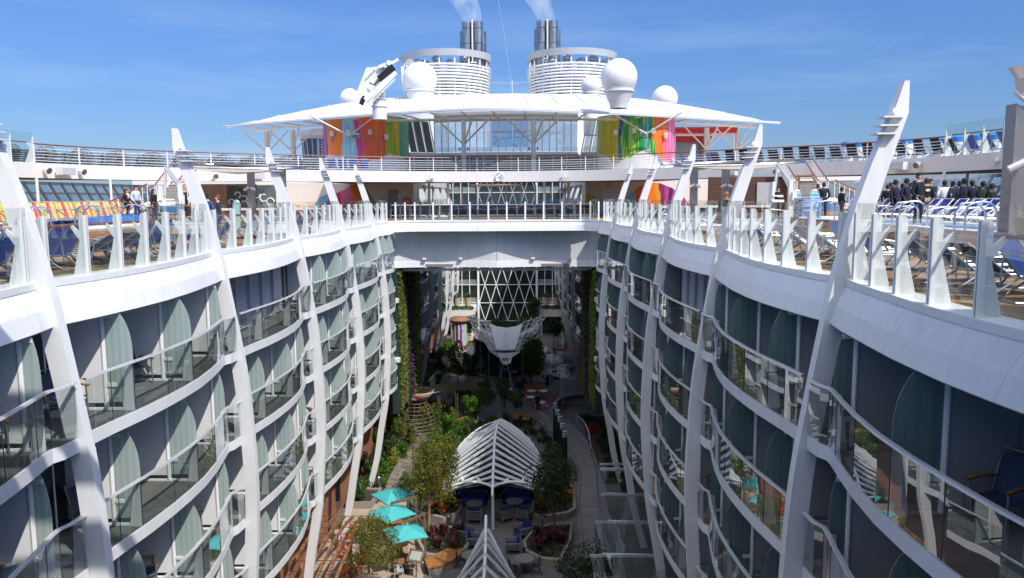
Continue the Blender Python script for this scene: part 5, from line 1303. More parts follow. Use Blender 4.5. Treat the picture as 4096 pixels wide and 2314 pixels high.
pool_lift(-1, 36, 'white pool lift with hanging seat beside the left pool'); pool_lift(1, 36, 'white pool lift with hanging seat beside the right pool')
for s in (-1, 1):
    pl = thing('pool', f'{"netted" if s < 0 else "covered"} blue pool with pale rim set in the {SIDE[s]} raised deck', 'pool', (s*14.6, 26, .45))
    part('water', MB().box(s*13.35, 18, .40, s*15.8, 34, .47), 'pool_blue', pl)
    rim = MB()
    rim.tube([(s*13.2,18,.55),(s*13.2,34,.55),(s*15.95,34,.55),(s*15.95,18,.55)], .12, 8, False, True); part('rim', rim, 'soft_white', pl, True)
    if s < 0: part('net', MB().loft([[(s*13.3,27.5,.5),(s*13.25,32,.5)],[(s*13.9,27.5,.85),(s*13.9,32,.95)],[(s*15.2,28,.8),(s*15.3,32,.9)],[(s*15.6,28,.5),(s*15.7,32,.5)]]), 'net_blue', pl)
    for k, (x, y) in enumerate(((s*13.1,20.5),(s*13.1,24),(s*13.2,27.5),(s*13.3,31),(s*12.9,17))):
        single('pool_rail', MB().tube([tuple(p) for p in catmull([(x,y,.45),(x,y,1.1),(x+s*.15,y,1.32),(x+s*.55,y,1.35),(x+s*.8,y,1.1),(x+s*.85,y,.45)], 4)], .03, 8).tube([(x,y+.5,.45),(x,y+.5,1.1),(x+s*.15,y+.5,1.32),(x+s*.55,y+.5,1.35),(x+s*.8,y+.5,1.1),(x+s*.85,y+.5,.45)], .03, 8),
            'steel', f'{ORD[k]} pair of bent chrome pool rails beside the {SIDE[s]} pool', 'pool rail', 'chrome pool rails', True)
single('rock_bench', MB().loft([[(-18.6+.3*math.sin(k*2.1),28+.9*k,z+.06*math.sin(k*3)) for k in range(9)] for z in (.45,.7,.95)]+[[(-19.2,28+.9*k,1.0) for k in range(9)]]), 'rock', 'brown artificial rock ledge among the left striped loungers', 'rock', smooth=True)
def rules(x, y, z, lab, w=.52, h=1.35):
    o = thing('rules_sign', lab, 'sign', (x, y, z), 'pool rules signs')
    pts = [(x-w/2,z+.12),(x+w/2,z+.12)]+[(x+w/2*math.cos(PI*k/12), z+h-w*.75+w*.75*math.sin(PI*k/12)) for k in range(13)]
    part('board', MB().prism([(px,y,pz) for px, pz in pts], (0,.03,0)), 'sign_aqua', o)
    part('frame', MB().tube([(px,y+.015,pz) for px, pz in pts[2:]]+[(x-w/2,y+.015,z)], .025, 6).tube([(x+w/2,y+.015,z),(x+w/2,y+.015,z+h-w*.75)], .025, 6), 'steel', o, True)
    part('title', text_mb('Pool Rules', .105, (x,y-.006,z+h-w*.42), (1,0,0), (0,0,1)), 'sign_text', o)
    b = MB()
    for k in range(6): b.cyl((x-.15+.15*(k%3),y-.004,z+h-.62-.2*(k//3)),(x-.15+.15*(k%3),y-.008,z+h-.62-.2*(k//3)),.06,None,10)
    part('symbols', b, 'sign_yellow', o)
rules(wx(3180,36),36,.45,'pool rules sign nearer the centre on the right raised deck'); rules(wx(3249,35),35,.45,'pool rules sign nearest the right stairs'); rules(wx(951,33),33,.2,'slim pool rules sign beside the left steel sunshade',.3,1.3)
rules(wx(80,26),26,.45,'pool rules sign at the left picture edge behind the nearest rib',.62,1.45)
# bars by the back walls
for s in (-1, 1):
    b = thing('pool_bar', f'tiled pool bar counter with timber barrels beneath the {SIDE[s]} sunshade', 'bar', (s*12, 46, 0))
    part('counter', MB().box(s*9.5,45.2,.9,s*16,46.6,1.02), 'soft_white', b); part('front', MB().box(s*9.7,45.4,0,s*15.9,46.4,.9), 'orange_tile' if s < 0 else 'cedar', b)
    part('tile_panel', MB().box(s*9.9,45.36,.05,s*13,45.398,.85), 'orange_tile' if s < 0 else 'mosaic', b)
    es = thing('etched_screen', f'dark glass screen etched with white curls on the {SIDE[s]} pool deck', 'screen', (s*16.5, 56, 0))
    part('pane', MB().box(s*15.2,54.5,.9,s*18.6,54.55,2.5), 'screen_glass', es)
    cur = MB()
    for k in range(7):
        cx, cz, r0 = s*(15.6+.45*k), 1.35+.5*((k*7)%3)/2, .28
        cur.tube([(cx+r0*math.cos(a)*(1-.04*a), 54.47, cz+r0*math.sin(a)*(1-.04*a)) for a in [q*.5+k for q in range(10)]], .045, 5)
    part('etching', cur, 'exit_white', es)
single('mosaic_column', MB().cyl((13.6,33,.45),(13.6,33,1.45),.55,None,20), 'mosaic', 'blue mosaic tiled round pillar by the right pool lift', 'pillar', smooth=True)
# stairs
def stairs(s, lab):
    r = thing('staircase', lab, 'staircase', (s*18, 45, .45))
    x0, x1 = s*17.0, s*18.7
    for k in range(8):
        z = 1.45+.18*k; y = 44.2+.28*k
        part('tread', MB().box(x0,y,z,x1,y+.30,z+.045), 'amber_wood', r)
    for x in (x0, x1): part('stringer', MB().beam((x,44.1,1.35),(x,46.6,2.95),.06,.25), 'white_paint', r)
    part('landing', MB().box(x0,43.0,1.30,x1,44.2,1.44), 'white_paint', r)
    for k in range(5):
        z = .6+.17*k; x = x1+s*(1.6-.32*k); part('tread', MB().box(x,43.05,z,x-s*.3,44.1,z+.045), 'amber_wood', r)
    part('stringer', MB().beam((x1,43.05,1.35),(x1+s*1.9,43.05,.5),.06,.22).beam((x1,44.1,1.35),(x1+s*1.9,44.1,.5),.06,.22), 'white_paint', r)
    for x in (x0, (x0+x1)/2+.3, x1): part('handrail', MB().tube([(x,43.9,2.35),(x,46.6,3.85)], .04, 6), 'rail_wood', r)
    part('handrail', MB().tube([(x1,43.0,2.4),(x1+s*2.1,43.0,1.45)], .04, 6).tube([(x1,44.15,2.4),(x1+s*2.1,44.15,1.45)], .04, 6), 'rail_wood', r)
    b = MB()
    for x in (x0, x1):
        for k in range(12): b.beam((x,44.0+.22*k,1.4+.14*k),(x,44.0+.22*k-.12,2.35+.13*k),.035,.035)
    for k in range(8): b.beam((x1+s*.27*k,43.0,1.4-.13*k),(x1+s*.27*k,43.0,2.35-.12*k),.03,.03)
    part('balusters', b, 'white_paint', r); return r
stairs(1, 'staircase with timber treads and slanted white balusters on the right'); stairs(-1, 'staircase with timber treads half hidden behind the second left rib')
lv = thing('louvred_bar', 'dark timber bar block with louvred shutter left of the right stairs', 'bar', (15.5, 50, 0))
part('wall', MB().box(13.6,50,.0,18.5,50.3,ZB), 'tile_brown', lv); part('shutter', MB().box(16.6,49.9,.6,17.5,49.99,2.4), 'louvre_frame', lv)
# towel barrels on the upper deck
tb = None
for n, (x, y) in enumerate(((22.6,51),(23.6,51.5),(24.6,50.2),(25.4,51),(25.2,48.6),(26.2,49.4),(26.9,48),(27.4,47),(28.0,46),(28.6,45.4))):
    lab = f'{ORDF[n]} white barrel with bright blue lid from the left on the right upper deck'
    if tb is None:
        tb = thing('towel_barrel', lab, 'barrel', (x,y,ZT-.06), 'towel barrels on the right upper deck')
        part('drum', MB().lathe([(.33,0),(.38,.5),(.36,1.15)], (x,y,ZT-.06), 20), 'white_paint', tb, True); part('lid', MB().lathe([(.375,1.15),(.36,1.4),(.2,1.5),(.01,1.52)], (x,y,ZT-.06), 20), 'towel_blue', tb, True)
    else: dup(tb, (x,y,ZT-.06), label=lab, group='towel barrels on the right upper deck')
# ------------------------------------------------------------------ garden floor
F = FLOOR
struct('park_floor', MB().box(-9.3, 0, F-.3, 9.3, 112, F), 'pave_grey')
def ribbon(name, A, B, z, m):
    n = len(A); mb = MB(); mb.strip([(x,y,z) for x,y in B], [(x,y,z) for x,y in A]); return struct(name, mb, m)
def cm(pts, k=5): return [(p.x,p.y) for p in catmull([(x,y,0) for x,y in pts], k)]
wi = cm([(4.4,28),(4.7,37),(5.0,46),(5.55,52.2),(5.1,58),(4.1,62),(2.4,67)]); wo = cm([(6.6,28),(6.8,37),(6.95,46),(7.45,53.9),(7.0,58),(6.0,64),(4.4,70)])
ribbon('walkway', wi, wo, F+.004, 'pave_walk')
off = lambda P, d: [(x+d, y) for x, y in P]
ribbon('walkway_band', off(wi,.12), off(wi,.27), F+.008, 'grey_metal'); ribbon('walkway_band', off(wo,-.6), off(wo,-.45), F+.008, 'grey_metal')
struct('walkway_band', MB().box(5.0,46.2,F+.004,6.95,46.32,F+.010), 'grey_metal')
ribbon('side_path', cm([(-8.2,48.3),(-8.0,51.5),(-7.2,55),(-6.5,60),(-6.8,66)]), cm([(-5.0,47.0),(-5.2,51.5),(-5.2,55),(-4.4,60),(-3.6,66)]), F+.004, 'pave_pattern')
ribbon('patio', [(-9.2,30),(-9.2,38),(-8.9,47)], [(-3.6,30),(-3.3,38),(-5.4,47)], F+.004, 'pave_tan')
ribbon('plaza_path', cm([(-5.5,78),(-6.0,86),(-6.3,95),(-6.4,108)]), cm([(-4.0,78),(-4.4,86),(-4.6,95),(-4.4,108)]), F+.004, 'pave_tan')
ribbon('plaza_path', cm([(3.6,79),(4.4,86),(4.8,95),(4.4,108)]), cm([(5.2,79),(6.0,86),(6.3,95),(6.2,108)]), F+.004, 'pave_walk')

# ------------------------------------------------------------------ plants
def leaf_quads(mb, c, r, n, size, flat=.0, seed=0, clumps=0, up=.35):
    q = random.Random(seed); cl = []
    for _ in range(clumps or 1):
        if clumps:
            while True:
                p = V((q.uniform(-1,1),q.uniform(-1,1),q.uniform(-1,1)))
                if .25 < p.length < 1: break
            cl.append((V((p.x*r[0],p.y*r[1],p.z*r[2]))*.85, q.uniform(.22,.42)))
        else: cl.append((V((0,0,0)), 1.))
    for _ in range(n):
        o, k = q.choice(cl)
        while True:
            p = V((q.uniform(-1,1),q.uniform(-1,1),q.uniform(-1,1)))
            if p.length < 1: break
        p = p*(p.length**-.35 if p.length > .05 else 1)
        p = V(c)+o+V((p.x*r[0],p.y*r[1],p.z*r[2]))*k
        d = V((q.gauss(0,1),q.gauss(0,1),q.gauss(0,.6)+up)).normalized(); s = size*q.uniform(.6,1.35)
        a = d.cross(V((q.gauss(0,1),q.gauss(0,1),q.gauss(0,1)))).normalized(); b = d.cross(a)
        mb.add([p-a*s*.5, p+b*s*.28+a*0, p+a*s*.5, p-b*s*.28], [(0,1,2,3)])
    return cl
def tree(name, lab, x, y, z0, h, tr, crown, leaf, n, size, clumps=26, seed=1, bark='bark', group='garden trees', stems=1):
    cx, cy, cz, rx, ry, rz = crown; q = random.Random(seed)
    r = thing(name, lab, 'tree', (x,y,z0), group)
    lf = MB(); cl = leaf_quads(lf, (cx,cy,cz), (rx,ry,rz), n, size, seed=seed, clumps=clumps)
    tb = MB()
    for k in range(stems):
        bx_ = x+(.12*(k-(stems-1)/2)); top = V((cx+q.uniform(-.2,.2)*stems, cy, cz+rz*.35))
        pts = [V((bx_,y,z0)), V((bx_,y,z0)).lerp(top,.3)+V((q.uniform(-.07,.07),q.uniform(-.07,.07),0)), V((bx_,y,z0)).lerp(top,.65)+V((q.uniform(-.1,.1),q.uniform(-.1,.1),0)), top]
        tb.tube(catmull(pts,3), [tr*(1-.75*i/9)/(stems**.5) for i in range(10)], 7)
    t_ = part('trunk', tb, bark, r, True)
    lb = MB()
    for o, k in cl[:14]:
        e = V((cx,cy,cz))+o; s = V((x,y,z0)).lerp(V((cx,cy,cz+rz*.2)), q.uniform(.45,.85))
        m = s.lerp(e,.5)+V((0,0,.1)); lb.tube([s,m,e], [tr*.35,tr*.25,tr*.1], 4)
    part('limbs', lb, bark, r); part('crown', lf, leaf, r); return r
tree('olive_tree','tall olive green tree standing before the glass canopy, left side',-3.56,41.97,F,6.2,.11,(-3.35,42,-13.2,1.5,1.35,2.2),'leaf_olive',9500,.115,44,3,'bark_light')
tree('olive_tree','tall dark tree at the right front of the glass canopy',3.53,41.2,F,5.6,.10,(3.4,41.3,-13.6,1.4,1.3,1.75),'leaf_dark',7000,.12,36,4)
tree('olive_tree','multi stemmed airy tree over the patio tables, bottom left',-5.75,35.4,F,4,.08,(-5.7,35.6,-14.9,1.4,1.3,1.7),'leaf_olive',6000,.10,34,5,'bark_light',stems=4)
tree('olive_tree','dark leafy tree at the bottom edge before the glazed porch',4.6,34.6,F,3.4,.07,(4.6,34.8,-15.4,1.5,1.3,1.1),'leaf_dark',3200,.13,26,6)
for n, (x, y, cz, leaf) in enumerate(((-3.57,58.47,-15.35,'leaf_bright'),(-2.55,63.07,-15.2,'leaf_bright'),(-1.95,64.9,-15.1,'leaf_bright'),(-1.18,65.3,-15.1,'leaf_mid'),(.05,67.6,-15.1,'leaf_mid'),(1.26,65.49,-15.4,'leaf_mid'))):
    tree('standard_tree', f'{ORDF[n]} small round headed tree from the left in the curved row behind the glass canopy', x, y, F, 3, .045, (x,y,cz,.72,.7,.95), leaf, 1500, .15, 16, 20+n, 'bark_light', 'small round headed trees')
tree('garden_tree','slender dark tree left of the glass garden pavilion',-4.67,79,F,4.6,.08,(-4.7,79,-14.9,1.05,1.,1.75),'leaf_mid',2200,.17,18,31)
tree('garden_tree','dark bushy tree touching the left wall of the glass garden pavilion',-3.6,79.5,F,4,.08,(-3.5,79.6,-15.2,.95,.95,1.5),'leaf_dark',2000,.17,16,32)
tree('garden_tree','broad dark tree under the left living wall',-6.7,80,F,4,.09,(-6.6,80,-15.1,1.3,1.2,1.6),'leaf_dark',2200,.17,18,33)
tree('garden_tree','tall dense dark tree right of the glass garden pavilion',2.77,78.4,F,5.6,.10,(2.9,78.5,-14.4,1.3,1.2,2.4),'leaf_mid',3800,.18,26,34)
tree('garden_tree','airy dark tree in front of the lattice window, right side',3.9,104,F,5,.09,(3.9,104,-13.0,1.6,1.4,1.7),'leaf_dark',1700,.22,20,35)
tree('garden_tree','dark tree by the right end of the lattice window terrace',6.0,98,F,4.5,.09,(6.0,98,-14.6,1.3,1.2,1.6),'leaf_dark',1600,.22,16,36)
tree('garden_tree','thin yellow green tree by the left terrace',-4.8,100,F,4,.06,(-4.8,100,-14.6,1.3,1.2,1.1),'leaf_olive',900,.20,14,37)
for n, (x, y) in enumerate(((-1.0,104),(2.1,104))):
    tree('garden_tree', f'low rounded tree before the {"left" if n == 0 else "right"} half of the lattice window', x, y, F, 2, .05, (x,y,-15.2,1.25,1.1,1.0), 'leaf_mid', 1300, .2, 14, 40+n)
def shrub(name, lab, x, y, z, r, leaf, n=900, size=.16, seed=0, clumps=10, cat='shrub', group=None):
    mb = MB(); leaf_quads(mb, (x,y,z+r[2]*.8), r, n, size, seed=seed, clumps=clumps)
    st = MB()
    o = thing(name, lab, cat, (x,y,z), group); part('foliage', mb, leaf, o)
    for k in range(4): st.tube([(x,y,z),(x+r[0]*.4*math.cos(k*1.6),y+r[1]*.4*math.sin(k*1.6),z+r[2]*.8)], .02, 4)
    part('stems', st, 'bark', o); return o
def blades(name, lab, pts, z, leaf, h=.7, n=26, w=.05, cat='plant', group=None, spread=.55):
    x0 = sum(p[0] for p in pts)/len(pts); y0 = sum(p[1] for p in pts)/len(pts); mb = MB(); q = random.Random(len(pts)*7+int(x0*10))
    for x, y in pts:
        for k in range(n):
            a = q.uniform(0,2*PI); l = h*q.uniform(.6,1.15); d = V((math.cos(a),math.sin(a),0)); s = d.cross(V((0,0,1)))*w*.5; b = V((x,y,z))
            e = spread*q.uniform(.4,1.2); m = b+d*l*e*.45+V((0,0,l*.7)); tp = b+d*l*e+V((0,0,l*q.uniform(.45,1.0)))
            mb.add([b-s, b+s, m+s*.9, tp, m-s*.9], [(0,1,2,4),(4,2,3)])
    return single(name, mb, leaf, lab, cat, group, loc=(x0,y0,z))
# left bed along the brick wall
SB = [(-8.5,47.3,.55,.9,'leaf_dark'),(-8.45,49.2,.6,.8,'leaf_mid'),(-8.2,50.8,.65,.85,'leaf_bright'),(-7.95,52.4,.75,.95,'leaf_bright'),(-8.4,53.6,.7,1.2,'leaf_dark'),(-8.0,55.2,.7,1.3,'leaf_dark'),(-7.8,56.9,.6,1.0,'leaf_mid'),(-8.3,58.4,.6,1.1,'leaf_dark')]
for n, (x, y, r_, h, lf) in enumerate(SB):
    shrub('shrub', f'{ORD[n]} leafy shrub in the bed below the left terracotta wall', x, y, F, (r_,r_*1.1,h*.7), lf, 1100, .15, 60+n, 12, group='shrubs below the left wall')
struct('planting_soil', MB().box(-9.28,46.8,F+.01,-7.3,62,F+.05).box(7.1,50,F+.01,9.28,66,F+.05), 'soil')
for n, (x, y, r_, h, lf) in enumerate(((7.9,51.5,.7,.9,'leaf_dark'),(8.2,54,.8,1.0,'leaf_dark'),(8.3,56.5,.8,1.0,'leaf_dark'),(8.0,58.8,.8,1.1,'leaf_dark'),(7.3,61,.7,.8,'leaf_red'),(8.3,61.8,.8,1.0,'leaf_dark'),(7.2,63.6,.7,.8,'leaf_dark'),(8.4,48.6,.6,1.,'leaf_dark'))):
    shrub('shrub', f'{ORD[n]} dark shrub in the bed below the right wall', x, y, F, (r_,r_*1.1,h*.7), lf, 900, .15, 80+n, 10, group='shrubs below the right wall')
# hedge around the back of the canopy
for n, (x, y) in enumerate(((-3.2,55.5),(-3.0,57.5),(-2.5,59.6),(-1.8,61.3),(-.8,62.6),(.4,63),(1.5,62.6),(2.4,61),(3.2,59.2),(3.6,57.2),(3.7,55.2))):
    shrub('hedge_shrub', f'{ORDF[n]} hedge clump from the left around the back of the glass canopy', x, y, F, (.62,.75,.75), 'leaf_dark' if n > 4 else 'leaf_mid', 900, .13, 100+n, 10, group='hedge behind the glass canopy')
def planter(lab, outline, h, soil=True, z=F):
    x0 = sum(p[0] for p in outline)/len(outline); y0 = sum(p[1] for p in outline)/len(outline)
    o = thing('planter', lab, 'planter', (x0,y0,z)); inn = [(x0+(x-x0)*.88, y0+(y-y0)*.88) for x, y in outline]
    w = MB(); w.strip([(x,y,z+.004) for x,y in outline], [(x,y,z+h) for x,y in outline], True); w.strip([(x,y,z+h) for x,y in outline], [(x,y,z+h) for x,y in inn], True); w.strip([(x,y,z+h) for x,y in inn], [(x,y,z+h-.12) for x,y in inn], True)
    part('wall', w, 'planter_stone', o); part('soil', MB().add([(x,y,z+h-.1) for x,y in inn], [tuple(range(len(inn)))]), 'soil', o); return o
def scatter(outline, n, seed):
    q = random.Random(seed); out = []; xs = [p[0] for p in outline]; ys = [p[1] for p in outline]
    def inside(x, y):
        c = False; j = len(outline)-1
        for i in range(len(outline)):
            xi, yi = outline[i]; xj, yj = outline[j]
            if (yi > y) != (yj > y) and x < (xj-xi)*(y-yi)/(yj-yi)+xi: c = not c
            j = i
        return c
    while len(out) < n:
        x, y = q.uniform(min(xs),max(xs)), q.uniform(min(ys),max(ys))
        cx_, cy_ = sum(xs)/len(xs), sum(ys)/len(ys)
        if inside(cx_+(x-cx_)*1.2, cy_+(y-cy_)*1.2): out.append((x,y))
    return out
P1 = [(-5.3,47.4),(-5.2,45.2),(-4.3,44.3),(-2.9,43.6),(-2.0,44.4),(-1.95,45.6),(-2.6,46.9),(-3.0,49.5),(-4.6,49.5)]
P2 = [(5.0,47.6),(4.9,45.0),(4.4,44.3),(2.6,43.6),(2.15,44.4),(2.3,46.0),(2.9,47.6),(3.1,49.5),(4.9,49.5)]
P3 = [(-4.2,42.3),(-4.0,40.5),(-3.4,38.9),(-2.2,38.8),(-1.3,39.6),(-1.15,40.8),(-1.6,42.1),(-2.6,42.6)]
P4 = [(4.6,43.0),(4.3,40.6),(3.6,38.2),(2.6,38.4),(1.75,39.4),(1.7,40.6),(2.2,41.9),(3.3,42.9)]
for k, (P, lab) in enumerate(((P1,'stone edged flower bed left of the glass canopy front'),(P2,'stone edged flower bed right of the glass canopy front'),(P3,'stone planter of maroon spiky plants behind the amber bench'),(P4,'stone planter of maroon spiky plants right of the blue chairs'))):
    planter(lab, P, .42)
z = F+.32
def cover(P, n, m, lab, size=.12, hh=.12, seed=1, name='ground_cover'):
    mb = MB()
    for i, (x, y) in enumerate(scatter(P, n, seed)): leaf_quads(mb, (x,y,z+hh), (.16,.16,hh), 14, size, seed=seed*1000+i)
    o = single(name, mb, m, lab, 'ground cover', loc=(P[0][0],P[0][1],z)); o['kind'] = 'stuff'
cover(P1, 90, 'leaf_mid', 'low green ground cover in the left flower bed', seed=1); cover(P2, 80, 'leaf_dark', 'low green ground cover in the right flower bed', seed=2)
cover([p for p in P3], 60, 'leaf_mid', 'grey green ground cover under the left maroon plants', seed=3); cover(P4, 50, 'leaf_dark', 'dark ground cover under the right maroon plants', seed=4)
for k, (P, m, n, lab) in enumerate(((P1,'leaf_flower',9,'left bed orange croton plant'),(P1,'leaf_yellow',6,'left bed yellow green grass tuft'),(P2,'leaf_flower',7,'right bed orange croton plant'),(P3,'leaf_maroon',10,'left planter maroon spiky plant'),(P4,'leaf_maroon',10,'right planter maroon spiky plant'))):
    for i, (x, y) in enumerate(sorted(scatter(P, n, 50+k), key=lambda p: p[0])):
        blades('spiky_plant', f'{ORDF[i]} {lab}, counted from its left end', [(x,y),(x+.08,y+.1)], z, m, .75 if m != 'leaf_flower' else .6, 34, .07 if m != 'leaf_flower' else .13, group=lab+'s')
for n, (x, y) in enumerate(((-8.3,46.9),(-8.6,48.0),(-8.2,46.2))):
    blades('palm_shrub', f'{ORDF[n]} spiky green palm shrub at the foot of the fifth left rib', [(x,y)]*3, F+.3, 'leaf_mid', 1.1, 40, .07, group='spiky palm shrubs')
planter('low stone planter at the foot of the fifth left rib', [(-9.1,46),(-7.5,46),(-7.3,48.4),(-9.1,48.4)], .42)
shrub('topiary', 'small round clipped bush beside the cedar pergola', -8.6, 43.2, F, (.38,.38,.36), 'leaf_bright', 900, .09, 150, 0, 'topiary')
for n, (x, y, lf) in enumerate(((-7.5,93,'leaf_bright'),(-6.6,95.5,'leaf_bright'),(-7.6,97.5,'leaf_bright'),(-4.2,96,'leaf_yellow'),(-4.0,98,'leaf_maroon'),(-3.6,82.5,'leaf_dark'),(5.6,92,'leaf_dark'),(6.6,95,'leaf_red'),(6.9,89,'leaf_dark'))):
    shrub('shrub', f'{ORDF[n]} low shrub of the far garden beyond the bridge, counted from the left lawn', x, y, F, (.9,1.2,.5), lf, 800, .2, 160+n, 8, group='far garden shrubs')
# white curved planter beyond the bridge
wp = cm([(-9.0,85),(-7.4,84.3),(-6.9,82),(-6.95,78),(-7.2,75.5)])
wl_ = thing('planter', 'white curved planter wall at the foot of the left living wall', 'planter', (-8,80,F))
part('wall', MB().loft([[(x,y,F) for x,y in wp],[(x,y,F+1.0) for x,y in wp],[(x-.22,y,F+1.0) for x,y in wp],[(x-.22,y,F+.7) for x,y in wp]]), 'soft_white', wl_, True)
for n, y in enumerate((77,79,81,83)): shrub('shrub', f'{ORD[n]} bright shrub inside the white curved planter', -7.9, y, F+.6, (.7,1.0,.5), 'leaf_bright', 700, .18, 180+n, 8, group='shrubs in the white planter')

for n, (x, y, r_, h, lf) in enumerate(((-7.6,49.6,.5,.7,'leaf_bright'),(-7.3,53.8,.6,.9,'leaf_yellow'),(-7.1,55.6,.6,.9,'leaf_bright'),(-8.8,51.6,.55,1.3,'leaf_dark'),(-8.8,56.2,.6,1.6,'leaf_mid'),(-4.6,51.5,.7,1.0,'leaf_mid'),(-4.3,53.4,.7,1.0,'leaf_bright'),(-3.9,55.2,.75,1.1,'leaf_mid'),(-3.6,57.0,.7,1.2,'leaf_bright'),(-3.3,60.8,.75,1.1,'leaf_mid'),(-2.6,62.2,.7,1.0,'leaf_bright'),(-6.9,58.9,.5,1.1,'leaf_mid'))):
    shrub('shrub', f'{ORD[n]} leafy bush crowding the patterned left path and canopy edge', x, y, F, (r_,r_*1.1,h*.75), lf, 1300, .13, 300+n, 12, group='bushes along the left path')
for n, (x, y, r_, h, lf) in enumerate(((-5.6,48.6,.6,.9,'leaf_mid'),(-4.9,50.2,.6,1.0,'leaf_bright'),(-5.0,54.6,.65,1.1,'leaf_mid'),(-4.6,56.6,.7,1.3,'leaf_bright'),(-4.2,58.6,.7,1.2,'leaf_mid'),(-4.4,60.6,.7,1.3,'leaf_mid'),(-5.6,61.8,.7,1.4,'leaf_mid'),(-7.9,62.6,.7,1.5,'leaf_mid'),(-8.4,60.2,.7,1.6,'leaf_bright'),(-6.2,66.4,.8,1.2,'leaf_mid'),(-4.4,67.4,.8,1.1,'leaf_mid'),(-2.7,66.6,.8,1.2,'leaf_bright'),(-3.4,70.0,.9,1.2,'leaf_dark'),(-1.6,70.6,.8,1.0,'leaf_mid'),(4.1,52.8,.6,1.2,'leaf_dark'),(4.2,50.4,.6,1.1,'leaf_mid'))):
    shrub('shrub', f'{ORDF[n]} dense green bush filling the beds between canopy, trellis and cafe tables', x, y, F, (r_*1.15,r_*1.25,h*.8), lf, 1700, .13, 400+n, 14, group='bushes filling the garden beds')
for n, (x, y) in enumerate(((-6.9,78.5),(-5.8,81),(-8.2,86.5),(-8.0,89.5),(4.6,77.5),(5.6,80.5),(7.4,84),(-1.9,76),(2.0,75.6))):
    shrub('shrub', f'{ORDF[n]} dark bush around the garden pavilion, counted from the left', x, y, F, (.8,.9,.65), 'leaf_mid' if x < 0 else 'leaf_dark', 1000, .16, 330+n, 10, group='bushes round the garden pavilion')

# ------------------------------------------------------------------ living walls under the bridge
for s in (-1, 1):
    for nm, ya, yb, zb in (('nearer',55.3,59.2,-13.6),('farther',60.4,66.0,-14.0)):
        lw = thing('living_wall', f'{nm} tall living wall of green and yellow plant strips below the bridge on the {SIDE[s]}', 'living wall', (s*7.3, ya, zb))
        x = s*(7.05 if nm == 'nearer' else 6.9)
        part('panel', MB().box(x+s*.05, ya, zb, x+s*.4, yb, -3.5), 'leaf_dark', lw)
        part('edge_board', MB().box(x-s*.02, ya-.25, zb-.3, x+s*.5, ya-.02, -3.5), 'teal_glass', lw)
        L_ = yb-ya; segs = [(0,.5,'wall_green'),(.5,.58,'leaf_purple'),(.58,.75,'wall_yellow'),(.75,1,'wall_green')] if nm == 'nearer' else [(0,.2,'leaf_purple'),(.2,.5,'wall_green'),(.5,.75,'wall_yellow'),(.75,1,'wall_green')]
        for a, b, m in segs:
            mb = MB(); q = random.Random(int(ya*10)+s)
            for _ in range(int(2300*(b-a)*(1.2 if nm == 'nearer' else 1))):
                y, zz = ya+L_*q.uniform(a,b)+q.uniform(-.1,.1), q.uniform(zb,-3.55)
                p = V((x+s*.03,y,zz)); d = V((-s*q.uniform(.12,.3), q.uniform(-.15,.15), q.uniform(-.25,.06))); w_ = d.cross(V((q.gauss(0,1),q.gauss(0,1),q.gauss(0,1)))).normalized()*.045
                mb.add([p-w_*.4,p+d*.5-w_,p+d,p+d*.5+w_],[(0,1,2,3)])
            part('planting', mb, m, lw)
    for k, zz in enumerate((-5.75,-10.0)):
        single('bracket_slab', MB().box(s*6.9, 54.4, zz, s*7.6, 55.0, zz+.28), 'white_paint', f'{"upper" if k == 0 else "lower"} white slab end beside the {SIDE[s]} living wall', 'slab')

# ------------------------------------------------------------------ lattice end wall
ew = thing('lattice_window', 'huge dark glass end wall with white diamond lattice closing the garden', 'window', (0, 112, F))
part('glass', MB().box(-8.3, 112.2, F, 8.3, 112.3, 7), 'dark_glass', ew)
lz = [-16.15+2.63*k for k in range(10)]
d1 = MB()
for j, zz in enumerate(lz[:8]): d1.beam((-4.1,112.1,zz),(4.2,112.1,zz),.10,.10)
part('bars', d1, 'white_paint', ew)
d2 = MB()
d3 = MB()
for j in range(len(lz)-2):
    for k in range(-4, 5):
        x = 1.63*k+(.81 if j % 2 else 0)+.06
        for dx in (-.815, .815):
            xa, xb = x, x+dx
            if -4.15 <= xa <= 4.25 and -4.15 <= xb <= 4.25: (d2 if j < 5 else d3).beam((xa,112.12,lz[j]),(xb,112.12,lz[j+1]),.11 if j < 5 else .07,.11)
part('diagonals', d2, 'white_paint', ew); part('upper_diagonals', d3, 'grey_panel', ew)
sd_ = MB()
for x in (-4.15, 4.25): sd_.beam((x,112,F),(x,112,7),.3,.2,(0,1,0))
for x in (-7.6,-6.5,-5.4,5.4,6.5,7.6): sd_.beam((x,112.1,F),(x,112.1,7),.10,.12,(0,1,0))
part('mullions', sd_, 'white_paint', ew)
sb = MB()
for zz in lz:
    for a, b in ((-8.2,-4.3),(4.4,8.2)): sb.beam((a,112.12,zz),(b,112.12,zz),.10,.10)
part('transoms', sb, 'white_paint', ew)
pb = MB()
for zz in lz[:-1]:
    for a, b in ((-8.1,-4.35),(4.45,8.1)): pb.box(a,112.16,zz+.06,b,112.18,zz+.75)
part('spandrels', pb, 'frost_dark', ew)
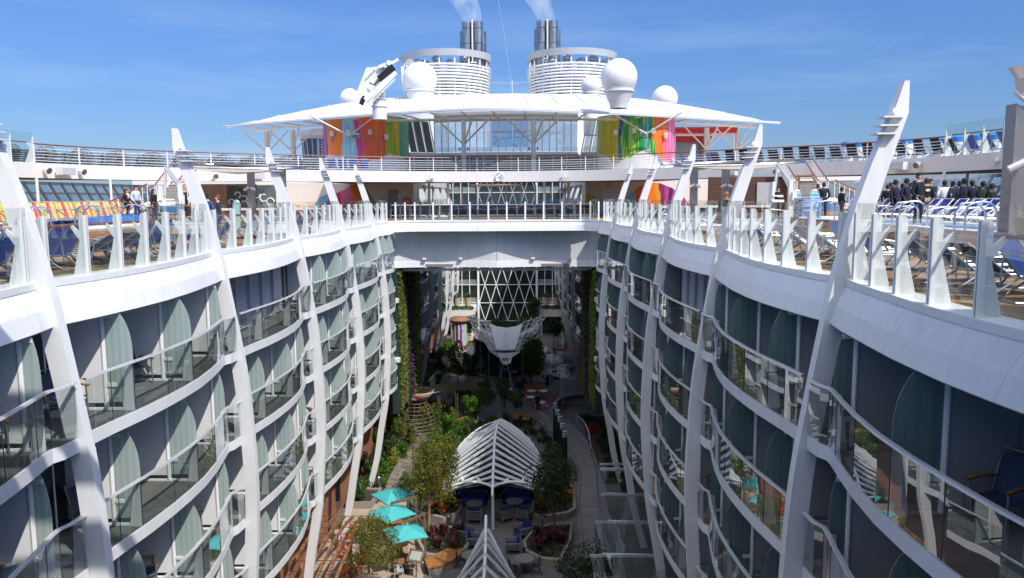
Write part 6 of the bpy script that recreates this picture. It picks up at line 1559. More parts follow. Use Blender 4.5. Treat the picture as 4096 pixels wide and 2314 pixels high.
for s in (-1, 1):
    tr = thing('terrace', f'white terrace ledge on the {SIDE[s]} of the lattice window', 'terrace', (s*6.2,108,F))
    part('ledge', MB().box(s*4.4,105.5,-14.6,s*8.2,111.9,-13.7), 'white_paint', tr); part('supports', MB().box(s*4.6,106,F,s*4.85,106.3,-14.6).box(s*7.4,106,F,s*7.65,106.3,-14.6), 'white_paint', tr)
    part('shop_front', MB().box(s*4.6,108.5,F,s*8.2,108.6,-14.6), 'dark_glass', tr)
    hd = MB()
    for k in range(16): leaf_quads(hd, (s*(4.7+.22*k),105.9,-13.35), (.25,.3,.3), 60, .18, seed=900+k+int(s))
    single('hedge', hd, 'leaf_mid' if s < 0 else 'leaf_dark', f'clipped hedge along the {SIDE[s]} terrace ledge', 'hedge', loc=(s*6.2,105.9,-13.7))
    for k, x in enumerate((5.4,6.9)):
        pt = thing('planter_pot', f'tall cream tapered pot on the {SIDE[s]} terrace, {"inner" if k == 0 else "outer"} one', 'pot', (s*x,107,-13.7), 'cream terrace pots')
        part('pot', MB().lathe([(.30,0),(.36,.3),(.50,1.55),(.52,1.6),(.44,1.6),(.40,1.4)], (s*x,107,-13.7), 20), 'terracotta_pot', pt, True)
        mb = MB(); leaf_quads(mb, (s*x,107,-11.85), (.5,.5,.38), 260, .2, seed=950+k); part('foliage', mb, 'leaf_mid', pt)
stripes('art_panels', [(0,(.35,.5,.5)),(.2,(.16,.05,.30)),(.4,(.5,.62,.6)),(.6,(.22,.04,.33)),(.8,(.4,.5,.5))], 0, (-1,1), .5, 1., 1.4)
ac = thing('art_kiosk', 'round kiosk with purple and turquoise patterned panels on the left path', 'kiosk', (-5.9,98,F))
part('panels', MB().lathe([(.95,.3),(.95,3.4)], (-5.9,98,F), 24), 'art_panels', ac, True); part('roof', MB().lathe([(1.25,3.4),(1.3,3.55),(.9,3.9),(.01,4.0)], (-5.9,98,F), 24), 'cedar', ac, True); part('base', MB().lathe([(1.1,0),(1.05,.3)], (-5.9,98,F), 24), 'cedar', ac)
for k in range(5):
    a = -PI*.95+k*.45; part('frame', MB().box(-5.9+math.cos(a)*.97-.04,98+math.sin(a)*.97-.04,F+.3,-5.9+math.cos(a)*.97+.04,98+math.sin(a)*.97+.04,F+3.4), 'terracotta_pot', ac)

# ------------------------------------------------------------------ glass garden pavilion with butterfly roof
vp = thing('garden_pavilion', 'glass garden pavilion with white V shaped roof keel and raised glass wings', 'pavilion', (.2, 80, F))
keel = [(.3,76.6,-14.95),(.75,77.2,-14.85),(.95,79.3,-14.55),(1.35,82,-14.0),(2.06,87.4,-12.5),(1.3,86.6,-12.75),(.2,86.3,-12.85),(-.9,86.6,-12.75),(-1.75,87.4,-12.5),(-1.0,82,-14.0),(-.5,79.3,-14.55),(-.15,77.2,-14.85)]
kb = MB(); n_ = len(keel); kb.v = [tuple(p) for p in keel]+[(x,y,z-.14) for x,y,z in keel]
kb.f = [(0,1,11),(1,2,10,11),(2,3,9,10),(3,5,6,7,9),(3,4,5),(7,8,9)]+[tuple(i+n_ for i in reversed(f)) for f in [(0,1,11),(1,2,10,11),(2,3,9,10),(3,5,6,7,9),(3,4,5),(7,8,9)]]+[(i,(i+1)%n_,(i+1)%n_+n_,i+n_) for i in range(n_)]
part('keel', kb, 'white_paint', vp)
part('keel_vents', MB().obox((.2,83.2,-13.62),(.55,4.2,.04),0,.26).box(-.12,77.6,-14.8,.55,80.2,-14.5), 'white_shade', vp)
for s in (-1, 1):
    A = [V((.2+s*x,y,z)) for x,y,z in ((.5,78.2,-14.7),(.72,79.4,-14.5),(1.15,82,-13.95),(1.5,84.7,-13.2),(1.85,87.4,-12.45))]
    B = [V((.2+s*x,y,z)) for x,y,z in ((1.5,79.6,-14.3),(2.4,82,-13.7),(3.3,84.8,-13.1),(4.0,88,-12.6),(4.75,91.2,-12.2))]
    wg = part('glass_wing', MB().strip([tuple(p) for p in A], [tuple(p) for p in B]), 'canopy_glass', vp)
    bars = MB()
    for f in (0,.25,.5,.75,1): bars.tube([a.lerp(b,f)+V((0,0,.04)) for a, b in zip(A,B)], .04, 4)
    for i in range(9):
        t_ = i/8*4; k = min(3,int(t_)); g_ = t_-k; bars.tube([A[k].lerp(A[k+1],g_)+V((0,0,.03)), B[k].lerp(B[k+1],g_)+V((0,0,.03))], .035, 4)
    part('glazing_bars', bars, 'white_paint', wg)
    part('post', MB().cyl((.2+s*.58,78.1,F),(.2+s*.2,77.8,-14.85),.07,None,10), 'white_paint', vp, True)
    part('side_shell', MB().loft([[(.2+s*(3.4+1.2*math.sin(PI*k/8)),83+.9*k,F+2.0-.5*(k/8-.5)**2) for k in range(9)],[(.2+s*(3.2),83+.9*k,F+1.2) for k in range(9)]]), 'white_paint', vp, True)
wl2 = [(.2+3.5*math.cos(a), 84.2+4.3*math.sin(a)) for a in [PI+PI*k/18 for k in range(19)]]
part('glass_wall', MB().strip([(x,y,F+.25) for x,y in wl2], [(x,y,-14.2 if abs(x) < 2 else -13.4) for x,y in wl2]), 'dark_glass', vp)
part('plinth', MB().loft([[(.2+(x-.2)*1.06,84.2+(y-84.2)*1.06,F) for x,y in wl2],[(.2+(x-.2)*1.06,84.2+(y-84.2)*1.06,F+.28) for x,y in wl2],[(x,y,F+.28) for x,y in wl2]]), 'planter_stone', vp)
for x, y in wl2[::2]: part('mullion', MB().box(x-.06,y-.06,F+.25,x+.06,y+.06,-14.1 if abs(x) < 2 else -13.4), 'grey_panel', vp)
part('head_ring', MB().tube([(x,y,-14.15 if abs(x) < 2 else -13.4) for x,y in wl2], .08, 6), 'white_shade', vp)

# ------------------------------------------------------------------ leaf shaped glass canopy
def leaf_canopy(lab, ox, oy, oz, k=1., post=True, base=True):
    r = thing('glass_canopy', lab, 'canopy', (ox, oy+45, F))
    P = lambda x, y, z: (ox+x*k, oy+43+(y-43)*k, oz+(z+14.5)*k)
    ridge = catmull([P(0,42.0,-14.95),P(0,43,-14.62),P(0,45,-14.0),P(0,48,-13.5),P(.12,51.5,-13.5),P(.25,55.3,-14.45)], 6)
    def eave(s): return catmull([P(s*2.85,43,-15.15),P(s*2.95,45.5,-15.25),P(s*2.9,49,-15.35),P(s*2.4,52.4,-15.25),P(s*1.3,54.8,-14.9),P(.25,55.5,-14.45)], 6)
    part('ridge_pipe', MB().tube(ridge, .07*k, 8), 'white_paint', r, True)
    for s in (-1, 1):
        ev = eave(s); part('eave', MB().tube(ev, .06*k, 6), 'white_paint', r, True)
        rr = [ridge[min(len(ridge)-1, int(6+ (len(ridge)-7)*i/(len(ev)-1)))] for i in range(len(ev))]
        g1 = [a.lerp(b,.5)+V((0,0,.03*k)) for a, b in zip(rr, ev)]
        part('glass', MB().loft([[tuple(p) for p in rr],[tuple(p) for p in g1],[tuple(p) for p in ev]]), 'roof_glass', r)
        for i in range(0, 13):
            ir = 8.0+i*1.72; ie = ir*.98-9
            if ie < 0: ie = 0
            a = ridge[min(len(ridge)-1, int(ir))].lerp(ridge[min(len(ridge)-1, int(ir)+1)], ir-int(ir)); b = ev[min(len(ev)-1,int(ie))].lerp(ev[min(len(ev)-1,int(ie)+1)], ie-int(ie))
            m = a.lerp(b,.5)+V((0,0,.07*k))
            part('rafter', MB().beam(a+V((0,0,.03)),m,.30*k,.05*k).beam(m,b+V((0,0,.03)),.30*k,.05*k), 'rafter_white', r)
        arch = [V(P(s*2.85*f,43-.25*math.sin(PI*f),-15.1+.55*math.sin(PI*f)**.8+.28*(1-f))) for f in [j/12 for j in range(13)]]
        part('front_arch', MB().tube(arch, .075*k, 6), 'white_paint', r, True)
        part('front_glass', MB().strip([tuple(p) for p in arch], [tuple(p) for p in [ridge[6].lerp(V(P(s*2.85,43,-15.12)), f)+V((0,0,.25*math.sin(PI*f)*k)) for f in [j/12 for j in range(13)]]]), 'roof_glass', r)
        for f in (.3,.65): part('front_rafter', MB().beam(arch[int(f*12)], ridge[6].lerp(V(P(s*2.85,45.5,-15.2)), f)+V((0,0,.2*k)), .16*k,.07*k), 'white_paint', r)
    if post: part('post', MB().cyl((ox,oy+42.96,F),(ox,oy+42.9,oz-.2),.085,None,12), 'white_paint', r, True)
    if base:
        bo = [V(q) for q in [P(-2.6,47.4,0),P(-2.6,50,0),P(-2.1,53,0),P(-1.2,55.5,0),P(.1,57,0),P(1.4,55.5,0),P(2.2,53,0),P(2.6,50,0),P(2.6,47.4,0)]]
        part('glass_wall', MB().strip([(p.x*.96,p.y,F) for p in bo], [(p.x*.96,p.y,-15.3) for p in bo], True), 'dark_glass', r)
        st = [V((p.x*1.18, p.y*1.0+ (1.6 if p.y > 50 else .3), 0)) for p in bo]
        part('stone_base', MB().loft([[(p.x,p.y,F) for p in st],[(p.x,p.y,F+.75) for p in st],[(p.x*.85,p.y-.3,F+.75) for p in st],[(p.x*.85,p.y-.3,F+.4) for p in st]], True), 'planter_stone', r)
    return r
leaf_canopy('leaf shaped glass and white steel canopy in the middle of the garden', 0, 0, -14.5)
py_ = thing('glass_pyramid', 'pointed white framed glass roof at the bottom edge of the garden', 'canopy', (0,32,F))
RDG = [V((-.04,34.35,-13.45)),V((-.02,33.4,-13.75)),V((0,32.2,-14.05)),V((0,30.5,-14.35)),V((0,28,-14.6))]
part('ridge_pipe', MB().tube([(-.05,34.9,-13.1)]+RDG, .07, 8), 'white_paint', py_, True)
for s in (-1, 1):
    E_2 = [V((s*.05,34.3,-13.5)),V((s*.6,33.95,-14.5)),V((s*1.2,33.45,-15.4)),V((s*1.9,32.2,-15.95)),V((s*2.4,29.5,-16.2))]
    part('glass', MB().strip([tuple(p) for p in RDG], [tuple(p) for p in E_2]), 'roof_glass', py_)
    for p, q in zip(E_2, E_2[1:]): part('edge_rail', MB().beam(p,q,.12,.16,(0,.5,1)), 'rafter_white', py_)
    for f, g2 in ((.55,1.35),(1.0,2.1),(1.6,2.7),(2.2,3.3),(2.9,3.9)):
        a = RDG[int(f)].lerp(RDG[int(f)+1], f-int(f)); b = E_2[int(g2)].lerp(E_2[int(g2)+1], g2-int(g2))
        part('rafter', MB().beam(a+V((0,.0,.05)),b+V((0,0,.05)),.24,.06), 'rafter_white', py_)
part('base', MB().box(-1.6,27,F,1.9,32.3,-16.2), 'cedar', py_)

# ------------------------------------------------------------------ garden furniture
def sofa(x, y, rz, lab):
    r = thing('sofa', lab, 'sofa'); 
    part('seat', MB().box(-.9,-.4,.22,.9,.3,.46), 'blue_cushion', r); part('back', MB().loft([[( -.95,-.35,z),(-.8,.35,z),(.8,.35,z),(.95,-.35,z)] for z in (.3,.95)]).loft([[( -.8,-.35,z),(-.7,.22,z),(.7,.22,z),(.8,-.35,z)] for z in (.95,.4)]).add([(-.95,-.35,.95),(-.8,.35,.95),(.8,.35,.95),(.95,-.35,.95),(.8,-.35,.95),(.7,.22,.95),(-.7,.22,.95),(-.8,-.35,.95)],[(0,1,6,7),(1,2,5,6),(2,3,4,5)]), 'blue_cushion', r)
    part('frame', MB().box(-.92,-.42,.0,.92,.34,.2), 'teak_grey', r); r.location = (x,y,F); r.rotation_euler = (0,0,rz); return r
sofa(-1.35,46.3,0,'curved blue sofa under the left half of the glass canopy'); sofa(1.4,46.5,0,'curved blue sofa under the right half of the glass canopy')
AC = None
def armchair(x, y, rz, lab):
    global AC
    g_ = 'blue cushioned slatted armchairs around the canopy tables'
    if AC is None:
        r = AC = thing('armchair', lab, 'armchair', (0,0,0), g_); fr = MB()
        for sx in (-.4,.4):
            for yy, h in ((-.38,.62),(.4,.86)): fr.box(sx-.035,yy-.035,0,sx+.035,yy+.035,h)
            fr.box(sx-.04,-.42,.58,sx+.04,.42,.63)
            for q in range(3): fr.box(sx-.015,-.35,.28+.1*q,sx+.015,.37,.32+.1*q)
        for q in range(5): fr.box(-.37,.38,.26+.12*q,.37,.415,.32+.12*q)
        fr.box(-.37,-.36,.24,.37,.37,.28)
        part('frame', fr, 'teak_grey', r); part('seat_cushion', MB().box(-.35,-.36,.285,.35,.30,.44), 'blue_cushion', r); part('back_cushion', MB().obox((0,.29,.68),(.7,.14,.5),0,-.12), 'blue_cushion', r)
        r.location = (x,y,F); r.rotation_euler = (0,0,rz)
    else: dup(AC, (x,y,F), rz, label=lab)
for x, y, a, lab in ((-1.13,44.05,180,'blue armchair with its slatted back to the viewer, front of the left canopy table'),(.62,44.2,215,'blue armchair left front of the right canopy table'),(1.85,44.2,150,'blue armchair right front of the right canopy table'),
    (-1.55,41.7,60,'blue armchair at the left maroon planter, farther one'),(-.95,40.75,90,'blue armchair at the left maroon planter, nearer one'),(1.7,42.0,-60,'blue armchair at the right maroon planter, farther one'),(1.15,40.1,-90,'blue armchair at the right maroon planter, nearer one')):
    armchair(x, y, rad(a), lab)
TB = {}
def rtable(x, y, lab, m, r_=.5, h=.75, zf=F, group='round garden tables'):
    k = (m, r_)
    if k not in TB:
        t_ = thing('round_table', lab, 'table', (x,y,zf), group)
        part('table_top', MB().lathe([(.01,h),(r_,h),(r_,h-.04),(.01,h-.05)], (x,y,zf), 28), m, t_); part('stem', MB().cyl((x,y,zf+.03),(x,y,zf+h-.05),.04,None,10), 'dark_metal' if m != 'exit_white' else 'steel', t_, True); part('foot', MB().lathe([(.01,.04),(.26,.03),(.28,0)], (x,y,zf), 20), 'dark_metal', t_); TB[k] = t_
    else: dup(TB[k], (x,y,zf), label=lab)
rtable(-1.18,45.0,'grey slatted round table in front of the left blue sofa','teak_grey',.52); rtable(1.22,45.3,'grey slatted round table in front of the right blue sofa','teak_grey',.52)
rtable(-.95,38.2,'grey round table left of the pointed glass roof','teak_grey',.52); rtable(1.75,37.8,'grey slatted round table right of the pointed glass roof','teak_grey',.52)
rtable(-4.35,37.8,'brown round table beside the menu stand','cedar',.55); rtable(-5.6,42.2,'brown round table under the middle teal umbrella','cedar',.6); rtable(-7.0,37.9,'brown round table at the bottom left beside red chairs','cedar',.5); rtable(-4.9,39.6,'brown round table under the nearest teal umbrella','cedar',.55)
for n, (x, y) in enumerate(((-.38,74.57),(.54,72.91),(2.72,72.38),(3.87,72.36),(2.63,70.11),(3.51,68.26))): rtable(x,y,f'{["white table nearest the V roof posts","white table beside the standing man","white table left of the timber bench","white table right of the timber bench","white table in the middle of the cafe","white table nearest the curved railings"][n]}','exit_white',.42,.74,F,'white cafe tables')
MC = {}
def mchair(x, y, rz, lab, m, group):
    if m not in MC:
        r = thing('metal_chair', lab, 'chair', (0,0,0), group); fr = MB()
        for sx in (-.2,.2):
            fr.tube([(sx*.9,-.17,.45),(sx*1.1,-.24,0)], .016, 6); fr.tube([(sx*.9,.17,.45),(sx*1.1,.26,0)], .016, 6)
            fr.tube([(sx*.9,.17,.45),(sx,.22,.7),(sx*.75,.25,.85),(0,.26,.88)], .016, 6)
        part('frame', fr, m, r, True); part('seat', MB().box(-.2,-.19,.44,.2,.19,.465), m, r); part('back_splat', MB().box(-.07,.215,.46,.07,.235,.86), m, r); MC[m] = r
        r.location = (x,y,F); r.rotation_euler = (0,0,rz)
    else: dup(MC[m], (x,y,F), rz, label=lab, group=group)
g = 'red metal chairs'
for n, (x, y, a) in enumerate(((-4.75,40.1,20),(-6.6,37.3,200),(-7.2,37.2,160),(-6.4,38.5,30),(-7.75,39.3,90),(-7.8,40.1,90),(-7.85,40.9,90),(-7.9,41.7,90),(-7.9,42.5,90),(-5.0,38.9,200))):
    mchair(x,y,rad(a),['red metal chair alone right of the nearest teal umbrella','red metal chair in front of the bottom left table','red metal chair left of the bottom left table','red metal chair behind the bottom left table','nearest red chair in the row beside the cedar pergola','second red chair in the row beside the cedar pergola','third red chair in the row beside the cedar pergola','fourth red chair in the row beside the cedar pergola','farthest red chair in the row beside the cedar pergola','red metal chair beneath the nearest teal umbrella'][n],'red_chair',g)
for n, (x, y, a) in enumerate(((-.5,74.1,0),(.1,73.0,90),(1.0,73.2,-90),(2.3,72.0,30),(3.2,72.2,-90),(4.3,72.0,-60),(2.1,70.2,90),(3.1,69.8,-100),(3.0,68.1,90),(4.0,68.0,-90),(4.6,70.5,-60),(4.9,72.5,-90))):
    mchair(x,y,rad(a),f'{ORDF[n]} red cafe chair counted from the V roof posts toward the bar','red_chair','red cafe chairs beyond the bridge')
for n, (x, y, a) in enumerate(((-4.9,37.9,90),(-3.85,38.2,-90),(-4.5,37.1,180),(-6.1,42.6,90),(-5.0,42.7,-60))): mchair(x,y,rad(a),['pale metal chair left of the menu stand table','pale metal chair right of the menu stand table','pale metal chair in front of the menu stand table','pale metal chair left of the middle umbrella table','pale metal chair right of the middle umbrella table'][n],'aluminium','pale metal chairs')
for n, (x, y, a) in enumerate(((1.2,37.5,110),(2.3,37.6,-80),(1.75,38.5,0),(-1.5,38.3,90),(1.4,37.0,150))): mchair(x,y,rad(a),['black wire chair left of the right grey table','black wire chair right of the right grey table','black wire chair behind the right grey table','black wire chair beside the amber bench','black wire chair in front of the right grey table'][n],'dark_metal','black wire chairs')
def umbrella(cx, cy, cz, px, py_2, rz, lab):
    r = thing('umbrella', lab, 'umbrella', (px,py_2,F), 'teal square umbrellas'); w_ = .92
    c = [V((cx,cy,cz))+Matrix.Rotation(rz,3,'Z')@V((a*w_,b*w_,-.42)) for a, b in ((-1,-1),(1,-1),(1,1),(-1,1))]
    mids = [(c[i]+c[(i+1)%4])/2+V((0,0,.05)) for i in range(4)]; mb = MB(); top = V((cx,cy,cz))
    for i in range(4):
        mb.add([top,c[i],mids[i]],[(0,1,2)]); mb.add([top,mids[i],c[(i+1)%4]],[(0,1,2)])
        for p, q in ((c[i],mids[i]),(mids[i],c[(i+1)%4])): mb.add([p,p+V((0,0,-.05)),q+V((0,0,-.05)),q],[(0,1,2,3)])
    part('fabric', mb, 'teal', r)
    part('pole', MB().beam((px,py_2,F),(px,py_2,cz+.32),.11,.11), 'bronze', r); part('arm', MB().beam((px,py_2,cz+.27),(cx,cy,cz+.14),.09,.12).beam((cx,cy,cz+.2),(cx,cy,cz-.04),.09,.09).beam((px,py_2,cz-.25),((px*2+cx)/3,(py_2*2+cy)/3,cz+.2),.05,.06), 'bronze', r)
    part('foot', MB().box(px-.2,py_2-.2,F,px+.2,py_2+.2,F+.06), 'grey_panel', r); rb = MB()
    for q in c: rb.beam(V((cx,cy,cz-.05)), q+V((0,0,-.02)), .025,.025)
    part('ribs', rb, 'bronze', r); return r
umbrella(-5.65,42.7,-14.75,-4.79,43.5,rad(38),'farthest teal square umbrella with bronze side arm on the patio'); umbrella(-5.3,40.2,-14.75,-4.07,40.73,rad(42),'middle teal square umbrella with bronze side arm on the patio'); umbrella(-4.25,37.7,-14.75,-3.34,38.45,rad(25),'nearest teal square umbrella with bronze side arm on the patio')
bh = thing('bench', 'long amber wooden bench on a curved stone plinth', 'bench', (-2.4,38.4,F)); BO = [(-3.35,38.2),(-3.1,37.3),(-2.5,37.5),(-1.9,38.1),(-1.55,38.8),(-1.5,39.3),(-1.75,39.55),(-2.3,39.4)]
part('top', MB().prism([(x,y,F+.42) for x,y in BO], (0,0,.1)), 'amber_wood', bh); part('plinth', MB().prism([(-2.4+(x+2.4)*.92,38.4+(y-38.4)*.92,F) for x,y in BO], (0,0,.42)), 'planter_stone', bh)
part('slat_gaps', MB().add([(a,b,F+.523) for a,b in ((-3.2,38.1),(-1.65,39.4),(-1.66,39.43),(-3.21,38.13))],[(0,1,2,3)]).add([(a,b,F+.523) for a,b in ((-3.1,37.75),(-1.6,39.05),(-1.61,39.08),(-3.11,37.78))],[(0,1,2,3)]), 'bark', bh)
ms = thing('menu_stand', 'tilted bronze framed menu board on a thin post', 'menu stand', (-3.66,37.25,F))
part('post', MB().cyl((-3.66,37.25,F),(-3.66,37.25,F+1.0),.03,None,8), 'bronze', ms, True); part('frame', MB().obox((-3.66,37.2,F+1.15),(.85,.66,.05),-.35,.75), 'bronze', ms); part('page', MB().obox((-3.66,37.18,F+1.18),(.60,.44,.012),-.35,.75), 'paper', ms)
single('litter_bin', MB().lathe([(.24,0),(.24,.85),(.20,.9),(.14,.9),(.14,.8)], (-7.65,49.2,F), 20), 'steel', 'round brushed steel litter bin at the path edge', 'bin', smooth=True)
def lamp(x, y, lab, h=2.3, lit=False):
    o = thing('garden_lamp', lab, 'lamp', (x,y,F), 'mushroom garden lamps'); part('post', MB().cyl((x,y,F),(x,y,F+h),.035,None,8), 'dark_metal', o, True); part('head', MB().lathe([(.05,h-.12),(.08,h-.02),(.24,h),(.20,h+.07),(.01,h+.1)], (x,y,F), 18), 'dark_metal', o, True)
for n, (x, y) in enumerate(((-4.4,44.8),(-5.0,49.5),(-2.75,46.5),(-2.4,40.9),(2.75,40.7),(.3,73.9),(1.15,72.9),(2.0,77),(-5.5,96),(-5.9,94.5))): lamp(x, y, f'{["dark mushroom lamp beside the farthest umbrella","dark mushroom lamp on the left path","dark mushroom lamp at the left canopy corner","dark mushroom lamp among the left maroon plants","dark mushroom lamp among the right maroon plants","dark lamp before the V roof posts","dark lamp among the white cafe tables","dark lamp by the dense tree","dark lamp by the far lawn, right one","dark lamp by the far lawn, left one"][n]}', 1.7 if n in (2,3,4) else 2.4)
for n in range(5):
    f = n/4; x, y = 4.34+.33*f, 59.3-7.3*f; o = thing('light_column', f'{ORDF[n]} dark light column, topped by pale discs, from the far end of its row', 'light column', (x,y,F), 'row of five light columns')
    part('shaft', MB().cyl((x,y,F),(x,y,F+2.6),.16,None,10), 'black', o, True); dm = MB()
    for k in range(4): dm.lathe([(.01,2.6+.12*k),(.19,2.62+.12*k),(.19,2.66+.12*k),(.01,2.68+.12*k)], (x,y,F), 16)
    part('discs', dm, 'frost_dark', o, True)
for n, P in enumerate((cm([(2.7,65.3),(3.35,63.6),(3.8,61.8),(4.07,59.8)]), cm([(5.5,65.6),(6.4,62.5),(6.85,59),(6.81,55.7)]))):
    o = thing('curved_railing', f'bowed steel railing on the {"left" if n == 0 else "right"} edge of the garden walkway', 'railing', (P[0][0],P[0][1],F), 'bowed walkway railings'); m_ = len(P)-1
    part('top_rail', MB().tube([(x,y,F+.3+.8*math.sin(PI*(.1+.8*i/m_))) for i,(x,y) in enumerate(P)], .04, 8), 'steel', o, True); part('lower_rail', MB().tube([(x,y,F+.15) for x,y in P], .03, 6), 'steel', o, True); b = MB()
    for i in range(0, m_+1, 2): x, y = P[i]; b.tube([(x,y,F),(x+.08*(1 if n else -1),y,F+.3+.8*math.sin(PI*(.1+.8*i/m_)))], .022, 5)
    part('balusters', b, 'steel', o)
for n, (x, y, a) in enumerate(((1.9,63.9,-.6),(-3.6,62.6,.5),(3.2,73.6,0))):
    o = thing('timber_bench', ['amber slatted bench at the start of the left bowed railing','amber slatted bench among the small round trees','amber timber bench behind the white cafe tables'][n], 'bench', (x,y,F)); part('seat', MB().obox((x,y,F+.42),(1.7,.45,.06),a), 'amber_wood', o); part('backrest', MB().obox((x-.2*math.sin(-a),y+.24,F+.7),(1.7,.05,.35),a), 'amber_wood', o)
    part('legs', MB().obox((x-.6*math.cos(a),y-.6*math.sin(a),F+.2),(.06,.4,.4),a).obox((x+.6*math.cos(a),y+.6*math.sin(a),F+.2),(.06,.4,.4),a), 'dark_metal', o)
# trellis vase and arched pergola
tv = thing('trellis_bower', 'barrel shaped bronze trellis bower with a shallow red lined bowl on top', 'trellis', (-6.75,61.5,F)); b = MB()
prof = [(1.25,0),(1.38,.3),(1.45,.6),(1.5,.9),(1.5,1.2),(1.42,1.5),(1.3,1.8),(1.15,2.1),(1.0,2.35),(.85,2.6)]
for k in range(12):
    a = 2*PI*k/12; b.tube([(-6.75+r_*math.cos(a),61.5+r_*math.sin(a),F+h) for r_, h in prof], .028, 4)
for r_, h in prof: b.tube([(-6.75+r_*math.cos(2*PI*k/24),61.5+r_*math.sin(2*PI*k/24),F+h) for k in range(24)], .03, 4, False, True)
part('lattice', b, 'bronze', tv); b = MB()
for r_, h in ((.8,2.75),(.95,2.9),(1.08,3.05),(1.18,3.2),(1.22,3.32)): b.tube([(-6.6+r_*math.cos(2*PI*k/28),62.2+r_*math.sin(2*PI*k/28),F+h) for k in range(28)], .03, 4, False, True)
part('bowl', b, 'terracotta_pot', tv); part('bowl_lining', MB().lathe([(.01,2.82),(.72,2.86),(.78,2.9)], (-6.6,62.2,F), 24), 'leaf_red', tv, True)
pg = thing('arched_pergola', 'pergola of thin bronze rods sweeping over the left path', 'pergola', (-4.5,65,F)); b = MB()
for k in range(12):
    o_ = .24*k; b.tube([tuple(p) for p in catmull([(-8.3+.1*k,60.8+o_,F+2.1),(-6.5,62.3+o_,F+2.75),(-4.6,63.2+o_,F+3.05),(-2.1,64.6+o_*.9,F+2.8)], 4)], .03, 5)
part('rods', b, 'bronze', pg); b = MB()
for x, y in ((-7.3,60.9),(-5.0,62.6),(-3.6,63.3),(-6.7,64.3),(-4.4,65.4)):
    for dx in (-.08,.08): b.cyl((x+dx,y,F),(x+dx,y,F+2.8),.03,None,5)
    for k in range(8): b.beam((x-.08,y,F+.3*k+.2),(x+.08,y,F+.3*k+.2),.02,.02)
part('lattice_posts', b, 'bronze', pg)
for n, (x, y, z_, r_) in enumerate(((-7.5,58.6,F+.8,(.5,.6,.9)),(-5.2,62.5,F+1.2,(.45,.5,1.1)),(-3.9,63.2,F+.9,(.5,.5,.9)),(-6.6,57.8,F+.9,(.35,.4,.8)),(-6.2,60.4,F+1.3,(.6,.5,1.0)),(-7.6,60.6,F+1.1,(.6,.5,1.1)),(-5.5,64,F+1.9,(.9,.6,.6)))): shrub('climber', f'{ORDF[n]} tangled climber from the left growing up the bronze trellis posts', x, y, z_-.6, r_, 'leaf_olive', 520, .13, 210+n, 12, 'climbing plant', 'climbers on the trellis')
# cedar pergola bottom left
cpg = thing('cedar_pergola', 'curved cedar slat pergola beside the left brick base wall', 'pergola', (-7.8,39,F))
for k in range(6):
    part('slat', MB().loft([[(-8.9+.44*k+.04*q+.05*dx, 32.4+q*.76, F+1.7+1.0*math.sin(PI*(.12+.62*(q/9)))*1.0+dz) for q in range(10)] for dx, dz in ((0,0),(1.8,0),(1.8,-.17),(0,-.17),(0,0))]), 'cedar', cpg)
cx_ = MB()
for q in range(8): cx_.beam((-8.9,33+q*.8,F+2.0+.75*math.sin(PI*(.2+.62*q/9))),(-6.5+.04*q,33+q*.8,F+2.0+.75*math.sin(PI*(.2+.62*q/9))),.03,.03)
part('tie_rods', cx_, 'steel', cpg); part('post', MB().box(-6.75,36,F,-6.6,36.15,F+2.4).box(-6.75,38.6,F,-6.6,38.75,F+2.2), 'dark_metal', cpg)
# glazed porch roofs at the right
for n, (y0, y1, x0, x1, z0) in enumerate(((44.6,45.2,6.3,8.6,-14.3),(41.0,44.6,6.3,8.4,-14.45),(37.0,40.4,5.9,8.6,-14.3),(33.4,36.8,5.2,8.6,-14.3),(29.8,33.2,4.6,8.6,-14.3))):
    o = thing('porch_roof', f'{ORD[4-n]} tier of the frameless glass porch roof along the right wall', 'porch roof', (x0,y0,F), 'glass porch roof tiers'); m_ = 3
    for k in range(m_):
        a, b_ = x0+(x1-x0)*k/m_, x0+(x1-x0)*(k+1)/m_; part('glass_sheet', MB().quad((a+.02,y0+.3*(m_-k)/m_,z0-.05),(b_-.02,y0+.3*(m_-k-1)/m_,z0-.05),(b_-.02,y1,z0+.12),(a+.02,y1,z0+.12)), 'canopy_glass', o)
    part('fin', MB().beam((x0,y0+.2,z0-.1),(x1,y0,z0-.1),.05,.16).beam((x0,y1,z0+.05),(x1,y1,z0+.05),.05,.12), 'white_shade', o)
    part('end_glass', MB().quad((x0,y0+.2,F+.05),(x0,y1,F+.05),(x0,y1,z0),(x0,y0+.2,z0)), 'canopy_glass', o)
# cafe bar under glass on the right beyond the bridge
bp = thing('cafe_bar', 'cafe bar with curved counter, lattice posts and glass canopies under the right living wall', 'bar', (6.3,72,F)); b = MB()
for x, y in ((4.6,70.5),(5.4,68.6),(7.6,68.0),(4.7,75),(8.2,74)):
    for dx, dy in ((-.14,-.14),(.14,-.14),(.14,.14),(-.14,.14)): b.cyl((x+dx,y+dy,F),(x+dx,y+dy,-14.3),.025,None,5)
    for k in range(9):
        zz = F+.3+.3*k; b.tube([(x-.14,y-.14,zz),(x+.14,y-.14,zz),(x+.14,y+.14,zz),(x-.14,y+.14,zz)], .016, 4, False, True)
part('lattice_posts', b, 'grey_panel', bp)
part('oval_glass', MB().loft([[(6.3+2.1*f*math.cos(2*PI*k/28),70.2+3.2*f*math.sin(2*PI*k/28),-14.15+.1*(1-f)) for k in range(28)] for f in (1,.02)], True), 'canopy_glass', bp)
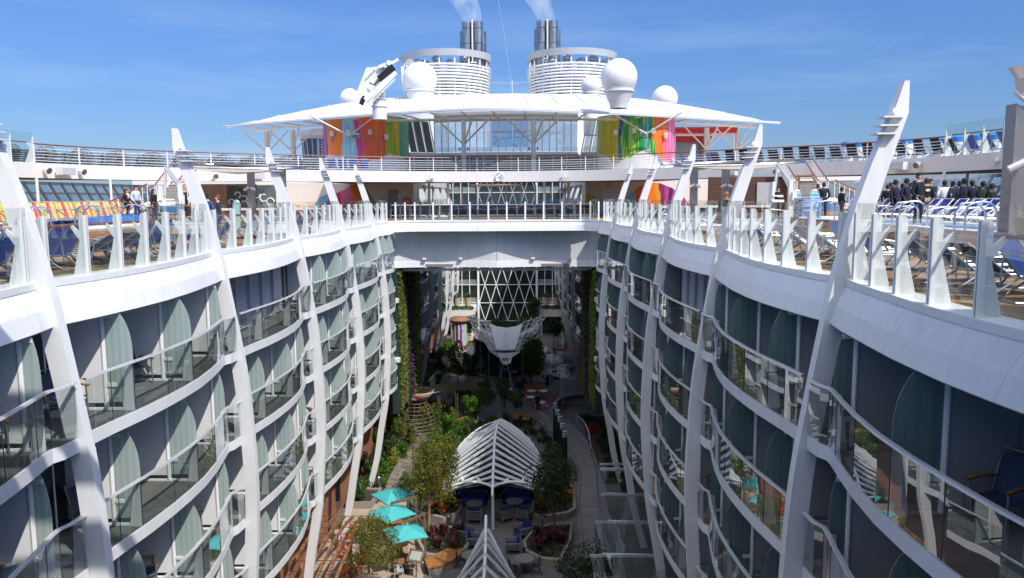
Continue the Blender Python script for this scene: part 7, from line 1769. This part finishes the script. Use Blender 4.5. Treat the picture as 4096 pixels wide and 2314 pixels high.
part('upper_glass', MB().add([(4.3,72.5,-13.9),(8.2,72.5,-13.9),(8.1,76.6,-13.6),(4.4,76.6,-13.6)],[(0,1,2,3)]).add([(5.6,77,-13.5),(8.2,77,-13.5),(8.0,86,-13.3),(6.4,86,-13.3)],[(0,1,2,3)]), 'canopy_glass', bp); b = MB()
for r_, h in ((.7,-13.9),(.9,-13.7),(1.1,-13.5),(1.25,-13.3),(1.3,-13.15)): b.tube([(6.9+r_*math.cos(2*PI*k/26),73.5+r_*math.sin(2*PI*k/26),h) for k in range(26)], .03, 4, False, True)
part('basket', b, 'grey_panel', bp)
ct = cm([(4.6,67.2),(5.2,69.0),(6.2,70.2),(7.6,70.6)]); part('counter', MB().loft([[(x,y,F) for x,y in ct],[(x,y,F+1.05) for x,y in ct],[(x+.15,y-.6,F+1.05) for x,y in ct],[(x+.15,y-.6,F+.9) for x,y in ct]]), 'planter_stone', bp)
part('oval_rim', MB().tube([(6.3+2.1*math.cos(2*PI*k/28),70.2+3.2*math.sin(2*PI*k/28),-14.15) for k in range(28)], .04, 5, False, True), 'grey_panel', bp)
# people in the garden
g = None
person('stand', (.19,68.6,F), Rr(170), 1.76, 'man in black jacket and jeans standing by the white cafe tables', C_('cloth_black','cloth_jean','hair_black'))
person('walk', (1.76,68.9,F), Rr(200), 1.68, 'person in jeans half hidden by a small round tree in the cafe', C_('cloth_navy','cloth_jean','hair_brown'))
person('stand', (3.2,67.9,F), Rr(150), 1.68, 'person in black with pale shoes near the curved railings', C_('cloth_black','cloth_black','hair_black', shoes='cloth_white'))
# leaning statue
stripes('striped_shirt', [(0,(.7,.7,.7)),(.5,(.02,.02,.03))], 2, (0,1), .8, 14.)
stt = make_person('fold'); stt.name = 'statue'; tag(stt, 'white statue in striped shirt and blue shoes leaning on the glass canopy roof', 'statue')
stt.location = (-2.95,51.9,-16.0); stt.rotation_euler = V((1.15,.5,1.05)).to_track_quat('Z','Y').to_euler()
for ch in stt.children:
    bnm = ch.name.split('.')[0]; ch.material_slots[0].link = 'OBJECT'; ch.material_slots[0].material = MATS[dict(body='exit_white',jacket='striped_shirt',trousers='exit_white',hair='exit_white',shoes='bright_blue',eyes='black')[bnm]]

# ------------------------------------------------------------------ balcony chairs and tables
def bal_chair():
    r = thing('balcony_chair', 'x', 'chair'); fr = MB()
    for sx in (-.29,.29):
        fr.tube([(sx,-.28,0),(sx,-.26,.62)], .018, 6); fr.tube([(sx,.30,0),(sx,.22,.45),(sx,.38,1.02)], .018, 6); fr.tube([(sx,-.26,.40),(sx,.24,.38)], .016, 5)
    fr.tube([(-.29,.38,1.02),(.29,.38,1.02)], .018, 6)
    part('frame', fr, 'chair_metal', r, True); part('sling', MB().loft([[(-.27,y,z),(.27,y,z)] for y, z in ((-.28,.43),(0,.40),(.2,.42),(.30,.70),(.36,.95))]), 'slate_sling', r)
    for sx in (-.3,.3): part('armrest', MB().loft([[(sx+a,y,z+b) for y, z in ((-.32,.615),(-.1,.64),(.12,.635),(.3,.60))] for a, b in ((-.03,0),(.03,0),(.03,.03),(-.03,.03),(-.03,0))]), 'amber_wood', r)
    return r
BC = None; BTb = None
q = random.Random(5)
for s in (-1, 1):
    for i in range(0, 4):
        for k in range(4):
            if k == 0 and i == 2: continue
            for c in range(3):
                if q.random() < (.35 if i < 2 else .5) or (s > 0 and i == 0 and c != 1): continue
                y = Y(i)+BAY*(.04+.32*c)+q.uniform(1.0,1.5); x = s*(7.95+q.uniform(0,.2)-DX[k]); zz = slab_z(k)-.008
                lab = f'blue balcony chair, {["nearer","middle","farther"][c]} cabin, {ROW[k]} row, {SIDE[s]} wall {["before the nearest rib","between nearest and second ribs","between second and third ribs","between third and fourth ribs"][i]}'
                rz = s*rad(-90)+q.uniform(-.5,.5)+(PI if s > 0 else PI)
                rz = (rad(90) if s < 0 else rad(-90))+q.uniform(-.6,.6)
                if BC is None: BC = bal_chair(); BC.location = (x,y,zz); BC.rotation_euler = (0,0,rz); tag(BC, lab, None, 'balcony chairs')
                else: dup(BC, (x,y,zz), rz, label=lab, group='balcony chairs')
                if q.random() < .5:
                    lab = lab.replace('blue balcony chair','round white balcony table')
                    if BTb is None:
                        BTb = thing('side_table', lab, 'table', (x,y+.8,zz), 'balcony side tables'); part('table_top', MB().lathe([(.01,.52),(.28,.52),(.28,.49),(.01,.48)], (x,y+.8,zz), 20), 'exit_white', BTb); part('legs', MB().tube([(x,y+.8,zz+.48),(x,y+.8,zz)], .03, 6).lathe([(.2,.02),(.01,.03)], (x,y+.8,zz), 12), 'chair_metal', BTb)
                    else: dup(BTb, (x,y+.8,zz), label=lab)
